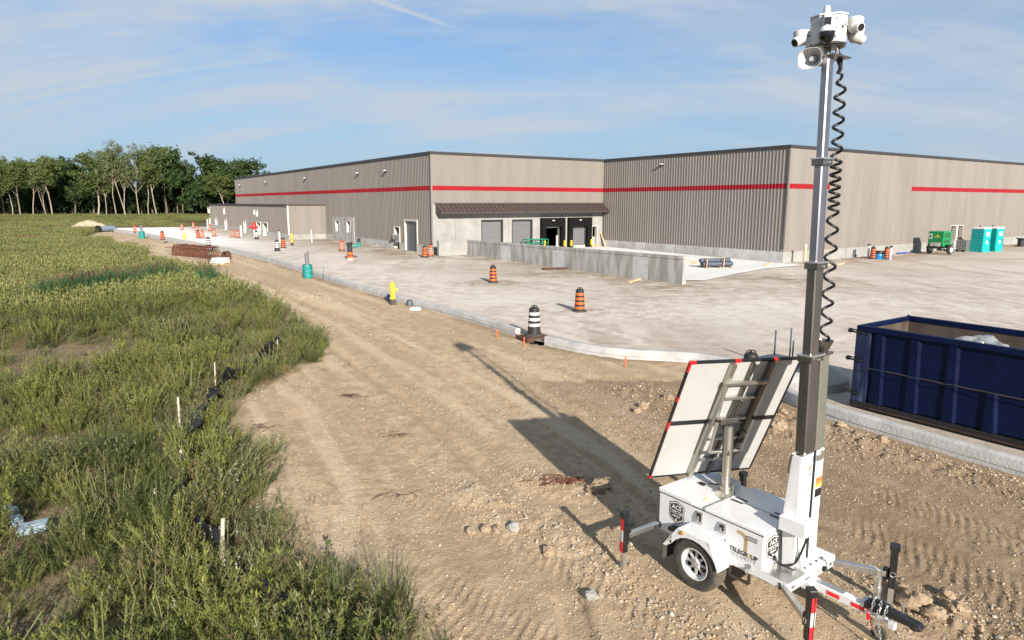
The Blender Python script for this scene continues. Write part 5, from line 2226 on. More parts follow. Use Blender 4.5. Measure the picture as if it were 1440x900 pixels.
tl = hp(0.07, -0.33, 6.335)
turret(tl, hp(1.0, -0.95, 5.75) - Vector((hx, hy, 6.3)), hp(0.05, -0.19, 6.385))
mb = MB()
mb.prism([(-0.27, 6.20), (-0.20, 6.24), (-0.20, 6.36), (-0.27, 6.33)], lambda u, v, d: hp(d, u, v), -0.03, 0.12)
mb.build('bracket', M['white_plain'], ho, bevel=0.01)
tr_ = hp(0.06, 0.315, 6.42)
turret(tr_, hp(1.0, 0.75, 5.95) - Vector((hx, hy, 6.3)), hp(0.05, 0.19, 6.455))
turret(hp(-0.10, 0.335, 6.335), hp(-0.6, 1.0, 5.9) - Vector((hx, hy, 6.3)), hp(-0.10, 0.19, 6.385))
# horn loudspeaker under the head
hc = hp(0.24, -0.20, 6.075)
ax_ = (hp(1.0, -0.42, 6.02) - hp(0, 0, 6.08)).normalized()
mb = MB()
q = ax_.to_track_quat('Y', 'Z').to_matrix()


def horn_ring(t, rw_, rh_, n=20):
    out = []
    for i in range(n):
        a = 2 * PI * i / n
        cx_, cz_ = math.cos(a), math.sin(a)
        px_ = rw_ * math.copysign(abs(cx_) ** 0.7, cx_)
        pz_ = rh_ * math.copysign(abs(cz_) ** 0.7, cz_)
        out.append(tuple(q @ Vector((px_, t, pz_)) + hc))
    return out


rings = [(-0.20, .045, .045), (-0.12, .055, .055), (-0.06, .075, .07), (0.0, .118, .098), (0.012, .125, .104), (0.012, .118, .098), (-0.01, .105, .088), (-0.07, .062, .055), (-0.11, .03, .03)]
n_ = 20
vs = [v for r_ in rings for v in horn_ring(*r_)]
fs = []
for k in range(len(rings) - 1):
    for i in range(n_):
        j = (i + 1) % n_
        fs.append((k * n_ + i, k * n_ + j, (k + 1) * n_ + j, (k + 1) * n_ + i))
fs.append(tuple(range(n_)))
mb.add(vs, fs)
hn = mb.build('horn_speaker', M['white_plain'], ho, smooth=45, fix=False)
mb = MB()
lathe_at(mb, hc - ax_ * 0.115, ax_, [(0.034, 0.0), (0.03, 0.07), (0.022, 0.09)], 12)
mb.build('horn_core', M['white_plain'], hn, smooth=45)
mb = MB()
lathe_at(mb, hc - ax_ * 0.19, -ax_, [(0.06, -0.05), (0.065, 0.0), (0.06, 0.06), (0.04, 0.07)], 14)
mb.bar(hc - ax_ * 0.17, (hx, hy, 6.15), 0.03, 0.05)
mb.build('horn_driver', M['white_plain'], hn, smooth=45)
mb = MB()
mb.b2(hx - 0.11, hx + 0.12, hy - 0.10, hy + 0.26, 6.065, 6.082, 0)
mb.cyl((hx, hy, 6.08), (hx, hy, 6.23), 0.035, n=12, mi=0)
mb.cyl((hx + 0.08, hy + 0.05, 6.08), (hx + 0.08, hy + 0.05, 6.22), 0.012, n=8, mi=2)
mb.tube([(hx + 0.03, hy + 0.14, 6.22), (hx + 0.03, hy + 0.15, 6.12), (hx + 0.03, hy + 0.20, 6.03), (hx + 0.02, hy + 0.24, 6.10), (hx + 0.02, hy + 0.245, 5.98), (hx + 0.0, hy + 0.24, 5.93)], 0.022, 8, 1)
mb.tube([(hx + 0.09, hy - 0.02, 6.22), (hx + 0.11, hy - 0.03, 6.15), (hx + 0.08, hy + 0.06, 6.10), (hx + 0.1, hy + 0.0, 6.09)], 0.010, 6, 3)
mb.tube([(hx + 0.05, hy + 0.08, 6.22), (hx + 0.06, hy + 0.09, 6.12), (hx + 0.07, hy + 0.14, 6.09)], 0.018, 6, 1)
mb.build('head_mount', [M['zinc'], M['black'], M['gold'], M['white_plain']], ho, smooth=40)

# solar array: white back sheets in a black frame, tilted towards the sky on the far side
PT = [Vector(q) for q in ((2.053, 7.507, 2.786), (3.515, 7.905, 2.748), (3.258, 8.681, 1.012), (1.796, 8.283, 1.050))]
ctr = sum(PT, Vector()) / 4
e1 = ((PT[1] - PT[0]) + (PT[2] - PT[3])).normalized()
e2 = ((PT[0] - PT[3]) + (PT[1] - PT[2]))
e2 = (e2 - e1 * e2.dot(e1)).normalized()
en = e1.cross(e2).normalized()          # the white back, towards the viewer
if en.y > 0:
    en = -en
PW = ((PT[1] - PT[0]).length + (PT[2] - PT[3]).length) / 4
PH = ((PT[0] - PT[3]).length + (PT[1] - PT[2]).length) / 4
Minv = tr.matrix_basis.inverted() if False else (Matrix.Translation(tr.location) @ Matrix.Rotation(math.atan2(-0.8, 0.6), 4, 'Z')).inverted()


def sp(u, v, d):
    """u to the right, v up the slope, d out of the back"""
    return Minv @ (ctr + e1 * u + e2 * v + en * d)


def sbox(mb, u0, u1, v0, v1, d0, d1, mi=0):
    vs = [sp(u, v, d) for d in (d0, d1) for v in (v0, v1) for u in (u0, u1)]
    mb.add(vs, [(0, 2, 3, 1), (4, 5, 7, 6), (0, 1, 5, 4), (2, 6, 7, 3), (0, 4, 6, 2), (1, 3, 7, 5)], mi)


fr_ = MB()
fw = 0.022
for u0, u1, v0, v1 in ((-PW, PW, PH - fw, PH), (-PW, PW, -PH, -PH + fw), (-PW, -PW + fw, -PH + fw, PH - fw), (PW - fw, PW, -PH + fw, PH - fw), (-PW + fw, PW - fw, -0.032, 0.032)):
    sbox(fr_, u0, u1, v0, v1, -0.035, 0.004)
so_ = fr_.build('solar_array', M['black'], tr)
for v0, v1 in ((0.032, PH - fw), (-PH + fw, -0.032)):
    mb = MB()
    sbox(mb, -PW + fw, PW - fw, v0, v1, -0.012, -0.006, 0)
    sbox(mb, -PW + fw, PW - fw, v0, v1, -0.024, -0.013, 1)
    mb.build('solar_panel', [M['white_back'], M['navy']], so_)
mb = MB()
for u0, u1, v0, v1 in ((-PW - .003, -PW + .08, PH - fw - .002, PH + .003), (-0.16, -0.08, PH - fw - .002, PH + .003), (0.36, 0.42, PH - fw - .002, PH + .003), (-PW - .003, -PW + fw + .002, PH - 0.14, PH - fw - .002), (-PW - .003, -PW + fw + .002, 0.36, 0.43), (-PW - .003, -PW + fw + .002, -0.10, 0.02), (-PW - .003, -PW + .03, -PH - .003, -PH + .035)):
    sbox(mb, u0, u1, v0, v1, -0.03, 0.007)
mb.build('corner_tape', M['redlamp'], so_)
rails = MB()
RD = 0.05
for u, mi in ((-0.185, 1), (0.335, 0)):
    sbox(rails, u - 0.032, u + 0.032, -PH + 0.002, PH - 0.03, -0.004, RD, mi)
    sbox(rails, u - 0.039, u - 0.032, -PH + 0.002, PH - 0.03, -0.004, RD + 0.014, mi)
for u, v0, v1 in ((0.085, 0.42, PH - 0.03), (0.085, -PH + 0.01, -0.28), (0.05, 0.03, 0.36), (0.12, 0.03, 0.33)):
    sbox(rails, u - 0.022, u + 0.022, v0, v1, -0.004, RD * 0.8, 0)
for v in (0.40, 0.055, -0.28, -0.66):
    sbox(rails, -0.138, 0.29, v - 0.02, v + 0.02, 0.0, RD * 0.9, 2)
rails.build('rail', [M['zinc'], M['zincpink'], M['galv']], so_)
mb = MB()
sbox(mb, -0.25, 0.36, 0.655, 0.695, RD + 0.002, RD + 0.05)
cb = mb.build('cross_bar', M['zincpink'], so_, bevel=0.004)
# hinge head and post
pz0 = 0.93
pb = Vector((-0.145, 0.03, 0.0))
px_, py_ = pb.x, pb.y
mb = MB()
mb.lathe([(0.055, ZL + 0.016), (0.055, 1.50), (0.052, 1.50), (0.052, 1.86)], 16, (px_, py_, 0))
po_ = mb.build('post', M['zincpink'], tr, smooth=40)
mb = MB()
mb.b2(px_ - 0.08, px_ + 0.08, py_ - 0.09, py_ + 0.09, ZL + 0.016, ZL + 0.10, 0)
mb.lathe([(0.085, ZL + 0.10), (0.085, ZL + 0.115), (0.07, ZL + 0.115), (0.07, ZL + 0.15), (0.085, ZL + 0.15), (0.085, ZL + 0.165)], 16, (px_, py_, 0))
mb.cyl((px_ + 0.09, py_ + 0.03, ZL + 0.02), (px_ + 0.09, py_ + 0.03, ZL + 0.19), 0.008, n=6, mi=0)
mb.cyl((px_ + 0.09, py_ - 0.12, ZL + 0.02), (px_ + 0.09, py_ - 0.12, ZL + 0.06), 0.02, n=8, mi=0)
mb.build('post_foot', [M['zincpink']], po_, smooth=40)
ph = Vector((px_, py_, 1.78))
mb = MB()
mb.bar(ph + Vector((0, 0, -0.30)), sp(0.06, 0.0, RD), 0.10, 0.10, 0)
mb.bar(sp(-0.02, -0.02, RD + 0.03), sp(0.16, -0.02, RD + 0.03), 0.11, 0.11, 1)
mb.bar(sp(-0.10, 0.05, RD + 0.02), sp(0.16, 0.05, RD + 0.02), 0.05, 0.08, 0)
mb.build('tilt_head', [M['zinc'], M['black']], po_, bevel=0.006)
mb = MB()
lo_ = []
for du in (-0.20, 0.26):
    lo_.append(sp(du, -0.32, 0.22))
mb.bar(lo_[0], lo_[1], 0.05, 0.03)
mb.build('strut_bar', M['galv'], po_, bevel=0.004)
for lo, du in zip(lo_, (-0.23, 0.33)):
    hi = sp(du, 0.65, RD + 0.05)
    mid = lo.lerp(hi, 0.52)
    mb = MB()
    mb.cyl(lo, mid, 0.022, n=10)
    mb.cyl(mid - (hi - lo).normalized() * 0.03, mid, 0.03, n=10, mi=1)
    mb.cyl(mid, hi, 0.010, n=8)
    mb.build('gas_strut', [M['galv'], M['black']], so_, smooth=40)
mb = MB()
for k in range(3):
    q0 = sp(0.14, -0.02, RD + 0.08)
    q1 = sp(0.30 + 0.02 * k, -0.10 - 0.03 * k, RD + 0.11)
    q2 = sp(0.26, -0.22 - 0.03 * k, RD + 0.09)
    q3 = sp(0.12, -0.20, RD + 0.07)
    mb.tube([q0, q0.lerp(q1, .6) + Vector((0, 0, .03)), q1, q1.lerp(q2, .5) + Vector((0, 0, -.01)), q2, q3], 0.008)
mb.tube([sp(0.26, -0.30, 0.2), sp(0.29, -0.42, 0.17), sp(0.24, -0.50, 0.12), sp(0.14, -0.50, 0.08), sp(0.10, -0.46, 0.06)], 0.006)
mb.tube([sp(-0.12, -0.30, 0.2), sp(-0.03, -0.40, 0.15), sp(-0.02, -0.52, 0.10), sp(-0.06, -0.55, 0.08)], 0.009)
mb.build('wiring', M['black'], so_, smooth=60)

# the whole telescopic mast stands a degree out of plumb
PV = Matrix.Translation((0.86, 0, 1.8)) @ Matrix.Rotation(-0.020, 4, 'Y') @ Matrix.Translation((-0.86, 0, -1.8))
for ch in list(tr.children):
    if ch.name.split('.')[0] in ('mast_section', 'cable_tube', 'coiled_cable', 'camera_head'):
        ch.matrix_basis = PV

# ------------------------------------------------------------------ site things: barrels, hydrants, posts, dumpster and the rest


def barrel_meshes(kind):
    bands = {'orange': ('orange', 'barrelblack'), 'white': ('whiteband', 'barrelblack'), 'faded': ('faded', 'duskband')}[kind]
    prof = [(0.235, 0.06)]
    mis = []
    zs = [0.06, 0.13, 0.23, 0.32, 0.42, 0.51, 0.61, 0.70, 0.80, 0.82, 0.90]
    seq = [1, 0, 1, 0, 1, 0, 1, 0, 1, 1] if kind == 'orange' else [1, 1, 1, 0, 1, 0, 1, 0, 1, 1]
    if kind == 'faded':
        seq = [0, 0, 1, 0, 1, 0, 1, 0, 0, 0]
    prof = []
    for i, z in enumerate(zs):
        r = 0.225 - 0.055 * (z - 0.06) / 0.84
        prof.append((r, z))
        if i < len(zs) - 1:
            mis.append(seq[i])
            # little moulded step between bands
            prof.append((r - 0.055 * (zs[i + 1] - z) / 0.84 + 0.006 - 0.006, zs[i + 1] - 0.004))
            mis.append(1 if kind != 'faded' else 0)
    mb = MB()
    prof.append((0.150, 0.93))
    mis.append(1 if kind != 'faded' else 0)
    prof.append((0.10, 0.95))
    mis.append(1 if kind != 'faded' else 0)
    mb.lathe(prof, 20, (0, 0, 0), 'z', mis)
    drum = mb.mesh('drum', [M[bands[0]], M[bands[1]]], 35)
    mb = MB()
    mb.lathe([(0.33, 0.0), (0.33, 0.035), (0.29, 0.06), (0.22, 0.065)], 8, (0, 0, 0), 'z', ph=PI / 8)
    base = mb.mesh('base', M['rubber'])
    mb = MB()
    mb.tube([(-0.11, 0, 0.93), (-0.10, 0, 1.0), (-0.05, 0, 1.02), (0.05, 0, 1.02), (0.10, 0, 1.0), (0.11, 0, 0.93)], 0.018, 6)
    mb.tube([(0, -0.09, 0.94), (0, -0.07, 0.985), (0, 0.07, 0.985), (0, 0.09, 0.94)], 0.016, 6)
    handle = mb.mesh('handle', M['barrelblack'], 50)
    return drum, base, handle


BM = {k: barrel_meshes(k) for k in ('orange', 'white', 'faded')}


def barrel(kind, p, label, rz=0.0, sc=1.0, tilt=0.0):
    t = thing('traffic_barrel', label, 'traffic barrel', p, rz, 'construction barrels on the lot')
    t.scale = (sc, sc, sc)
    t.rotation_euler = (tilt, 0, rz)
    for nm, me in zip(('drum', 'base', 'handle'), BM[kind]):
        link(nm, me, t)
    return t


rp = at(751, 477, 0.02)
mb = MB()
mb.box((0, 0, 0.05), (0.95, 0.75, 0.14), 0)
mb.box((0, 0, 0.13), (0.72, 0.55, 0.03), 0)
for s in (-1, 1):
    mb.cyl((0.3 * s, 0.2, 0.14), (0.3 * s, 0.2, 0.17), 0.03, n=8)
gr = mb.build('catch_basin_frame', M['darkrust'], bevel=0.01)
gr.location = rp
gr.rotation_euler = (0, 0, 0.5)
tag(gr, 'rusty square catch basin cover in the gap between two kerbs', 'basin cover')
barrel('white', rp + Vector((0, 0, 0.145)), 'large white and black striped barrel on rusty basin cover at the kerb gap', 0.3)
barrel('orange', lat(815, 438), 'orange and black barrel alone on the lot, nearest of the orange ones', 0.2)
barrel('orange', lat(693.5, 397.5), 'orange and black barrel alone mid lot in front of the dock wall', 0.5)
barrel('orange', lat(597.5, 362), 'orange and black barrel at the dock return wall, left of a faded one', 0.1)
barrel('faded', lat(605.5, 360.5), 'faded orange barrel touching the dark striped one by the dock corner', 0.8)
barrel('faded', lat(481, 353), 'pale banded orange barrel before the concrete infill with two window holes', 0.4)
barrel('white', lat(390, 353), 'white and black striped barrel in front of the annex corner')
barrel('orange', lat(398.5, 349), 'orange striped barrel beside the white one at the annex corner')
barrel('white', lat(293.5, 348), 'white and black striped barrel half hidden behind the rusty rebar bundle')
barrel('white', lat(361, 336.5), 'white striped barrel below the red wall connection of the annex')
barrel('faded', lat(334.5, 334.5), 'faded orange barrel, right one of the pair by the annex wall')
barrel('faded', lat(327, 333.5), 'faded orange barrel, left one of the pair by the annex wall')
barrel('faded', lat(301.5, 332.5), 'faded orange barrel alone, between the annex pair and the far cluster of three')
barrel('faded', lat(285, 335), 'faded orange barrel, nearest of a cluster of three before the far annex end')
barrel('orange', lat(279, 335), 'dark banded orange barrel next to the nearest of the far cluster')
barrel('faded', lat(277, 327.5), 'faded orange barrel behind two others at the far annex end')
barrel('faded', lat(295, 325), 'faded orange barrel touching the far corner of the annex')
barrel('faded', lat(272, 320.5), 'faded orange barrel at the far edge of the lot, right of another')
barrel('faded', lat(256, 323.5), 'lone faded orange barrel at the far edge of the white lot')
barrel('orange', lat(229, 337), 'orange striped barrel leaning slightly by the far kerb', 0.0, 1.0, 0.05)
barrel('faded', lat(190, 326.5), 'faded orange barrel farthest left, behind the teal wrapped post')
barrel('orange', lat(1227, 364), 'dark orange striped barrel left of the blue drum by the right wall')
barrel('orange', lat(1246, 364), 'dark orange striped barrel right of the blue drum by the right wall')
barrel('white', Vector((5.98, 16.35, -0.05)), 'dark barrel whose black top shows just above the solar array')


def post(name, label, cat, p, h, r, m, capm=None, group=None, n=12, caph=0.12):
    t = thing(name, label, cat, p, 0, group)
    mb = MB()
    mb.cyl((0, 0, -0.1), (0, 0, h), r, n=n)
    mb.build('shaft', m, t, smooth=40)
    if capm:
        mb = MB()
        mb.cyl((0, 0, h), (0, 0, h + caph), r * 1.35, r * 1.2, n=n)
        mb.build('cap', capm, t, smooth=40)
    return t


G = 'bollards along the building walls'
post('bollard', 'white bollard with dark cap beside the grey door of the long wall', 'bollard', lat(588.5, 353.5), 1.25, 0.09, M['white_plain'], M['black'], G)
post('bollard', 'white bollard with dark cap behind the striped barrel at the annex corner', 'bollard', lat(393.5, 341.5), 1.2, 0.09, M['white_plain'], M['black'], G)
post('bollard', 'short white post against the middle of the annex wall', 'bollard', lat(339.5, 332.5), 1.4, 0.12, M['white_plain'], None, G)
post('bollard', 'white post against the sunlit end wall of the annex', 'bollard', lat(438.5, 341), 1.35, 0.07, M['jamb'], None, G)
post('bollard', 'white post at the far corner of the annex', 'bollard', lat(292.5, 322.5), 1.6, 0.12, M['white_plain'], None, G)
post('bollard', 'yellow and white bollard by the near corner of the right wall', 'bollard', lat(1131, 371), 1.25, 0.09, M['wood'], M['white_plain'], G, caph=0.2)
post('bollard', 'white bollard with dark cap just right of two striped barrels', 'bollard', lat(1251.5, 365.5), 0.98, 0.08, M['white_plain'], M['black'], G, caph=0.16)
post('bollard', 'white bollard with dark cap just left of two striped barrels', 'bollard', lat(1220.5, 363.5), 1.05, 0.08, M['white_plain'], M['black'], G, caph=0.14)
post('stub_pipe', 'short grey pipe standing against the right wall foundation', 'pipe', lat(1200, 362), 0.62, 0.06, M['bluegrey'])
post('stub_pipe', 'thin dark pipe and lever standing near the mast against the right wall', 'pipe', lat(1157, 368), 1.9, 0.03, M['darkrust'])


def hydrant(p, label, m='yellow', sc=1.0):
    t = thing('fire_hydrant', label, 'fire hydrant', p, 0.3, 'fire hydrants by the lot')
    t.scale = (sc, sc, sc)
    mb = MB()
    mb.lathe([(0.13, 0.0), (0.13, 0.22), (0.10, 0.25), (0.10, 0.28)], 14)
    mb.build('base', M['hydblack'], t, smooth=40)
    mb = MB()
    mb.lathe([(0.145, 0.28), (0.145, 0.33), (0.11, 0.34), (0.11, 0.80), (0.135, 0.82), (0.135, 0.88), (0.12, 0.90), (0.10, 0.98), (0.06, 1.03), (0.035, 1.04), (0.035, 1.09)], 16)
    b = mb.build('barrel', M[m], t, smooth=35)
    mb = MB()
    mb.cyl((0.09, 0, 0.70), (0.19, 0, 0.70), 0.065, n=12)
    mb.cyl((0.19, 0, 0.70), (0.215, 0, 0.70), 0.075, n=12)
    mb.cyl((0, -0.09, 0.68), (0, -0.20, 0.68), 0.08, n=12)
    mb.cyl((0, 0.09, 0.70), (0, 0.17, 0.70), 0.065, n=12)
    mb.build('outlet', M[m], b, smooth=35)
    return t


hydrant(at(552.5, 428.5, 0.0), 'yellow fire hydrant behind the long kerb, nearest hydrant', sc=0.98)
hydrant(at(260, 342.5, 0.0), 'yellow fire hydrant beyond the rusty rebar bundle', sc=1.15)
hydrant(lat(411, 345.5), 'worn yellow hydrant in front of the annex corner', 'dkyellow', 1.15)
# blue valve marker beside the near hydrant
mb = MB()
mb.lathe([(0.10, 0.0), (0.10, 0.20), (0.07, 0.24), (0.04, 0.25)], 10)
o = mb.build('valve_cap', M['bluetarp'], smooth=40)
o.location = at(547, 421, 0.02)
tag(o, 'small blue valve cap at the kerb left of the near yellow hydrant', 'valve cap')
mb = MB()
mb.lathe([(0.15, 0.0), (0.14, 0.18), (0.10, 0.24), (0.05, 0.26)], 10)
o = mb.build('valve_cap', M['bluegrey'], smooth=40)
o.location = at(576, 429, 0.02)
tag(o, 'blue grey bag-covered cap at the kerb right of the near yellow hydrant', 'valve cap')
mb = MB()
random.seed(3)
mb.lathe([(0.30, 0.0), (0.33, 0.08), (0.24, 0.18), (0.10, 0.22)], 9)
o = mb.build('plastic_bag', M['bagwhite'], smooth=60)
o.location = at(584, 436, 0.0)
o.scale = (0.85, 0.5, 0.6)
tag(o, 'crumpled pale sack lying at the kerb foot near the yellow hydrant', 'sack')


def teal_post(p, label, pole=True, sc=1.0):
    t = thing('wrapped_manhole_riser', label, 'wrapped riser', p, 0.2, 'teal wrapped risers')
    t.scale = (sc, sc, sc)
    mb = MB()
    prof = []
    for i in range(9):
        prof.append((0.30 + 0.012 * math.sin(i * 2.2), i * 0.105))
    mb.lathe(prof, 18)
    w = mb.build('wrap', M['teal'], t, smooth=60)
    mb = MB()
    for k, (z, a) in enumerate(((0.25, 0.2), (0.5, 0.9), (0.62, -0.3), (0.15, 1.2))):
        for j in range(5):
            tt = -PI / 2 + a - 0.6 + j * 0.17
            mb.box((0.317 * math.cos(tt), 0.317 * math.sin(tt), z + 0.03 * math.sin(j * 2 + k)), (0.01, 0.06, 0.05), 0, Matrix.Rotation(tt, 3, 'Z'))
    mb.build('print_patch', M['toilet'], w)
    mb = MB()
    mb.cyl((0, 0, 0.5), (0, 0, 1.52), 0.125, n=14)
    mb.build('pipe', M['pipegrey'], t, smooth=40)
    mb = MB()
    mb.cyl((0.06, 0, 1.5), (0.06, 0, 1.70), 0.02, n=6)
    mb.build('rod', M['darkrust'], t)
    return t


teal_post(at(433, 391, 0.0), 'teal plastic wrapped riser with grey pipe on top, beside the kerb')
teal_post(at(200, 335.5, 0.0), 'distant teal wrapped riser with dark pipe at the far left kerb', sc=1.15)
# black wrapped stand pipe with an elbow and orange band
t = thing('stand_pipe', 'black wrapped stand pipe with side elbow and orange collar on the lot', 'stand pipe', lat(492.5, 365.5), 0.1)
mb = MB()
mb.cyl((0, 0, 0.0), (0, 0, 0.12), 0.24, n=12, mi=1)
mb.cyl((0, 0, 0.12), (0, 0, 0.30), 0.23, n=12, mi=0)
mb.cyl((0, 0, 0.30), (0, 0, 0.38), 0.225, n=12, mi=2)
mb.cyl((0, 0, 0.38), (0, 0, 0.60), 0.235, n=12, mi=0)
mb.build('collar', [M['orange'], M['whiteband'], M['barrelblack']], t, smooth=40)
mb = MB()
mb.cyl((0, 0, 0.5), (0, 0, 1.05), 0.19, n=12)
mb.cyl((0, 0, 1.05), (0, 0, 1.35), 0.20, 0.24, n=12)
mb.build('pipe', M['barrelblack'], t, smooth=40)
mb = MB()
mb.cyl((0.1, 0, 1.05), (0.68, 0.1, 1.10), 0.11, n=10)
mb.cyl((0.70, 0.1, 0.95), (0.70, 0.1, 1.35), 0.12, n=10)
mb.build('elbow', M['teal'], t, smooth=40)
mb = MB()
mb.cyl((0.70, 0.1, 1.35), (0.70, 0.1, 1.65), 0.13, n=10)
mb.build('vent_cap', M['barrelblack'], t, smooth=40)
# red twin connection on the annex wall
t = thing('fire_department_connection', 'red twin hose connection on the annex wall above a striped barrel', 'hose connection', lat(358.5, 334.5))
mb = MB()
mb.cyl((0, 0, 0), (0, 0, 1.1), 0.09, n=10)
mb.build('riser', M['whiteband'], t, smooth=40)
mb = MB()
mb.lathe([(0.12, 1.0), (0.28, 1.15), (0.30, 1.45), (0.2, 1.65), (0.1, 1.9)], 12)
mb.cyl((-0.1, -0.1, 1.35), (-0.5, -0.35, 1.30), 0.13, n=10)
mb.cyl((0.1, -0.1, 1.35), (0.5, -0.3, 1.25), 0.13, n=10)
mb.build('head', M['redlamp'], t, smooth=40)

# orange tipped grade stakes and rods by the kerbs
GS = 'survey stakes along the kerbs'


def stake(p, h, m, label, w=0.04, tip=None, lean=0.0):
    mb = MB()
    mb.box((0, 0, h / 2 - 0.05), (w, w * 0.6, h + 0.1), 0)
    if tip:
        mb.box((0, 0, h - 0.06), (w + 0.008, w * .6 + 0.008, 0.13), 1)
    o = mb.build('survey_stake', [m, tip or m])
    o.location = p
    o.rotation_euler = (lean, lean * 0.7, 0.4)
    return tag(o, label, 'stake', GS)


for (u, v, lb) in ((699, 475, 'orange stake before the blunt end of the long kerb'), (737, 487, 'orange stake left below the striped barrel on the basin'), (749, 478.5, 'short orange stake touching the rusty basin cover'),
                   (879.5, 516, 'orange stake before the curved kerb left of the solar array')):
    stake(at(u, v, 0), 0.30, M['orange'], lb, 0.035)
stake(at(455.5, 394.5, 0), 0.9, M['bluegrey'], 'thin grey rod on the kerb right of the teal riser', 0.025)
stake(at(272, 352, 0), 0.7, M['orange_lbl'], 'thin pinkish stake at the kerb beyond the rebar bundle', 0.05)
stake(at(288, 342, 0), 0.4, M['bluegrey'], 'short blue grey stake on the far kerb right of the hydrant', 0.08)

# teal coated dowels behind the array
mb = MB()
dw = at(1088, 512, 0.1)
mb.cyl((0, 0, 0), (0, 0, 0.98), 0.022, n=6)
o = mb.build('steel_rod', M['bluegrey'], smooth=40)
o.location = dw
tag(o, 'single dark steel rod rising behind the top edge of the solar array', 'rod', 'steel rods behind the solar array')
for i, (du, h) in enumerate(((1109, 1.15), (1113, 0.82))):
    mb = MB()
    mb.cyl((0, 0, 0), (0, 0, h), 0.02, n=6)
    o = mb.build('steel_rod', M['bluegrey'], smooth=40)
    o.location = at(du, 520, 0.1)
    tag(o, ('taller' if i == 0 else 'shorter') + ' of two close dark steel rods between array and mast', 'rod', 'steel rods behind the solar array')

# rusty rebar cage bundle
rb0, rb1 = at(249, 358.5, 0), at(303, 363, 0)
t = thing('rebar_bundle', 'rusty brown bundle of bent reinforcing mesh on the dirt verge', 'rebar bundle', (rb0 + rb1) / 2, math.atan2((rb1 - rb0).y, (rb1 - rb0).x))
L_ = (rb1 - rb0).length * 0.92
random.seed(11)
for k in range(34):
    x = -L_ / 2 + L_ * (k + random.uniform(-.25, .25)) / 33
    mb = MB()
    hh = random.uniform(0.82, 0.98)
    pts = [(x, -0.55, 0.03), (x + 0.03, -0.58, hh * 0.5), (x, -0.42, hh), (x, 0.42, hh + random.uniform(-.03, .04)), (x, 0.58, hh * .5), (x, 0.55, 0.03)]
    mb.tube(pts, 0.026, 5)
    for z in (0.2,):
        mb.tube([(x + .04, -0.56, 0.03), (x + .09, -0.57, hh * .5), (x + .05, -0.40, hh * .95)], 0.024, 5)
    mb.build('stirrup', M['rust'], t)
for k in range(16):
    mb = MB()
    y = -0.56 if k < 6 else (-0.4 + 0.8 * (k - 6) / 9)
    z = 0.10 + 0.13 * k if k < 6 else 0.93
    mb.tube([(-L_ / 2 - random.uniform(0, .25), y, z), (0, y, z + 0.02), (L_ / 2 + random.uniform(-.1, .35), y, z)], 0.022, 5)
    mb.build('bar', M['rust'], t)
mb = MB()
mb.bar((-L_ / 2 - 2.6, 0.2, 0.55), (-L_ / 2 + 0.5, 0.0, 0.80), 0.05)
mb.build('bar', M['rust'], t)
mb = MB()
random.seed(5)
q0 = at(297, 365, 0)
for k in range(26):
    a = random.uniform(0, PI)
    l = random.uniform(0.2, 0.9)
    c = Vector((random.gauss(0, 0.5), random.gauss(0, 0.3), random.uniform(0.02, 0.35)))
    mb.bar(c - Vector((math.cos(a), math.sin(a), 0.1)) * l / 2, c + Vector((math.cos(a), math.sin(a), 0.2)) * l / 2, 0.035)
o = mb.build('rebar_scraps', M['darkrust'])
o.location = q0
tag(o, 'dark heap of rusty bar scraps at the right end of the rebar bundle', 'scrap heap')
# sacks and a brown coil
t = thing('stacked_sacks', 'white flat sacks stacked on the dirt before the rebar bundle', 'sacks', at(310, 371.5, 0), -0.25, None)
mb = MB()
mb.box((0, 0, 0.02), (1.25, 0.9, 0.05))
mb.build('pallet', M['wood'], t)
for k in range(3):
    mb = MB()
    mb.box((0.03 * (k - 1), 0.02 * k, 0.14 + 0.14 * k), (1.2 - 0.08 * k, 0.85, 0.13))
    mb.build('sack', M['bagwhite'], t, smooth=60, bevel=0.05)
t = thing('wire_coil', 'brown coil of wire leaning beside the white sacks', 'coil', at(319, 368.5, 0), 0.9)
mb = MB()
for k in range(7):
    ry = 0.40 + 0.02 * (k % 3)
    pts = [(0.06 * k - 0.2 + 0.05 * math.sin(q), ry * math.cos(q), 0.42 + ry * 0.98 * math.sin(q)) for q in [2 * PI * i / 16 for i in range(17)]]
    mb.tube(pts, 0.035, 5)
mb.build('strand', M['darkrust'], t, smooth=60)
for k in range(2):
    mb = MB()
    mb.bar((-0.25, 0.3 - 0.6 * k, 0.05), (0.3, 0.3 - .6 * k, 0.12), 0.07)
    mb.build('strap', M['card'], t)

# sand mound far left, pipe beside it
mp_ = at(122, 322.5, 0)


def mound(name, loc, rx, ry, h, mat, label, seed=2, cat='mound', res=28):
    vs, fs = [], []
    for i in range(res + 1):
        for j in range(res + 1):
            x = -1 + 2 * i / res
            y = -1 + 2 * j / res
            r = math.hypot(x, y)
            z = max(0, (1 - r)) ** 0.8
            z = z * h * (0.8 + 2.0 * float(fbm(x * 2.2 + seed, y * 2.2, seed, 3))) + 0.10 * h * float(fbm(x * 7, y * 7, seed + 3, 2)) * (1 if r < 1 else 0) - 0.15 * h * (r > 0.97)
            vs.append((x * rx, y * ry, z))
    for i in range(res):
        for j in range(res):
            a = i * (res + 1) + j
            fs.append((a, a + res + 1, a + res + 2, a + 1))
    mb = MB()
    mb.add(vs, fs)
    o = mb.build(name, mat, smooth=60, fix=False)
    o.location = loc
    return tag(o, label, cat)


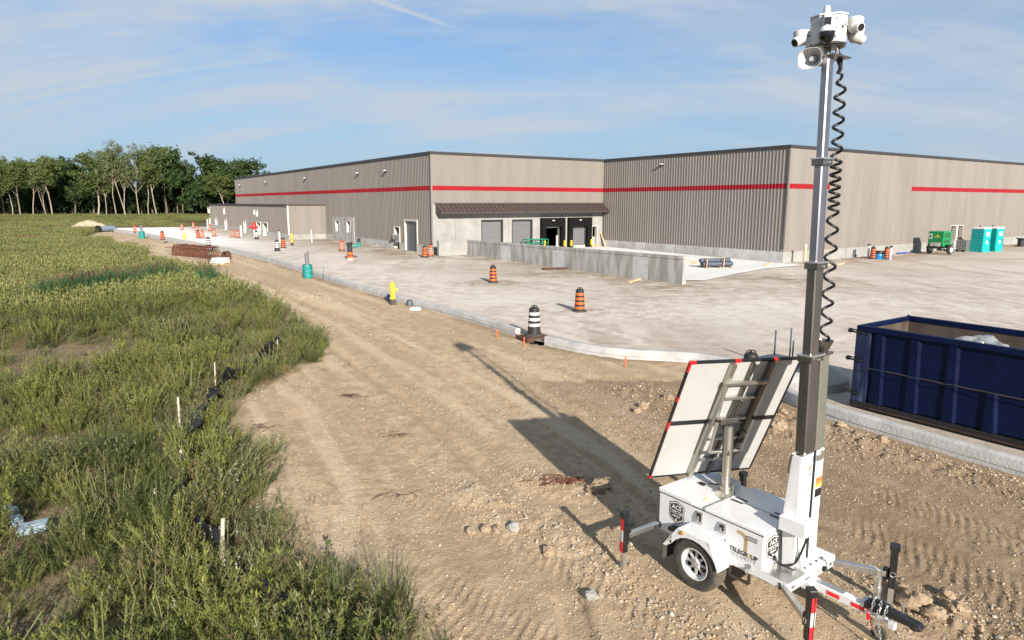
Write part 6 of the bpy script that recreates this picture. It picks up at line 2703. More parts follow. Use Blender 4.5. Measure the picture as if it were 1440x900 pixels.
mound('sand_mound', mp_, 4.8, 3.0, 1.45, pbr('pale_sand', (0.36, 0.29, 0.20), 0.95, 0, 0.12, 3, bump=0.5, bscale=8), 'pale sand mound at the far left edge of the dirt road')
mound('sand_mound', at(100, 324, 0), 4.0, 2.0, 0.7, bpy.data.materials['pale_sand'], 'low sand spill left of the taller sand mound', 9)
t = thing('culvert_pipe', 'blue grey pipe lying at the far end of the dirt road', 'pipe', at(150, 326, 0.0))
q = at(159.5, 325.5, 0.0) - at(139, 326.5, 0.0)
mb = MB()
mb.cyl(-q / 2 + Vector((0, 0, 0.5)), q / 2 + Vector((0, 0, 0.5)), 0.45, n=16, caps=True)
mb.build('barrel', pbr('blue_grey_pipe', (0.17, 0.21, 0.29), 0.5, 0, 0.1, 2), t, smooth=40)
mb = MB()
mb.cyl(-q / 2 + Vector((0, 0, 0.5)) - q.normalized() * 0.25, -q / 2 + Vector((0, 0, 0.5)), 0.55, n=16)
mb.cyl(q / 2 + Vector((0, 0, 0.5)), q / 2 + Vector((0, 0, 0.5)) + q.normalized() * 0.12, 0.46, n=16)
mb.build('pipe_end', M['black'], t, smooth=40)

# rolled sheets on timbers before the foundation of the inner wall
t = thing('rolled_membrane', 'dark blue grey rolls of membrane on timbers on the concrete pad', 'membrane rolls', at(1006, 376, 0.12), math.atan2(AX.y, AX.x) - 0.35)
for k, (x, y, z, r) in enumerate(((0, -0.25, 0.26, 0.16), (0.12, 0.12, 0.26, 0.16), (-0.1, -0.05, 0.50, 0.15))):
    mb = MB()
    mb.cyl((x - 1.15, y, z), (x + 1.15, y, z), r, n=14)
    mb.cyl((x + 1.151, y, z), (x + 1.165, y, z), r * 0.35, n=10, mi=1)
    mb.build('roll', [M['bluegrey'], M['black']], t, smooth=40)
for x in (-0.85, 0.0, 0.9):
    mb = MB()
    mb.box((x, 0, 0.05), (0.10, 1.3, 0.10))
    mb.build('timber', M['card'], t)
for k in range(2):
    mb = MB()
    mb.bar((-1.0 + 1.3 * k, -0.52, 0.0), (-0.95 + 1.3 * k, -0.50, 0.75), 0.07)
    mb.build('timber', M['card'], t)
random.seed(21)
for i, (u, v, l, lb) in enumerate(((972, 370.5, 1.0, 'short board on the ground left of the membrane rolls'), (978, 372, 0.8, 'second short board left of the membrane rolls'), (1078, 374.5, 1.2, 'tan board leaning low by the near corner foundation'), (892, 397.5, 0.9, 'flat tan scrap board below the end of the dock wall'))):
    mb = MB()
    mb.box((0, 0, 0.05), (l, 0.16, 0.05))
    o = mb.build('board', M['wood'])
    o.location = lat(u, v)
    o.location.z += 0.07
    o.rotation_euler = (0, -0.2, random.uniform(0.2, 1.0))
    tag(o, lb, 'board', 'loose boards near the dock')
mb = MB()
mb.box((0, 0, 0.05), (1.0, 0.5, 0.10))
mb.box((0.9, -0.1, 0.05), (0.7, 0.4, 0.12))
o = mb.build('drain_grate', M['darkrust'])
o.location = lat(773, 379)
o.rotation_euler = (0, 0, 0.4)
tag(o, 'dark rusty drain grates lying against the foot of the dock wall', 'drain grate')
# board leaning in the inner corner
t = wp(C2 + O0, AX, -BX, 19.2, 0, 0.35)
mb = MB()
a = wp(C2, AX, -BX, 18.75, 1.75, 0.10)
b = wp(C2, AX, -BX, 19.0, 0.1, 0.75)
mb.bar(a - a, b - a, 0.16, 0.05)
o = mb.build('leaning_plank', M['wood'])
o.location = a
tag(o, 'yellowish plank leaning in the inner corner beside the dock', 'plank')
# green guard rail behind the dock wall
t = thing('guard_rail', 'green tubular guard rail showing above the dock wall', 'guard rail', wp(C2, AX, -BX, 9.05, -0.02, 1.25), TH)
for x in (0, 0.7, 1.6, 2.3):
    mb = MB()
    mb.cyl((x, 0, 0), (x, 0, 1.28), 0.035, n=8)
    mb.cyl((x, 0.8, 0), (x, 0.8, 1.28), 0.035, n=8)
    mb.build('upright', M['grail'], t, smooth=40)
mb = MB()
for y in (0, 0.8):
    for z in (1.28, 0.95):
        mb.cyl((-0.03, y, z), (2.33, y, z), 0.035, n=8)
mb.cyl((2.3, 0, 1.28), (2.3, 0.8, 1.28), 0.035, n=8)
mb.cyl((0, 0, 1.28), (0, 0.8, 1.28), 0.035, n=8)
mb.build('rail', M['grail'], t, smooth=40)
post('bollard', 'yellow bollard at the right end of the green guard rail', 'bollard', wp(C2, AX, -BX, 11.25, 0.1, 0.9), 1.05, 0.07, M['yellow'], None, G)

# ---- things along the right wall
o = thing('drum', 'blue and black drum between two striped barrels by the right wall', 'drum', lat(1235.5, 364))
mb = MB()
mb.lathe([(0.34, 0), (0.35, 0.05), (0.34, 0.25), (0.36, 0.28), (0.34, 0.31), (0.34, 0.42)], 18)
mb.build('body', M['bluedrum'], o, smooth=40)
mb = MB()
mb.lathe([(0.36, 0.42), (0.37, 0.62), (0.36, 0.66), (0.2, 0.67)], 18)
mb.build('lid', M['barrelblack'], o, smooth=40)
mb = MB()
random.seed(2)
vs, fs = [], []
for i in range(12):
    for j in range(6):
        vs.append((i * 0.22 - 1.2, j * 0.2 - 0.5 + 0.1 * math.sin(i), 0.06 + 0.09 * random.random() * (0 < i < 11) * (0 < j < 5)))
for i in range(11):
    for j in range(5):
        fs.append((i * 6 + j, (i + 1) * 6 + j, (i + 1) * 6 + j + 1, i * 6 + j + 1))
mb.add(vs, fs)
o = mb.build('ground_tarp', M['bluetarp'], smooth=60)
sm = o.modifiers.new('t', 'SOLIDIFY')
sm.thickness = 0.03
o.location = lat(1266, 356)
o.rotation_euler = (0, 0, TH + 0.2)
tag(o, 'crumpled blue tarp on the ground below the shaded wall patch', 'tarp')
# generator trailer
gp = lat(1320, 357)
t = thing('generator_trailer', 'bright green towable generator with black wheels by the right wall', 'generator', gp, TH - 0.07)
mb = MB()
mb.b2(-0.85, 0.9, -0.70, 0.70, 0.55, 0.70)
mb.build('chassis', M['black'], t)
mb = MB()
mb.b2(-0.75, 0.55, -0.66, 0.66, 0.70, 2.02)
ca = mb.build('canopy', M['green'], t, bevel=0.05)
mb = MB()
mb.b2(-0.758, -0.752, 0.30, 0.60, 1.35, 1.80)
mb.build('panel', M['white_plain'], ca)
mb = MB()
mb.b2(-0.768, -0.76, 0.38, 0.52, 1.48, 1.66, 0)
mb.build('gauge', M['black'], ca)
mb = MB()
mb.b2(-0.756, -0.752, -0.40, 0.10, 1.50, 1.56, 0)
mb.b2(-0.756, -0.752, -0.22, -0.08, 1.60, 1.72, 0)
mb.build('maker_plate', M['yellow_lbl'], ca)
mb = MB()
for k in range(5):
    mb.b2(-0.6 + k * 0.2, -0.5 + k * 0.2, -0.672, -0.662, 1.0, 1.3)
    mb.b2(-0.6 + k * 0.2, -0.5 + k * 0.2, -0.672, -0.662, 1.45, 1.9)
mb.build('louvre', M['trim'], ca)
mb = MB()
for k in range(2):
    mb.b2(-0.6 + 0.5 * k, -0.25 + 0.5 * k, 0.661, 0.672, 1.6, 1.9)
    mb.b2(-0.6 + 0.5 * k, -0.25 + 0.5 * k, 0.661, 0.672, 1.0, 1.25)
mb.build('louvre', M['tote'], ca)
mb = MB()
mb.b2(-1.25, -0.86, -0.55, 0.15, 0.72, 1.05)
mb.build('tool_box', M['galv'], t, bevel=0.02)
for x in (0.1,):
    for y in (-0.86, 0.86):
        mb = MB()
        mb.lathe([(0.20, -0.13), (0.36, -0.12), (0.40, -0.06), (0.40, 0.06), (0.36, 0.12), (0.20, 0.13)], 20, (x, y, 0.40), 'y')
        w = mb.build('wheel', M['rubber'], t, smooth=40)
        mb = MB()
        mb.lathe([(0.21, -0.135), (0.21, 0.135)], 16, (x, y, 0.40), 'y')
        mb.build('rim', M['tote'], w)
mb = MB()
for y in (-0.86, 0.86):
    mb.b2(-0.4, 0.6, y - 0.15, y + 0.15, 0.83, 0.87)
mb.build('fender', M['black'], t)
mb = MB()
mb.bar((-0.85, -0.35, 0.58), (-1.8, 0, 0.52), 0.09)
mb.bar((-0.85, 0.35, 0.58), (-1.8, 0, 0.52), 0.09)
mb.cyl((-1.6, 0, 0.0), (-1.6, 0, 0.9), 0.04, n=8)
mb.build('draw_bar', M['black'], t)


def tote(p, label, m, rz):
    t = thing('ibc_tote', label, 'liquid tote', p, rz, 'liquid totes by the door openings')
    mb = MB()
    mb.b2(-0.5, 0.5, -0.5, 0.5, 0.14, 1.05)
    b = mb.build('bottle', M[m], t, bevel=0.06)
    mb = MB()
    mb.cyl((0, 0, 1.05), (0, 0, 1.12), 0.1, n=10)
    mb.build('cap', M['black'], b)
    for k in range(5):
        mb = MB()
        z = 0.2 + k * 0.21
        c = [(-0.53, -0.53, z), (0.53, -0.53, z), (0.53, 0.53, z), (-0.53, 0.53, z), (-0.53, -0.53, z)]
        for a, b_ in zip(c[:-1], c[1:]):
            mb.bar(a, b_, 0.03)
        mb.build('cage_hoop', M['galv'], t)
    mb = MB()
    for k in range(6):
        s = -0.5 + 0.2 * k
        for a, b_ in (((s, -0.55), 0), ((s, 0.55), 0), ((-0.55, s), 0), ((0.55, s), 0)):
            mb.bar((a[0], a[1], 0.14), (a[0], a[1], 1.06), 0.025)
    mb.build('cage_bar', M['galv'], t)
    mb = MB()
    for y in (-0.45, 0, 0.45):
        mb.b2(-0.55, 0.55, y - 0.06, y + 0.06, 0.0, 0.13)
    mb.build('pallet', M['darktote'], t)
    return t


tote(lat(1336, 353), 'white caged liquid tote just behind the green generator', 'tote', TH)
tote(lat(1352, 353.5), 'dark grey caged tote beside the turquoise toilets', 'darktote', TH + 0.1)


def toilet(p, label, rz):
    t = thing('portable_toilet', label, 'portable toilet', p, rz, 'turquoise portable toilets')
    mb = MB()
    mb.b2(-0.58, 0.58, -0.6, 0.6, 0.0, 0.14)
    mb.build('skid', M['toilet'], t, bevel=0.02)
    mb = MB()
    mb.b2(-0.55, 0.55, -0.57, 0.57, 0.14, 2.12)
    for y in (-0.575, 0.575):
        for k in range(7):
            z = 0.35 + 0.25 * k
            mb.b2(-0.50, 0.50, y - 0.012, y + 0.012, z, z + 0.10)
    b = mb.build('cabin', M['toilet'], t, bevel=0.015)
    mb = MB()
    mb.b2(0.552, 0.575, -0.45, 0.45, 0.20, 2.0)
    d = mb.build('door', M['toilet'], t, bevel=0.01)
    mb = MB()
    mb.b2(0.576, 0.582, -0.22, 0.25, 1.45, 1.85, 0)
    mb.b2(0.576, 0.582, -0.15, 0.12, 0.75, 1.05, 0)
    mb.build('notice', M['whiteband'], d)
    mb = MB()
    mb.b2(0.576, 0.60, 0.33, 0.41, 0.95, 1.2)
    mb.build('latch', M['black'], d)
    mb = MB()
    vs = [(-0.6, -0.62, 2.12), (0.6, -0.62, 2.12), (0.6, 0.62, 2.12), (-0.6, 0.62, 2.12), (-0.45, -0.45, 2.28), (0.5, -0.45, 2.30), (0.5, 0.45, 2.30), (-0.45, 0.45, 2.28)]
    mb.add(vs, [(3, 2, 1, 0), (4, 5, 6, 7), (0, 1, 5, 4), (1, 2, 6, 5), (2, 3, 7, 6), (3, 0, 4, 7)])
    mb.build('roof', M['whiteband'], t, bevel=0.03)
    mb = MB()
    mb.cyl((-0.4, 0.4, 2.2), (-0.4, 0.4, 2.45), 0.05, n=8)
    mb.build('vent_pipe', M['black'], t)
    return t


tp = lat(1377, 354)
ra = -1.117 + 0.1
toilet(tp, 'turquoise portable toilet with white roof, nearest the green generator', ra - 0.1)
toilet(lat(1395, 353), 'turquoise portable toilet with white roof, farther from the generator', ra - 0.1)
t = thing('wire_reel', 'black spool standing alone at the right edge by the wall', 'spool', lat(1435, 346.5))
mb = MB()
mb.lathe([(0.55, 0), (0.55, 0.08), (0.30, 0.10), (0.30, 0.75), (0.50, 0.77), (0.50, 0.86)], 16)
mb.build('body', M['barrelblack'], t, smooth=35)
random.seed(6)
for i, (u, v, lb) in enumerate(((1162, 373, 'tan board on the dirt right of the mast by the foundation'), (1182, 372, 'thin board near the foundation right of the coiled cable'))):
    mb = MB()
    mb.box((0, 0, 0.05), (1.3 - i * .3, 0.2 - .08 * i, 0.08))
    o = mb.build('board', M['wood'])
    o.location = lat(u, v)
    o.rotation_euler = (0, -0.05, TH + 0.1 * i)
    tag(o, lb, 'board', 'loose boards by the right wall')

# ---- roll-off dumpster
dz = 0.10
dloc = Vector((7.62, 14.47, dz))
dt = thing('dumpster', 'navy blue open-top roll-off dumpster with rubbish inside behind the kerb', 'dumpster', dloc, math.atan2(-BX.y, -BX.x))
# local x runs along the long side towards the viewer, y to the right/away
DLn, DW, DH = 6.6, 2.15, 1.86
sw = 1.0
mb = MB()
yq = lambda y: y
mb.b2(0.0, DLn, 0.0, 0.045, 0.20, DH - 0.10)
mb.b2(0.0, DLn, DW - 0.045, DW, 0.20, DH - 0.10)
mb.b2(DLn - 0.05, DLn, 0.046, DW - 0.046, 0.20, DH - 0.10)
sh_ = mb.build('shell', M['navy'], dt)
mb = MB()
mb.b2(0.05, DLn - 0.06, 0.05, DW - 0.05, 0.22, 0.26)
mb.b2(0.05, DLn - 0.06, 0.0455, 0.052, 0.26, DH - 0.1)
mb.b2(0.05, DLn - 0.06, DW - 0.052, DW - 0.0455, 0.26, DH - 0.02)
mb.build('liner', M['rustin'], dt)
mb = MB()
mb.b2(0.0, 0.045, 0.046, DW - 0.046, 0.22, DH - 0.02, 0)
mb.b2(0.0455, 0.052, 0.06, DW - 0.06, 0.26, DH - 0.02, 1)
mb.build('end_gate', [M['navy'], M['rustin']], dt)
mb = MB()
mb.b2(-0.012, DLn + 0.03, -0.055, 0.065, DH - 0.12, DH)
mb.b2(-0.012, DLn + 0.03, DW - 0.065, DW + 0.055, DH - 0.12, DH)
mb.b2(-0.02, 0.06, 0.067, DW - 0.067, DH - 0.115, DH - 0.004)
mb.build('top_rail', M['navy'], dt, bevel=0.01)
mb = MB()
mb.b2(-0.03, 0.30, -0.030, -0.001, 0.16, DH - 0.125)
mb.build('corner_plate', M['navyworn'], dt, bevel=0.006)
for k in range(8):
    x = 0.36 + 0.72 * k
    mb = MB()
    # tapered channel rib: base plate, sloping cheeks
    if k in (4,):
        z0, z1 = 0.95, DH - 0.125
    elif k == 3:
        z0, z1 = 0.18, 0.95
    else:
        z0, z1 = 0.18, DH - 0.125
    vs = []
    for z, wd in ((z0, 0.30), (z1, 0.24)):
        vs += [(x, -0.001, z), (x + 0.055, -0.038, z), (x + wd - 0.055, -0.038, z), (x + wd, -0.001, z)]
    mb.add(vs, [(0, 1, 5, 4), (1, 2, 6, 5), (2, 3, 7, 6), (0, 3, 2, 1), (4, 5, 6, 7)])
    mb.build('rib', M['navy'], dt, bevel=0.008)
mb = MB()
mb.b2(0.30, DLn, -0.022, -0.001, 0.93, 0.955)
mb.tube([(0.3 + 0.25 * i, -0.10 + 0.012 * math.sin(i * 1.7), 0.96 + 0.012 * math.sin(i * 2.9)) for i in range(26)], 0.008, 5)
mb.build('side_cable', M['trim'], dt)
mb = MB()
mb.b2(-0.05, DLn, -0.03, 0.10, 0.02, 0.17)
mb.b2(-0.05, DLn, DW - 0.10, DW + 0.03, 0.02, 0.17)
mb.b2(-0.05, DLn + 0.05, 0.35, 0.50, -0.02, 0.19)
mb.b2(-0.05, DLn + 0.05, DW - 0.50, DW - 0.35, -0.02, 0.19)
mb.build('floor_rail', M['black'], dt, bevel=0.008)
mb = MB()
mb.b2(0.4, DLn, -0.056, -0.031, 0.05, 0.075)
mb.build('rust_edge', M['rustline'], dt)
for z in (DH - 0.16, 1.08, 0.34):
    mb = MB()
    mb.cyl((-0.16, -0.045, z), (0.17, -0.045, z), 0.022, n=8)
    mb.cyl((-0.16, -0.045, z + 0.05), (0.14, -0.045, z + 0.05), 0.014, n=6)
    mb.lathe([(0.05, -0.03), (0.055, 0.0), (0.05, 0.03)], 10, (-0.15, -0.045, z + 0.02), 'y')
    mb.build('gate_hinge', M['black'], dt, smooth=40)
mb = MB()
mb.b2(-0.02, 0.02, DW - 0.02, DW + 0.02, 0.3, DH + 0.02)
mb.build('gate_post', M['navy'], dt)
# rubbish lying inside
DM = Matrix.Translation(dloc) @ Matrix.Rotation(math.atan2(-BX.y, -BX.x), 4, 'Z')


def blob(name, c, rx, ry, rz_, mat, label, cat, seed, amp=0.45, n=22):
    vs, fs = [], []
    for i in range(n + 1):
        for j in range(n):
            th = PI * i / n
            ph_ = 2 * PI * j / n
            d = Vector((math.sin(th) * math.cos(ph_), math.sin(th) * math.sin(ph_), math.cos(th)))
            k = 1 + amp * float(fbm(d.x * 2.4 + seed, d.y * 2.4 + d.z * 2.1, seed, 4)) * 1.3
            vs.append((d.x * rx * k, d.y * ry * k, d.z * rz_ * k))
    for i in range(n):
        for j in range(n):
            fs.append((i * n + j, (i + 1) * n + j, (i + 1) * n + (j + 1) % n, i * n + (j + 1) % n))
    mb = MB()
    mb.add(vs, fs)
    o = mb.build(name, mat, smooth=50)
    o.location = DM @ Vector(c)
    return tag(o, label, cat)


blob('plastic_sheeting', (2.0, 0.8, 1.42), 0.62, 0.40, 0.40, M['plastic_clear'], 'heap of clear plastic sheeting in the dumpster', 'plastic sheet', 4, 0.7, 30)
mb = MB()
random.seed(9)
for k in range(26):
    c = Vector((random.uniform(0.6, 6.0), random.uniform(0.3, 1.85), random.uniform(0.9, 1.35)))
    mb.box(c, (random.uniform(.3, .9), random.uniform(.2, .6), random.uniform(.05, .3)), random.randrange(3), Matrix.Rotation(random.uniform(0, 3), 3, 'Z') @ Matrix.Rotation(random.uniform(-.4, .4), 3, 'X'))
o = mb.build('rubbish_heap', [M['card'], M['bagwhite'], M['darktote']])
o.matrix_world = DM
stuff(o, 'mixed rubbish filling the dumpster below its rim', 'rubbish')
for i, (x, y, z, sx, sy, rz_, lb) in enumerate(((3.55, 0.75, 1.52, 1.5, 0.75, 0.1, 'large flattened cardboard box on top of the dumpster load'), (4.6, 1.3, 1.48, 1.2, 0.8, -0.3, 'second cardboard sheet farther along the dumpster load'), (2.95, 1.35, 1.50, 0.8, 0.5, 0.5, 'pale board between plastic sheeting and cardboard in the dumpster'))):
    mb = MB()
    mb.box((0, 0, 0), (sx, sy, 0.05))
    mb.box((sx / 2 - 0.1, 0, 0.07), (0.25, sy * 0.8, 0.03), 0, Matrix.Rotation(-0.5, 3, 'Y'))
    o = mb.build('cardboard_sheet' if i < 2 else 'pale_board', M['card'] if i < 2 else M['bagwhite'], bevel=0.008)
    o.matrix_world = DM @ Matrix.Translation((x, y, z)) @ Matrix.Rotation(rz_, 4, 'Z') @ Matrix.Rotation(0.12, 4, 'X')
    tag(o, lb, 'cardboard' if i < 2 else 'board')

# cast concrete ring behind the mast
t = thing('concrete_ring', 'round pale concrete catch basin cone between the mast and the dumpster', 'concrete ring', (7.45, 16.5, 0.02))
mb = MB()
mb.lathe([(1.02, -0.1), (1.0, 0.28), (0.92, 0.34), (0.62, 0.50), (0.56, 0.54), (0.47, 0.54), (0.44, 0.50), (0.44, 0.12)], 40, mis=[0] * 7)
mb.f.pop()
mb.m.pop()
mb.build('cone', M['kerb'], t, smooth=30)
mb = MB()
mb.cyl((0, 0, 0.40), (0, 0, 0.44), 0.44, n=32)
mb.build('cover', M['bluegrey'], t)  # no real lid: dark blue disc, shade of the open ring top put into its colour
# pale concrete block seen between array and mast
mb = MB()
mb.b2(-0.6, 0.6, -0.5, 0.5, -0.05, 0.42)
o = mb.build('concrete_block', M['kerb'], bevel=0.03)
o.location = (6.95, 17.6, 0)
o.rotation_euler = (0, 0, 0.5)
tag(o, 'squat pale concrete block behind the solar array and kerb', 'concrete block')

# ---- silt fence with stakes in the weeds
SFP = [(393, 494), (365, 510), (335, 530), (304, 556), (276, 574), (256, 592), (247, 620), (247, 655), (256, 695), (274, 745), (310, 805), (340, 838), (372, 868), (398, 892)]
SF = [at(u, v, 0.05) for u, v in SFP]
t = thing('silt_fence', 'sagging black silt fence winding through the weeds on pale stakes', 'silt fence', (SF[6].x, SF[6].y, 0))
org = Vector((SF[6].x, SF[6].y, 0))
fl = smooth_line([(q.x, q.y) for q in SF], 0.25)
nn = len(fl)
FK0 = min(range(nn), key=lambda i: (Vector((fl[i][0], fl[i][1], 0)) - at(284, 569, 0)).length)
FK1 = min(range(nn), key=lambda i: (Vector((fl[i][0], fl[i][1], 0)) - at(247, 640, 0)).length)
mb = MB()
vs, fs = [], []
for i, (x, y) in enumerate(fl):
    a = fl[max(0, i - 1)]
    b = fl[min(nn - 1, i + 1)]
    d = Vector((b[0] - a[0], b[1] - a[1], 0)).normalized()
    nx = Vector((d.y, -d.x, 0))
    k = i / nn
    hz = 0.52 + 0.13 * math.sin(i * 0.55) + 0.08 * math.sin(i * 1.3)
    if i > FK1:
        hz = 0.34 + 0.10 * math.sin(i * 0.7) + 0.05 * math.sin(i * 1.6)
    lean = 0.12 + 0.10 * math.sin(i * 0.37 + 1)
    if k < 0.40:
        hz *= 0.75 + 0.25 * math.sin(i * 0.45)
        lean *= 0.5
    if FK0 < i < FK1:
        hz, lean = 0.42, 0.50            # here the fabric has fallen open towards the road
    g0 = gh(x, y)
    for j in range(5):
        s = j / 4
        off = lean * s ** 1.4 + 0.03 * math.sin(i * 1.9 + j * 2.3)
        vs.append(Vector((x, y, g0 - 0.05 + hz * s)) - nx * off - org)
for i in range(nn - 1):
    for j in range(4):
        fs.append((i * 5 + j, (i + 1) * 5 + j, (i + 1) * 5 + j + 1, i * 5 + j + 1))
mb.add(vs, fs)
fo = mb.build('fabric', M['fabric'], t, smooth=70)
fo.modifiers.new('thick', 'SOLIDIFY').thickness = 0.008
for k, (u, v, h, w) in enumerate(((391, 497, 0.5, 0.04), (303, 540, 0.60, 0.032), (253, 598, 0.62, 0.04), (253.5, 672, 0.56, 0.042), (312, 800, 0.72, 0.045), (386, 880, 0.3, 0.04))):
    p = at(u, v, 0.05)
    mb = MB()
    mb.box((0, 0, h / 2), (w, w * 0.75, h))
    s = mb.build('stake', M['stakewood'], t, bevel=0.004)
    s.location = Vector((p.x, p.y, gh(p.x, p.y))) - org
    s.rotation_euler = (random.uniform(-.10, .10), random.uniform(-.10, .10), random.uniform(0, 1))

# pale blue plastic scraps in the weeds, lower left
for i, (u, v, sx, sy, sz, lb) in enumerate(((48, 745, 0.36, 0.2, 0.10, 'pale blue plastic block lying in thin weeds at lower left'), (8, 728, 0.26, 0.22, 0.13, 'pale blue plastic scrap cut by the left edge'), (22, 738, 0.22, 0.16, 0.10, 'small blue grey plastic scrap between the two larger ones'))):
    p = at(u, v, 0.1)
    mb = MB()
    mb.box((0, 0, sz / 2), (sx, sy, sz))
    mb.box((sx * .1, 0, sz * 0.98), (sx * .7, sy * .5, sz * .3), 0, Matrix.Rotation(.1, 3, 'Y'))
    o = mb.build('plastic_scrap', M['foamblue'], bevel=0.025)
    o.location = (p.x, p.y, gh(p.x, p.y) + 0.10)
    o.rotation_euler = (0.15, -0.1, 0.35 + i)
    tag(o, lb, 'plastic scrap', 'pale blue plastic scraps in the weeds')

# ---- rocks and clods big enough to tell apart


def rock_mesh(seed, n=20):
    vs, fs = [], []
    for i in range(n + 1):
        for j in range(n + 3):
            th = PI * i / n
            ph_ = 2 * PI * j / (n + 3)
            d = Vector((math.sin(th) * math.cos(ph_), math.sin(th) * math.sin(ph_), math.cos(th)))
            k = 1 + 0.9 * float(fbm(d.x * 1.5 + seed * 3.1, d.y * 1.5 + d.z * 2.3, seed, 2)) + 0.55 * float(fbm(d.x * 4.2 + d.z * 1.3, d.y * 4.2 - d.z * 3.7 + seed, seed + 5, 3))
            vs.append(d * k)
    m_ = n + 3
    for i in range(n):
        for j in range(m_):
            fs.append((i * m_ + j, (i + 1) * m_ + j, (i + 1) * m_ + (j + 1) % m_, i * m_ + (j + 1) % m_))
    return vs, fs


RK = [(842, 690, .20, .12, 'clod', 'largest brown clod, lying in the shadow left of the trailer'), (722, 742, .10, .08, 'stone2', 'grey blue stone left of the shaded patch by the rear drop leg'), (664, 745, .08, .06, 'clod', 'round brown clod at the left end of a short row of clods'),
      (683, 742, .08, .06, 'clod', 'brown clod second in the short row of clods'), (700, 743, .08, .06, 'clod', 'brown clod third in the short row of clods'), (872, 742, .09, .07, 'stone1', 'tan stone just left of the rear drop leg'),
      (886, 735, .07, .06, 'stone2', 'pale stone in the trailer shadow beside the rear box'), (832, 838, .09, .06, 'stone2', 'flat pale stone in the gravel ridge below the rear leg'), (772, 772, .10, .07, 'clod', 'brown clod left in the gravel ridge below the array shadow'),
      (1284, 856, .17, .14, 'clod', 'big brown clod right of the trailer coupler'), (1312, 872, .13, .10, 'clod', 'brown clod right of the biggest one near the coupler'), (1268, 838, .12, .09, 'clod', 'brown clod behind the coupler tip'),
      (1345, 865, .12, .09, 'clod', 'brown clod at the lower right, on a tyre rut edge'), (1330, 838, .10, .07, 'clod', 'small brown clod above the ruts at lower right'), (895, 578, .11, .09, 'clod', 'brown clod left of the array, first of the dirt pile'),
      (905, 572, .13, .10, 'clod', 'brown clod touching the dirt pile left of the array'), (940, 562, .12, .09, 'clod', 'brown clod on top of the dirt pile left of the array'), (1095, 608, .16, .13, 'clod', 'pale brown lump between array and mast'),
      (1100, 588, .15, .11, 'clod', 'upper brown lump between array and mast'), (1182, 606, .12, .09, 'clod', 'brown lump right of the mast below the kerb'), (1240, 626, .13, .10, 'clod', 'brown lump on the ridge below the dumpster'), (625, 440, .12, .09, 'stone2', 'pale stone at the kerb foot, mid kerb')]
for i, (u, v, r, h, m_, lb) in enumerate(RK):
    p = at(u, v, 0.03)
    vs, fs = rock_mesh(i % 7 + 1)
    mb = MB()
    mb.add([(q.x * r, q.y * r * 0.85, q.z * h) for q in vs], fs)
    o = mb.build('clod' if m_ == 'clod' else 'stone', M[m_], smooth=24)
    o.location = (p.x, p.y, gh(p.x, p.y) + h * 0.30)
    o.rotation_euler = (0, 0, i * 1.3)
    tag(o, lb, 'clod' if m_ == 'clod' else 'stone', 'larger clods and stones on the dirt')
# reddish root tangle on the dirt
mb = MB()
random.seed(14)
for k in range(70):
    c = Vector((random.gauss(0, 0.22), random.gauss(0, 0.09), random.uniform(0.005, 0.06)))
    a = random.gauss(0.2, 0.6)
    l = random.uniform(0.05, 0.3)
    d = Vector((math.cos(a), math.sin(a), random.uniform(-.15, .25)))
    mb.tube([c - d * l / 2, c + Vector((0, 0, .02)), c + d * l / 2], 0.005, 4)
o = mb.build('root_tangle', M['rust'])
p = at(787, 681, 0.02)
o.location = (p.x, p.y, gh(p.x, p.y) + 0.01)
tag(o, 'reddish brown tangle of roots on the dirt by the array shadow', 'root tangle')

# dry twigs blown on to the dirt
for i, (u, v, lb) in enumerate(((492, 556, 'dry brown twigs on the sand right of the weed bend'), (370, 602, 'dry brown twigs on the sand at the fence bend'), (556, 612, 'sparse dry twig on open sand left of the array shadow'), (560, 695, 'bent dry twig beside a row of clods'))):
    mb = MB()
    rr_ = random.Random(40 + i)
    for k in range(26 - 5 * i):
        c = Vector((rr_.gauss(0, 0.16), rr_.gauss(0, 0.10), rr_.uniform(0.005, 0.05)))
        a = rr_.gauss(0.1, 0.7)
        l = rr_.uniform(0.08, 0.30)
        d = Vector((math.cos(a), math.sin(a), rr_.uniform(-.1, .2)))
        mb.tube([c - d * l / 2, c + Vector((0, 0, .015)), c + d * l / 2], 0.004, 3)
    o = mb.build('dry_twigs', M['darkrust'])
    p = at(u, v, 0.02)
    o.location = (p.x, p.y, gh(p.x, p.y) + 0.005)
    tag(o, lb, 'twigs', 'dry twigs on the dirt')

# ------------------------------------------------------------------ vegetation, gravel, trees


def leaf_quad(mb, p, d, up, l, w, mi=0, fold=0.0):
    d = Vector(d).normalized()
    s = d.cross(Vector(up))
    if s.length < 1e-4:
        s = Vector((1, 0, 0))
    s.normalize()
    p = Vector(p)
    m_ = p + d * l * 0.45
    mb.add([p, m_ + s * w / 2, p + d * l, m_ - s * w / 2], [(0, 1, 2, 3)], mi)


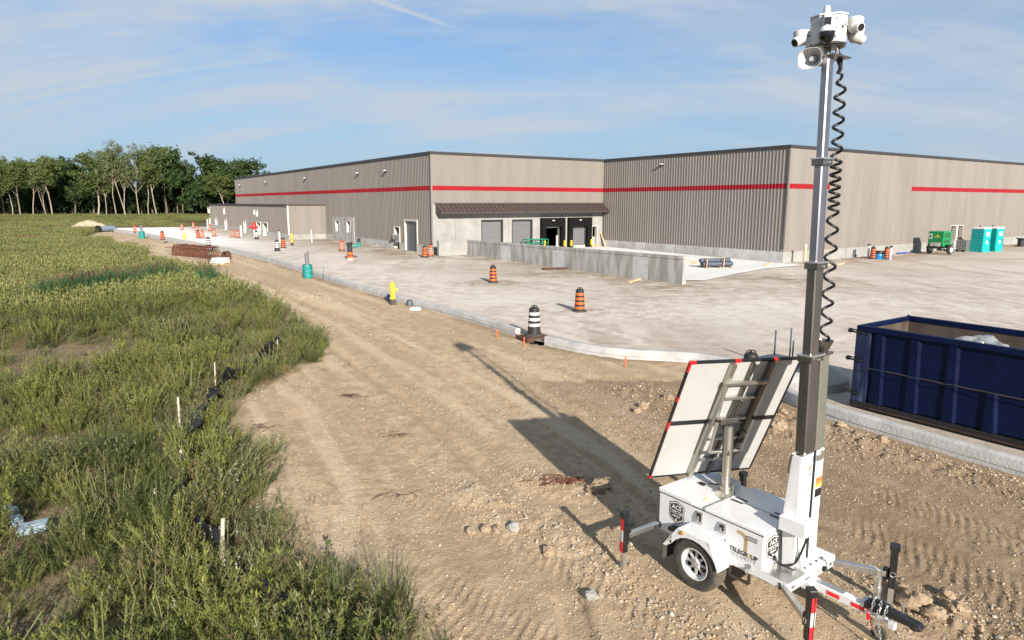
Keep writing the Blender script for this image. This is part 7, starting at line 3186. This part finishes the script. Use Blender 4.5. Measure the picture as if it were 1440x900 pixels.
def weed_mesh(name, seed, nst, h, spread, ll, lw, per, mat, lean=0.35, tip=None, up0=0.5, head=None):
    rnd = random.Random(seed)
    mb = MB()
    for k in range(nst):
        a = rnd.uniform(0, 2 * PI)
        r = spread * math.sqrt(rnd.random()) * 0.5
        base = Vector((r * math.cos(a), r * math.sin(a), -0.03))
        a2 = a + rnd.gauss(0, 0.7)
        ln = rnd.random() * lean
        hh = h * rnd.uniform(0.55, 1.08)
        n = 5
        pts = []
        for i in range(n + 1):
            t = i / n
            o = ln * hh * t * t
            pts.append(base + Vector((math.cos(a2) * (o + 0.05 * t), math.sin(a2) * (o + 0.05 * t), hh * t)))
        w = 0.004 + 0.002 * h
        for i in range(n):
            mb.add([pts[i] + Vector((w, 0, 0)), pts[i] - Vector((w, 0, 0)), pts[i + 1] - Vector((w * .8, 0, 0)), pts[i + 1] + Vector((w * .8, 0, 0))], [(0, 1, 2, 3)], 1)
        for j in range(per):
            t = 0.12 + 0.86 * (j + rnd.random()) / per
            i = min(n - 1, int(t * n))
            p = pts[i].lerp(pts[i + 1], t * n - i)
            az = j * 2.4 + rnd.uniform(-.5, .5)
            el = up0 + rnd.uniform(-.35, .45)
            d = Vector((math.cos(az) * math.cos(el), math.sin(az) * math.cos(el), math.sin(el)))
            sc = (0.55 + 0.75 * (1 - t)) * rnd.uniform(.7, 1.25)
            leaf_quad(mb, p, d, (0, 0, 1), ll * sc, lw * sc, 2 if head is None and t > 0.55 + rnd.uniform(-.12, .12) else 0)
        if tip:
            for j in range(tip):
                az = rnd.uniform(0, 2 * PI)
                el = rnd.uniform(0.1, 1.3)
                p = pts[-1] - Vector((0, 0, rnd.uniform(0, 0.16 * hh)))
                d = Vector((math.cos(az) * math.cos(el), math.sin(az) * math.cos(el), math.sin(el)))
                leaf_quad(mb, p, d, (0, 0, 1), ll * (0.8 if head is None else 0.3), lw * (1.0 if head is None else 1.1), 2)
    return mb.mesh(name, [mat, M['stem'], head or (M['tip_a'] if mat is M['leaf_a'] else mat)])


def grass_mesh(name, seed, nb, h, spread, w, mat, bend=0.5):
    rnd = random.Random(seed)
    mb = MB()
    for k in range(nb):
        a = rnd.uniform(0, 2 * PI)
        r = spread * math.sqrt(rnd.random()) * .5
        b = Vector((r * math.cos(a), r * math.sin(a), -0.03))
        a2 = a + rnd.gauss(0, .8)
        hh = h * rnd.uniform(.5, 1.1)
        bd = bend * rnd.uniform(.3, 1.3)
        s = Vector((-math.sin(a2), math.cos(a2), 0))
        prev = None
        row = []
        for i in range(4):
            t = i / 3
            p = b + Vector((math.cos(a2), math.sin(a2), 0)) * hh * bd * t * t + Vector((0, 0, hh * (t - 0.25 * bd * t * t)))
            row.append((p, w * (1 - t * .92)))
        for i in range(3):
            p, wa = row[i]
            q, wb = row[i + 1]
            mb.add([p - s * wa / 2, p + s * wa / 2, q + s * wb / 2, q - s * wb / 2], [(0, 1, 2, 3)], 0)
    return mb.mesh(name, [mat])


SRC = bpy.data.collections.new('plant_sources')


def src(me, coll):
    o = bpy.data.objects.new(me.name, me)
    coll.objects.link(o)
    return o


def instancer(name, pts, rot, scl, idx, meshes, label, cat):
    """one 'stuff' object: points carrying turned and scaled plants"""
    coll = bpy.data.collections.new(name + '_sources')
    for i, me in enumerate(meshes):
        me.name = '%s_%02d' % (name, i)
        src(me, coll)
    me = bpy.data.meshes.new(name)
    n = len(pts)
    me.vertices.add(n)
    me.vertices.foreach_set('co', np.asarray(pts, np.float32).ravel())
    a = me.attributes.new('turn', 'FLOAT_VECTOR', 'POINT')
    a.data.foreach_set('vector', np.asarray(rot, np.float32).ravel())
    a = me.attributes.new('size', 'FLOAT_VECTOR', 'POINT')
    a.data.foreach_set('vector', np.asarray(scl, np.float32).ravel())
    a = me.attributes.new('kind', 'INT', 'POINT')
    a.data.foreach_set('value', np.asarray(idx, np.int32))
    o = link(name, me)
    ng = bpy.data.node_groups.new(name, 'GeometryNodeTree')
    ng.interface.new_socket('Geometry', in_out='INPUT', socket_type='NodeSocketGeometry')
    ng.interface.new_socket('Geometry', in_out='OUTPUT', socket_type='NodeSocketGeometry')
    gi = ng.nodes.new('NodeGroupInput')
    go = ng.nodes.new('NodeGroupOutput')
    iop = ng.nodes.new('GeometryNodeInstanceOnPoints')
    ci = ng.nodes.new('GeometryNodeCollectionInfo')
    ci.inputs['Collection'].default_value = coll
    ci.inputs['Separate Children'].default_value = True
    ci.inputs['Reset Children'].default_value = True
    iop.inputs['Pick Instance'].default_value = True

    def att(nm, typ):
        q = ng.nodes.new('GeometryNodeInputNamedAttribute')
        q.data_type = typ
        q.inputs['Name'].default_value = nm
        return q.outputs['Attribute']
    e2r = ng.nodes.new('FunctionNodeEulerToRotation')
    ng.links.new(att('turn', 'FLOAT_VECTOR'), e2r.inputs[0])
    ng.links.new(gi.outputs[0], iop.inputs['Points'])
    ng.links.new(ci.outputs[0], iop.inputs['Instance'])
    ng.links.new(att('kind', 'INT'), iop.inputs['Instance Index'])
    ng.links.new(e2r.outputs[0], iop.inputs['Rotation'])
    ng.links.new(att('size', 'FLOAT_VECTOR'), iop.inputs['Scale'])
    ng.links.new(iop.outputs[0], go.inputs[0])
    md = o.modifiers.new('plants', 'NODES')
    md.node_group = ng
    stuff(o, label, cat)
    return o


rng = np.random.default_rng(5)
# plant kinds
KIND = [weed_mesh('w', 1, 18, 0.72, 0.46, 0.078, 0.013, 50, M['leaf_a'], 0.35, 9),
        weed_mesh('w', 2, 15, 0.60, 0.40, 0.072, 0.013, 44, M['leaf_a'], 0.45, 8),
        weed_mesh('w', 3, 16, 0.50, 0.48, 0.066, 0.019, 34, M['leaf_b'], 0.5, 4, 0.3),
        weed_mesh('w', 4, 12, 0.52, 0.42, 0.065, 0.012, 24, M['leaf_d'], 0.6, 6),
        weed_mesh('w', 5, 12, 0.42, 0.50, 0.06, 0.008, 11, M['leaf_c'], 0.8, 3),
        grass_mesh('w', 6, 70, 0.46, 0.34, 0.0085, M['leaf_a'], 0.55),
        grass_mesh('w', 7, 55, 0.34, 0.42, 0.008, M['leaf_c'], 0.8),
        grass_mesh('w', 8, 75, 0.62, 0.36, 0.0095, M['leaf_b'], 0.5),
        weed_mesh('w', 31, 7, 0.85, 0.40, 0.085, 0.016, 12, M['leaf_c'], 0.3, 14, head=M['seedhead']),
        weed_mesh('w', 32, 12, 0.50, 0.50, 0.07, 0.015, 18, M['leaf_b'], 0.5, 7, head=M['flower']),
        weed_mesh('w', 9, 8, 0.36, 0.34, 0.075, 0.034, 12, M['leaf_b'], 0.6, 3, 0.2)]
FARK = [weed_mesh('f', 21, 34, 0.72, 1.7, 0.20, 0.055, 11, M['far_a'], 0.35, 5),
        weed_mesh('f', 22, 32, 0.66, 1.7, 0.19, 0.055, 11, M['far_a'], 0.4, 5),
        weed_mesh('f', 23, 34, 0.60, 1.7, 0.18, 0.060, 11, M['far_b'], 0.4, 4),
        weed_mesh('f', 24, 34, 0.58, 1.7, 0.16, 0.040, 11, M['leaf_c'], 0.5, 5)]


def scatter_polar(n, r0, r1, a0, a1, pw=1.0):
    """points in a wedge; pw 1 = even per log distance"""
    r = np.exp(rng.uniform(math.log(r0), math.log(r1), n)) if pw == 1.0 else np.sqrt(rng.uniform(r0 * r0, r1 * r1, n))
    a = rng.uniform(R(a0), R(a1), n)
    return r * np.sin(a), r * np.cos(a)


CLEAR = [(*at(48, 752, 0.1)[:2], 0.42), (*at(10, 735, 0.1)[:2], 0.38), (*at(30, 775, 0.1)[:2], 0.30)]


def field_plants():
    P, Rt, S, I = [], [], [], []
    for (r0, r1, den) in ((4.5, 9, 26), (9, 15, 19), (15, 24, 13), (24, 36, 8.0)):
        area = 0.5 * (r1 * r1 - r0 * r0) * R(62)
        n = int(area * den)
        x, y = scatter_polar(n, r0, r1, -62, 0, 2)
        sd = dirt_mask(x, y)
        b = bare_mask(x, y)
        patch = fbm(x * 0.5, y * 0.5, 51, 3)
        strag = (sd > 0) & (sd < 1.6) & (rng.random(n) < 0.022)
        keep = ((sd < rng.uniform(-0.35, 0.25, n)) | strag) & (b < rng.uniform(0.5, 1.9, n)) & (patch > rng.uniform(-1.2, -0.26, n))
        # keep plants out of the fallen fabric
        x, y, sd, b = x[keep], y[keep], sd[keep], b[keep]
        df, _, sfs = pdist(x, y, [(q.x, q.y) for q in SF])
        k2 = ~((df < np.where(y < 11.4, 0.21, 0.42)) & (rng.random(len(x)) < 0.86))
        for cx_, cy_, rr_ in CLEAR:
            k2 &= np.hypot(x - cx_, y - cy_) > rr_
        x, y, sd, b, df = x[k2], y[k2], sd[k2], b[k2], df[k2]
        n = len(x)
        z = ground_h(x, y, False)
        u = rng.random(n)
        tone = fbm(x * 0.42 + 9, y * 0.42, 71, 4) * 3.0
        kind = np.zeros(n, int)
        for i in range(n):
            t = tone[i]
            near_edge = sd[i] > -0.9
            if b[i] > 0.35:
                w = [.3, .5, .3, .5, 2.2, .4, 2.5, .1, .5, .1, .4]
            elif near_edge:
                w = [.4, .8, 1.0, 2.2, 1.8, 1.2, .9, 1.0, .5, .5, .5]
            elif t > 0.16:
                w = [.4, .6, 2.6, .5, .2, .5, .2, 1.4, .3, .5, 1.0]
            elif t < -0.22:
                w = [1.0, 1.0, .4, .9, 2.0, .5, 1.6, .2, .6, .2, .3]
            else:
                w = [2.6, 2.0, 1.0, 1.7, 1.7, .6, 1.2, .5, .5, .25, .6]
            w = np.array(w) / sum(w)
            kind[i] = int(np.searchsorted(np.cumsum(w), u[i]))
        kind = np.minimum(kind, 10)
        sc = rng.uniform(0.6, 1.2, n) * (1 - 0.45 * np.clip(b, 0, 1)) * (1 + 0.5 * fbm(x * 0.8, y * 0.8, 91, 2))
        sc *= (0.70 + 0.62 * sstep(fbm(x * 0.95 + 4, y * 0.95, 93, 3), -0.14, 0.16)) * np.where(sd > 0.1, 0.45, np.where(sd > -0.5, 0.85, 1.0))
        # the dense tall stand on the bend of the road and along its rim
        P.append(np.stack([x, y, z], 1))
        Rt.append(np.stack([rng.normal(0, .08, n), rng.normal(0, .08, n), rng.uniform(0, 6.28, n)], 1))
        S.append(np.stack([sc * rng.uniform(.9, 1.25, n), sc * rng.uniform(.9, 1.25, n), sc], 1))
        I.append(kind)
    instancer('weeds', np.concatenate(P), np.concatenate(Rt), np.concatenate(S), np.concatenate(I), KIND, 'dense goldenrod weeds and grasses filling the field at left', 'weeds')
    P, Rt, S, I = [], [], [], []
    for (r0, r1, den, s0) in ((34, 60, 2.0, 0.95), (60, 110, 0.95, 1.05), (110, 175, 0.42, 1.25), (175, 300, 0.16, 1.6)):
        area = 0.5 * (r1 * r1 - r0 * r0) * R(60)
        n = int(area * den)
        x, y = scatter_polar(n, r0, r1, -52, 8, 2)
        sd = dirt_mask(x, y)
        keep = (sd < -0.4) & ~inpoly(x, y, LOT)
        al = (x - C2.x) * AX.x + (y - C2.y) * AX.y
        keep &= (al < -6) | (y > 160)
        dl = pdist(x, y, LOT + [LOT[0]])[0]
        keep &= dl > 1.2
        x, y = x[keep], y[keep]
        n = len(x)
        z = ground_h(x, y, False)
        z = np.where(np.hypot(x, y) > 180, 0, z)
        t = fbm(x * 0.06, y * 0.12, 71, 3) * 2.2 + rng.normal(0, .12, n)
        kind = np.where(t > 0.25, 2, np.where(t < -0.30, 3, rng.integers(0, 2, n)))
        sc = s0 * rng.uniform(.75, 1.2, n)
        hz = rng.uniform(.75, 1.15, n) * (1 + 0.5 * fbm(x * .15, y * .15, 31, 2))
        P.append(np.stack([x, y, z], 1))
        Rt.append(np.stack([np.zeros(n), np.zeros(n), rng.uniform(0, 6.28, n)], 1))
        S.append(np.stack([sc, sc, hz], 1))
        I.append(kind)
    instancer('field_growth', np.concatenate(P), np.concatenate(Rt), np.concatenate(S), np.concatenate(I), FARK, 'olive green weed field stretching from the road to the trees', 'weeds')


field_plants()


# cattails in the damp strip across the field
def cattail_mesh(seed, heads):
    rnd = random.Random(seed)
    mb = MB()
    for k in range(16):
        a = rnd.uniform(0, 6.28)
        r = 0.35 * math.sqrt(rnd.random())
        h = rnd.uniform(0.9, 1.5)
        b = Vector((r * math.cos(a), r * math.sin(a), -.03))
        a2 = rnd.uniform(0, 6.28)
        s = Vector((-math.sin(a2), math.cos(a2), 0)) * 0.016
        for i in range(3):
            t0, t1 = i / 3, (i + 1) / 3
            p = b + Vector((math.cos(a2) * .30 * h * t0 ** 2, math.sin(a2) * .30 * h * t0 ** 2, h * t0))
            q = b + Vector((math.cos(a2) * .30 * h * t1 ** 2, math.sin(a2) * .30 * h * t1 ** 2, h * t1))
            f0, f1 = 1 - t0 * .8, 1 - t1 * .8
            mb.add([p - s * f0, p + s * f0, q + s * f1, q - s * f1], [(0, 1, 2, 3)], 0)
    for k in range(heads):
        a = rnd.uniform(0, 6.28)
        r = 0.3 * rnd.random()
        b = Vector((r * math.cos(a), r * math.sin(a), 0))
        h = rnd.uniform(1.1, 1.6)
        tp = b + Vector((rnd.uniform(-.2, .2), rnd.uniform(-.2, .2), h))
        mb.cyl(b, tp, 0.006, n=3, mi=2, caps=False)
        d = (tp - b).normalized()
        mb.cyl(tp - d * 0.22, tp - d * 0.04, 0.022, n=5, mi=1)
    return mb.mesh('cattail', [M['leaf_e'], M['cattail'], M['stem']])


def cattails():
    pts = []
    line = [at(u, v, 0) for u, v in ((60, 425), (110, 420), (150, 412), (200, 404), (245, 396))]
    rr = random.Random(3)
    for a, b in zip(line[:-1], line[1:]):
        for k in range(64):
            p = a.lerp(b, rr.random()) + Vector((rr.gauss(0, .5), rr.gauss(0, .9), 0))
            pts.append((p.x, p.y, 0, rr.uniform(.62, .95)))
    for k in range(16):
        p = at(292 + rr.gauss(0, 9), 404 + rr.gauss(0, 4), 0)
        pts.append((p.x, p.y, 0, rr.uniform(.75, 1.0)))
    a = np.array(pts)
    n = len(a)
    z = ground_h(a[:, 0], a[:, 1], False)
    instancer('cattails', np.stack([a[:, 0], a[:, 1], z], 1), np.stack([np.zeros(n), np.zeros(n), rng.uniform(0, 6, n)], 1), np.repeat(a[:, 3:4], 3, 1), rng.integers(0, 2, n),
              [cattail_mesh(1, 1), cattail_mesh(2, 2)], 'bluish green cattails in a damp strip across the weed field', 'cattails')


cattails()


# loose gravel on the dirt
def pebble(seed):
    import bmesh
    bm = bmesh.new()
    bmesh.ops.create_icosphere(bm, subdivisions=1, radius=1)
    rnd = random.Random(seed)
    ax = [rnd.uniform(.7, 1.15), rnd.uniform(.6, 1.0), rnd.uniform(.45, .75)]
    for v in bm.verts:
        k = rnd.uniform(.78, 1.18)
        v.co = Vector((v.co.x * ax[0] * k, v.co.y * ax[1] * k, v.co.z * ax[2] * k))
    me = bpy.data.meshes.new('pebble')
    bm.to_mesh(me)
    bm.free()
    m = leafmat('pebble_stone_%d' % seed, *(((0.26, 0.19, 0.12), (0.40, 0.305, 0.20)) if seed % 5 else ((0.27, 0.235, 0.185), (0.39, 0.345, 0.275))), trans=0.0, rough=0.9, isl=0.0)
    me.materials.append(m)
    return me


def gravel():
    P, Rt, S, I = [], [], [], []
    for (r0, r1, den, lo, hi, a0, a1) in ((4.6, 9, 640, .0045, .020, -42, 46), (9, 14, 330, .006, .022, -40, 46), (14, 22, 110, .009, .026, -36, 34), (22, 36, 20, .012, .034, -36, 6)):
        area = 0.5 * (r1 * r1 - r0 * r0) * R(a1 - a0)
        n = int(area * den)
        x, y = scatter_polar(n, r0, r1, a0, a1, 2)
        sd = dirt_mask(x, y)
        w = 0.22 + 1.3 * sstep(fbm(x * .55, y * .55, 33, 3), -0.05, 0.22)
        rub = np.zeros(n)
        for pts, hw, hh in RUBBLE:
            d, _, _ = pdist(x, y, pts)
            rub = np.maximum(rub, np.exp(-(d / (hw * 1.1)) ** 2))
        keep = (sd > -0.2) & ~inpoly(x, y, LOT) & (rng.random(n) < np.clip(w * 0.6 + rub, 0, 1)) & (np.minimum(pdist(x, y, KLs)[0], pdist(x, y, KRs)[0]) > 0.1)
        x, y, rub = x[keep], y[keep], rub[keep]
        n = len(x)
        z = ground_h(x, y)
        s = lo + (hi - lo) * rng.random(n) ** 2.6
        s = s * np.where(rng.random(n) < 0.02, 1.8, 1.0) * (1 + 1.1 * rub * rng.random(n) ** 2)
        P.append(np.stack([x, y, z + s * .15], 1))
        Rt.append(np.stack([rng.normal(0, .4, n), rng.normal(0, .4, n), rng.uniform(0, 6.28, n)], 1))
        S.append(np.repeat(s[:, None], 3, 1))
        I.append(rng.integers(0, 6, n))
    instancer('gravel', np.concatenate(P), np.concatenate(Rt), np.concatenate(S), np.concatenate(I), [pebble(k) for k in range(6)], 'loose stones and small clods scattered over the dirt', 'gravel')


gravel()


# ---- trees along the far side of the field
def tree_meshes(seed, kind):
    """unit trees ~10 high: trunk with limbs, and a crown of leaf clumps that leaves gaps"""
    rnd = random.Random(seed)
    tk = MB()
    cr = MB()
    tips = []

    def limb(p, d, l, r, depth):
        d = Vector(d).normalized()
        pts = [Vector(p)]
        n = 4
        for i in range(n):
            d = (d + Vector((rnd.gauss(0, .10), rnd.gauss(0, .10), 0.05 + rnd.gauss(0, .05)))).normalized()
            pts.append(pts[-1] + d * l / n)
        rs = [r * (1 - .6 * i / n) for i in range(n + 1)]
        for i in range(n):
            tk.cyl(pts[i], pts[i + 1], rs[i], rs[i + 1], n=6 if depth == 0 else 4, caps=False)
        if depth >= 2 or l < 0.9:
            tips.append((pts[-1], l))
            tips.append((pts[-2], l))
            return
        nb = {'tall': 5, 'airy': 5, 'bushy': 5}[kind]
        for k in range(nb):
            t = rnd.uniform(0.35 if depth else 0.42, 1.0)
            if kind == 'bushy' and depth == 0:
                t = rnd.uniform(0.18, 1)
            i = min(n - 1, int(t * n))
            q = pts[i].lerp(pts[i + 1], t * n - i)
            a = k * 2.4 + rnd.uniform(-.6, .6)
            el = {'tall': rnd.uniform(.65, 1.25), 'airy': rnd.uniform(.8, 1.3), 'bushy': rnd.uniform(0.1, .95)}[kind]
            dd = Vector((math.cos(a) * math.cos(el), math.sin(a) * math.cos(el), math.sin(el)))
            limb(q, dd, l * rnd.uniform(.28, .48), rs[i] * .55, depth + 1)
        tips.append((pts[-1], l * .6))
    H0 = {'tall': 7.6, 'airy': 8.2, 'bushy': 5.6}[kind]
    lean = Vector((rnd.uniform(-.08, .08), rnd.uniform(-.05, .05), 1))
    limb((0, 0, -.2), lean, H0, {'tall': .105, 'airy': .085, 'bushy': .13}[kind], 0)
    if kind != 'bushy' and rnd.random() < .35:
        limb((0.25, 0.1, -.2), (rnd.uniform(-.05, .16), rnd.uniform(-.1, .1), 1), H0 * .9, .08, 0)
    zmin = {'tall': rnd.uniform(1.9, 3.8), 'airy': rnd.uniform(2.6, 4.6), 'bushy': 0.9}[kind]
    tips = [t for t in tips if t[0].z > zmin * .85]
    nl = {'tall': 30, 'airy': 16, 'bushy': 40}[kind]
    extra = []
    for p, l in tips:
        extra.append(p)
        if kind != 'bushy':
            for k in range(3 if kind == 'tall' else 1):
                extra.append(p + Vector((rnd.gauss(0, .55), rnd.gauss(0, .55), rnd.gauss(-.35, .5))))
        if kind == 'bushy':
            for k in range(2):
                extra.append(p + Vector((rnd.gauss(0, .5), rnd.gauss(0, .5), rnd.gauss(-.2, .5))))
    for p in extra:
        R_ = rnd.uniform(.32, .72) * {'tall': .9, 'airy': .8, 'bushy': 1.0}[kind]
        for k in range(nl):
            d = Vector((rnd.gauss(0, 1), rnd.gauss(0, 1), rnd.gauss(0, .75)))
            d.normalize()
            q = p + d * R_ * rnd.random() ** .45
            if q.z < zmin * .7:
                continue
            nrm = (d + Vector((rnd.gauss(0, .6), rnd.gauss(0, .6), rnd.gauss(0.3, .6)))).normalized()
            tg = nrm.orthogonal().normalized()
            tg.rotate(Matrix.Rotation(rnd.uniform(0, 6.28), 3, nrm))
            bt = nrm.cross(tg)
            s = rnd.uniform(.045, .105) * (1.3 if kind == 'bushy' else 1.0)
            cr.add([q - tg * s - bt * s * .6, q + tg * s - bt * s * .5, q + tg * s * .7 + bt * s * .7, q - tg * s * .8 + bt * s * .6], [(0, 1, 2, 3)])
    mt = {'tall': 'crown_a', 'airy': 'crown_c', 'bushy': 'crown_b'}[kind]
    zt = max(v[2] for v in cr.v)
    k = 10.0 / zt
    for m_ in (tk, cr):
        m_.v = [(a * k, b * k, c * k) for a, b, c in m_.v]
    xs = [v[0] for v in cr.v]
    w = np.percentile(xs, 97) - np.percentile(xs, 3)
    return tk.mesh('trunk', M['bark' if kind != 'bushy' else 'darkbark'], 60), cr.mesh('crown', M[mt]), w


TM = {k: [tree_meshes(100 + 7 * i + j, k) for i in range(n)] for j, (k, n) in enumerate((('tall', 5), ('airy', 3), ('bushy', 5)))}


def tree(u, vbase, vtop, wpx, kind, var, label, dist=None, group='trees along the far side of the field', rz=0.0):
    p = at(u, vbase, 0.0)
    if dist:
        k = dist / math.hypot(p.x, p.y)
        p = Vector((p.x * k, p.y * k, 0))
    dcam = p.y * math.cos(PITCH)
    ppm = FPX / dcam
    dd = math.hypot(p.x, p.y)
    # height from the top row of the photograph
    q = at(u, vbase, 0)
    cp, sp = math.cos(PITCH), math.sin(PITCH)
    b = (450 - vtop) / FPX
    dz_ = (-sp + b * cp) / (cp + b * sp)
    h = CAMH + dz_ * p.y
    tm = TM[kind][var % len(TM[kind])]
    t = thing('tree', label, 'tree', p, rz, group)
    sz = h / 10.0
    sx = (wpx / ppm) / tm[2]
    sx = max(0.45 * sz, min(1.5 * sz, sx))
    t.scale = (sx, sx, sz)
    link('trunk', tm[0], t)
    link('crown', tm[1], t)
    return t


TL = [
    (-38, 219, 44, 'tall', 0), (-8, 216, 40, 'tall', 1),
    (18, 219, 34, 'tall', 2, 'tall pale-trunked tree at the left edge with its trunk leaning'), (29, 222, 30, 'tall', 3, 'tall pale-trunked tree next to the leaning one at the left edge'),
    (47, 221, 34, 'tall', 0, 'pale-trunked tree standing third from the left edge'), (66, 227, 26, 'airy', 0, 'thin pale tree left of the big forked trunk'),
    (74, 217, 42, 'tall', 4, 'tree with a stout low-forked trunk before the dark wood'), (106, 222, 30, 'bushy', 0, 'small dark tree in the gap right of the forked tree'),
    (138, 203, 54, 'tall', 1, 'tallest broad-crowned tree with a leaning pale trunk'), (150, 215, 26, 'airy', 1, 'slim tree just right of the tallest broad-crowned one'),
    (164, 208, 28, 'airy', 2, 'slim pale tree with two thin stems in mid row'), (178, 196, 36, 'airy', 0, 'airy high-topped tree with thin grey leaves'),
    (196, 201, 34, 'airy', 1, 'airy tree with a pair of straight pale trunks'), (209, 207, 26, 'airy', 2, 'thin airy tree right of the twin straight trunks'),
    (221, 201, 38, 'tall', 2, 'airy dark-topped tree with a single straight stem'), (236, 201, 50, 'bushy', 1, 'tall dark dense tree, tallest of the dark ones'),
    (258, 222, 36, 'bushy', 2, 'dark rounded tree right of the tallest dark tree'), (276, 240, 38, 'bushy', 3, 'low dark bushy tree in the dip of the row'),
    (296, 232, 44, 'bushy', 4, 'dark bushy tree left of the last rounded one'), (318, 213, 56, 'bushy', 0, 'broad rounded dark tree beside the warehouse end'),
    (341, 221, 36, 'bushy', 1, 'last rounded tree, partly behind the warehouse end'), (322, 240, 30, 'tall', 3, 'lighter tree with a pale trunk before the last rounded trees')]
OFF = []
for i, q in enumerate(TL):
    u, vt, w, k, v = q[:5]
    lb = q[5] if len(q) > 5 else ('pale-trunked tree wholly left of the view, outermost of the row', 'pale-trunked tree cut by the left edge of the view')[i]
    tree(u, 304.0 if k != 'bushy' else 303.0, vt, w, k, v, lb, rz=i * 0.9)
for i, (u, vt, w, k, v) in enumerate(OFF):
    tree(u, 304, vt, w, k, v, 'tree continuing the row beyond what the photo shows', rz=i)
# second rank
random.seed(8)
ORD = ['first', 'second', 'third', 'fourth', 'fifth', 'sixth', 'seventh', 'eighth', 'ninth', 'tenth', 'eleventh', 'twelfth', 'thirteenth', 'fourteenth', 'fifteenth', 'sixteenth', 'seventeenth', 'eighteenth', 'nineteenth', 'twentieth', 'twenty-first', 'twenty-second', 'twenty-third', 'twenty-fourth', 'twenty-fifth', 'twenty-sixth', 'twenty-seventh', 'twenty-eighth', 'twenty-ninth', 'thirtieth', 'thirty-first', 'thirty-second']
u = -12
i = 0
while u < 338:
    vt = 226 + 10 * math.sin(u * 0.07) + random.uniform(-4, 6)
    if 85 < u < 128:
        vt = 226
    if 262 < u < 292:
        vt = 246
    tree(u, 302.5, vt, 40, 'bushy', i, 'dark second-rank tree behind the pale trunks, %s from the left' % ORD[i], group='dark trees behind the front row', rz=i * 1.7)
    u += random.uniform(13, 19)
    i += 1


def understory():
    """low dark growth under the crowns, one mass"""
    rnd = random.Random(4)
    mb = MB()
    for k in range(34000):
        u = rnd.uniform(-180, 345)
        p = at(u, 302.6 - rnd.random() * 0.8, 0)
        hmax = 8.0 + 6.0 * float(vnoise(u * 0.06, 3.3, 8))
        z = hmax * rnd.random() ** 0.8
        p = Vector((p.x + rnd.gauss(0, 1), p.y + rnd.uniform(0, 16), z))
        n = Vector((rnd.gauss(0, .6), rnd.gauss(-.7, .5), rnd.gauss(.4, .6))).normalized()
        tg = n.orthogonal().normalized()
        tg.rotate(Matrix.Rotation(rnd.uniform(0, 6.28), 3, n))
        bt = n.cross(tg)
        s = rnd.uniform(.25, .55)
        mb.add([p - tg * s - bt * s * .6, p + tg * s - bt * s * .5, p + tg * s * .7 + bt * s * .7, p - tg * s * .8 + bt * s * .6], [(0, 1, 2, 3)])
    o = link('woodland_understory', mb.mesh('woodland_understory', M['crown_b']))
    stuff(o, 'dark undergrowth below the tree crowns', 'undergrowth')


understory()
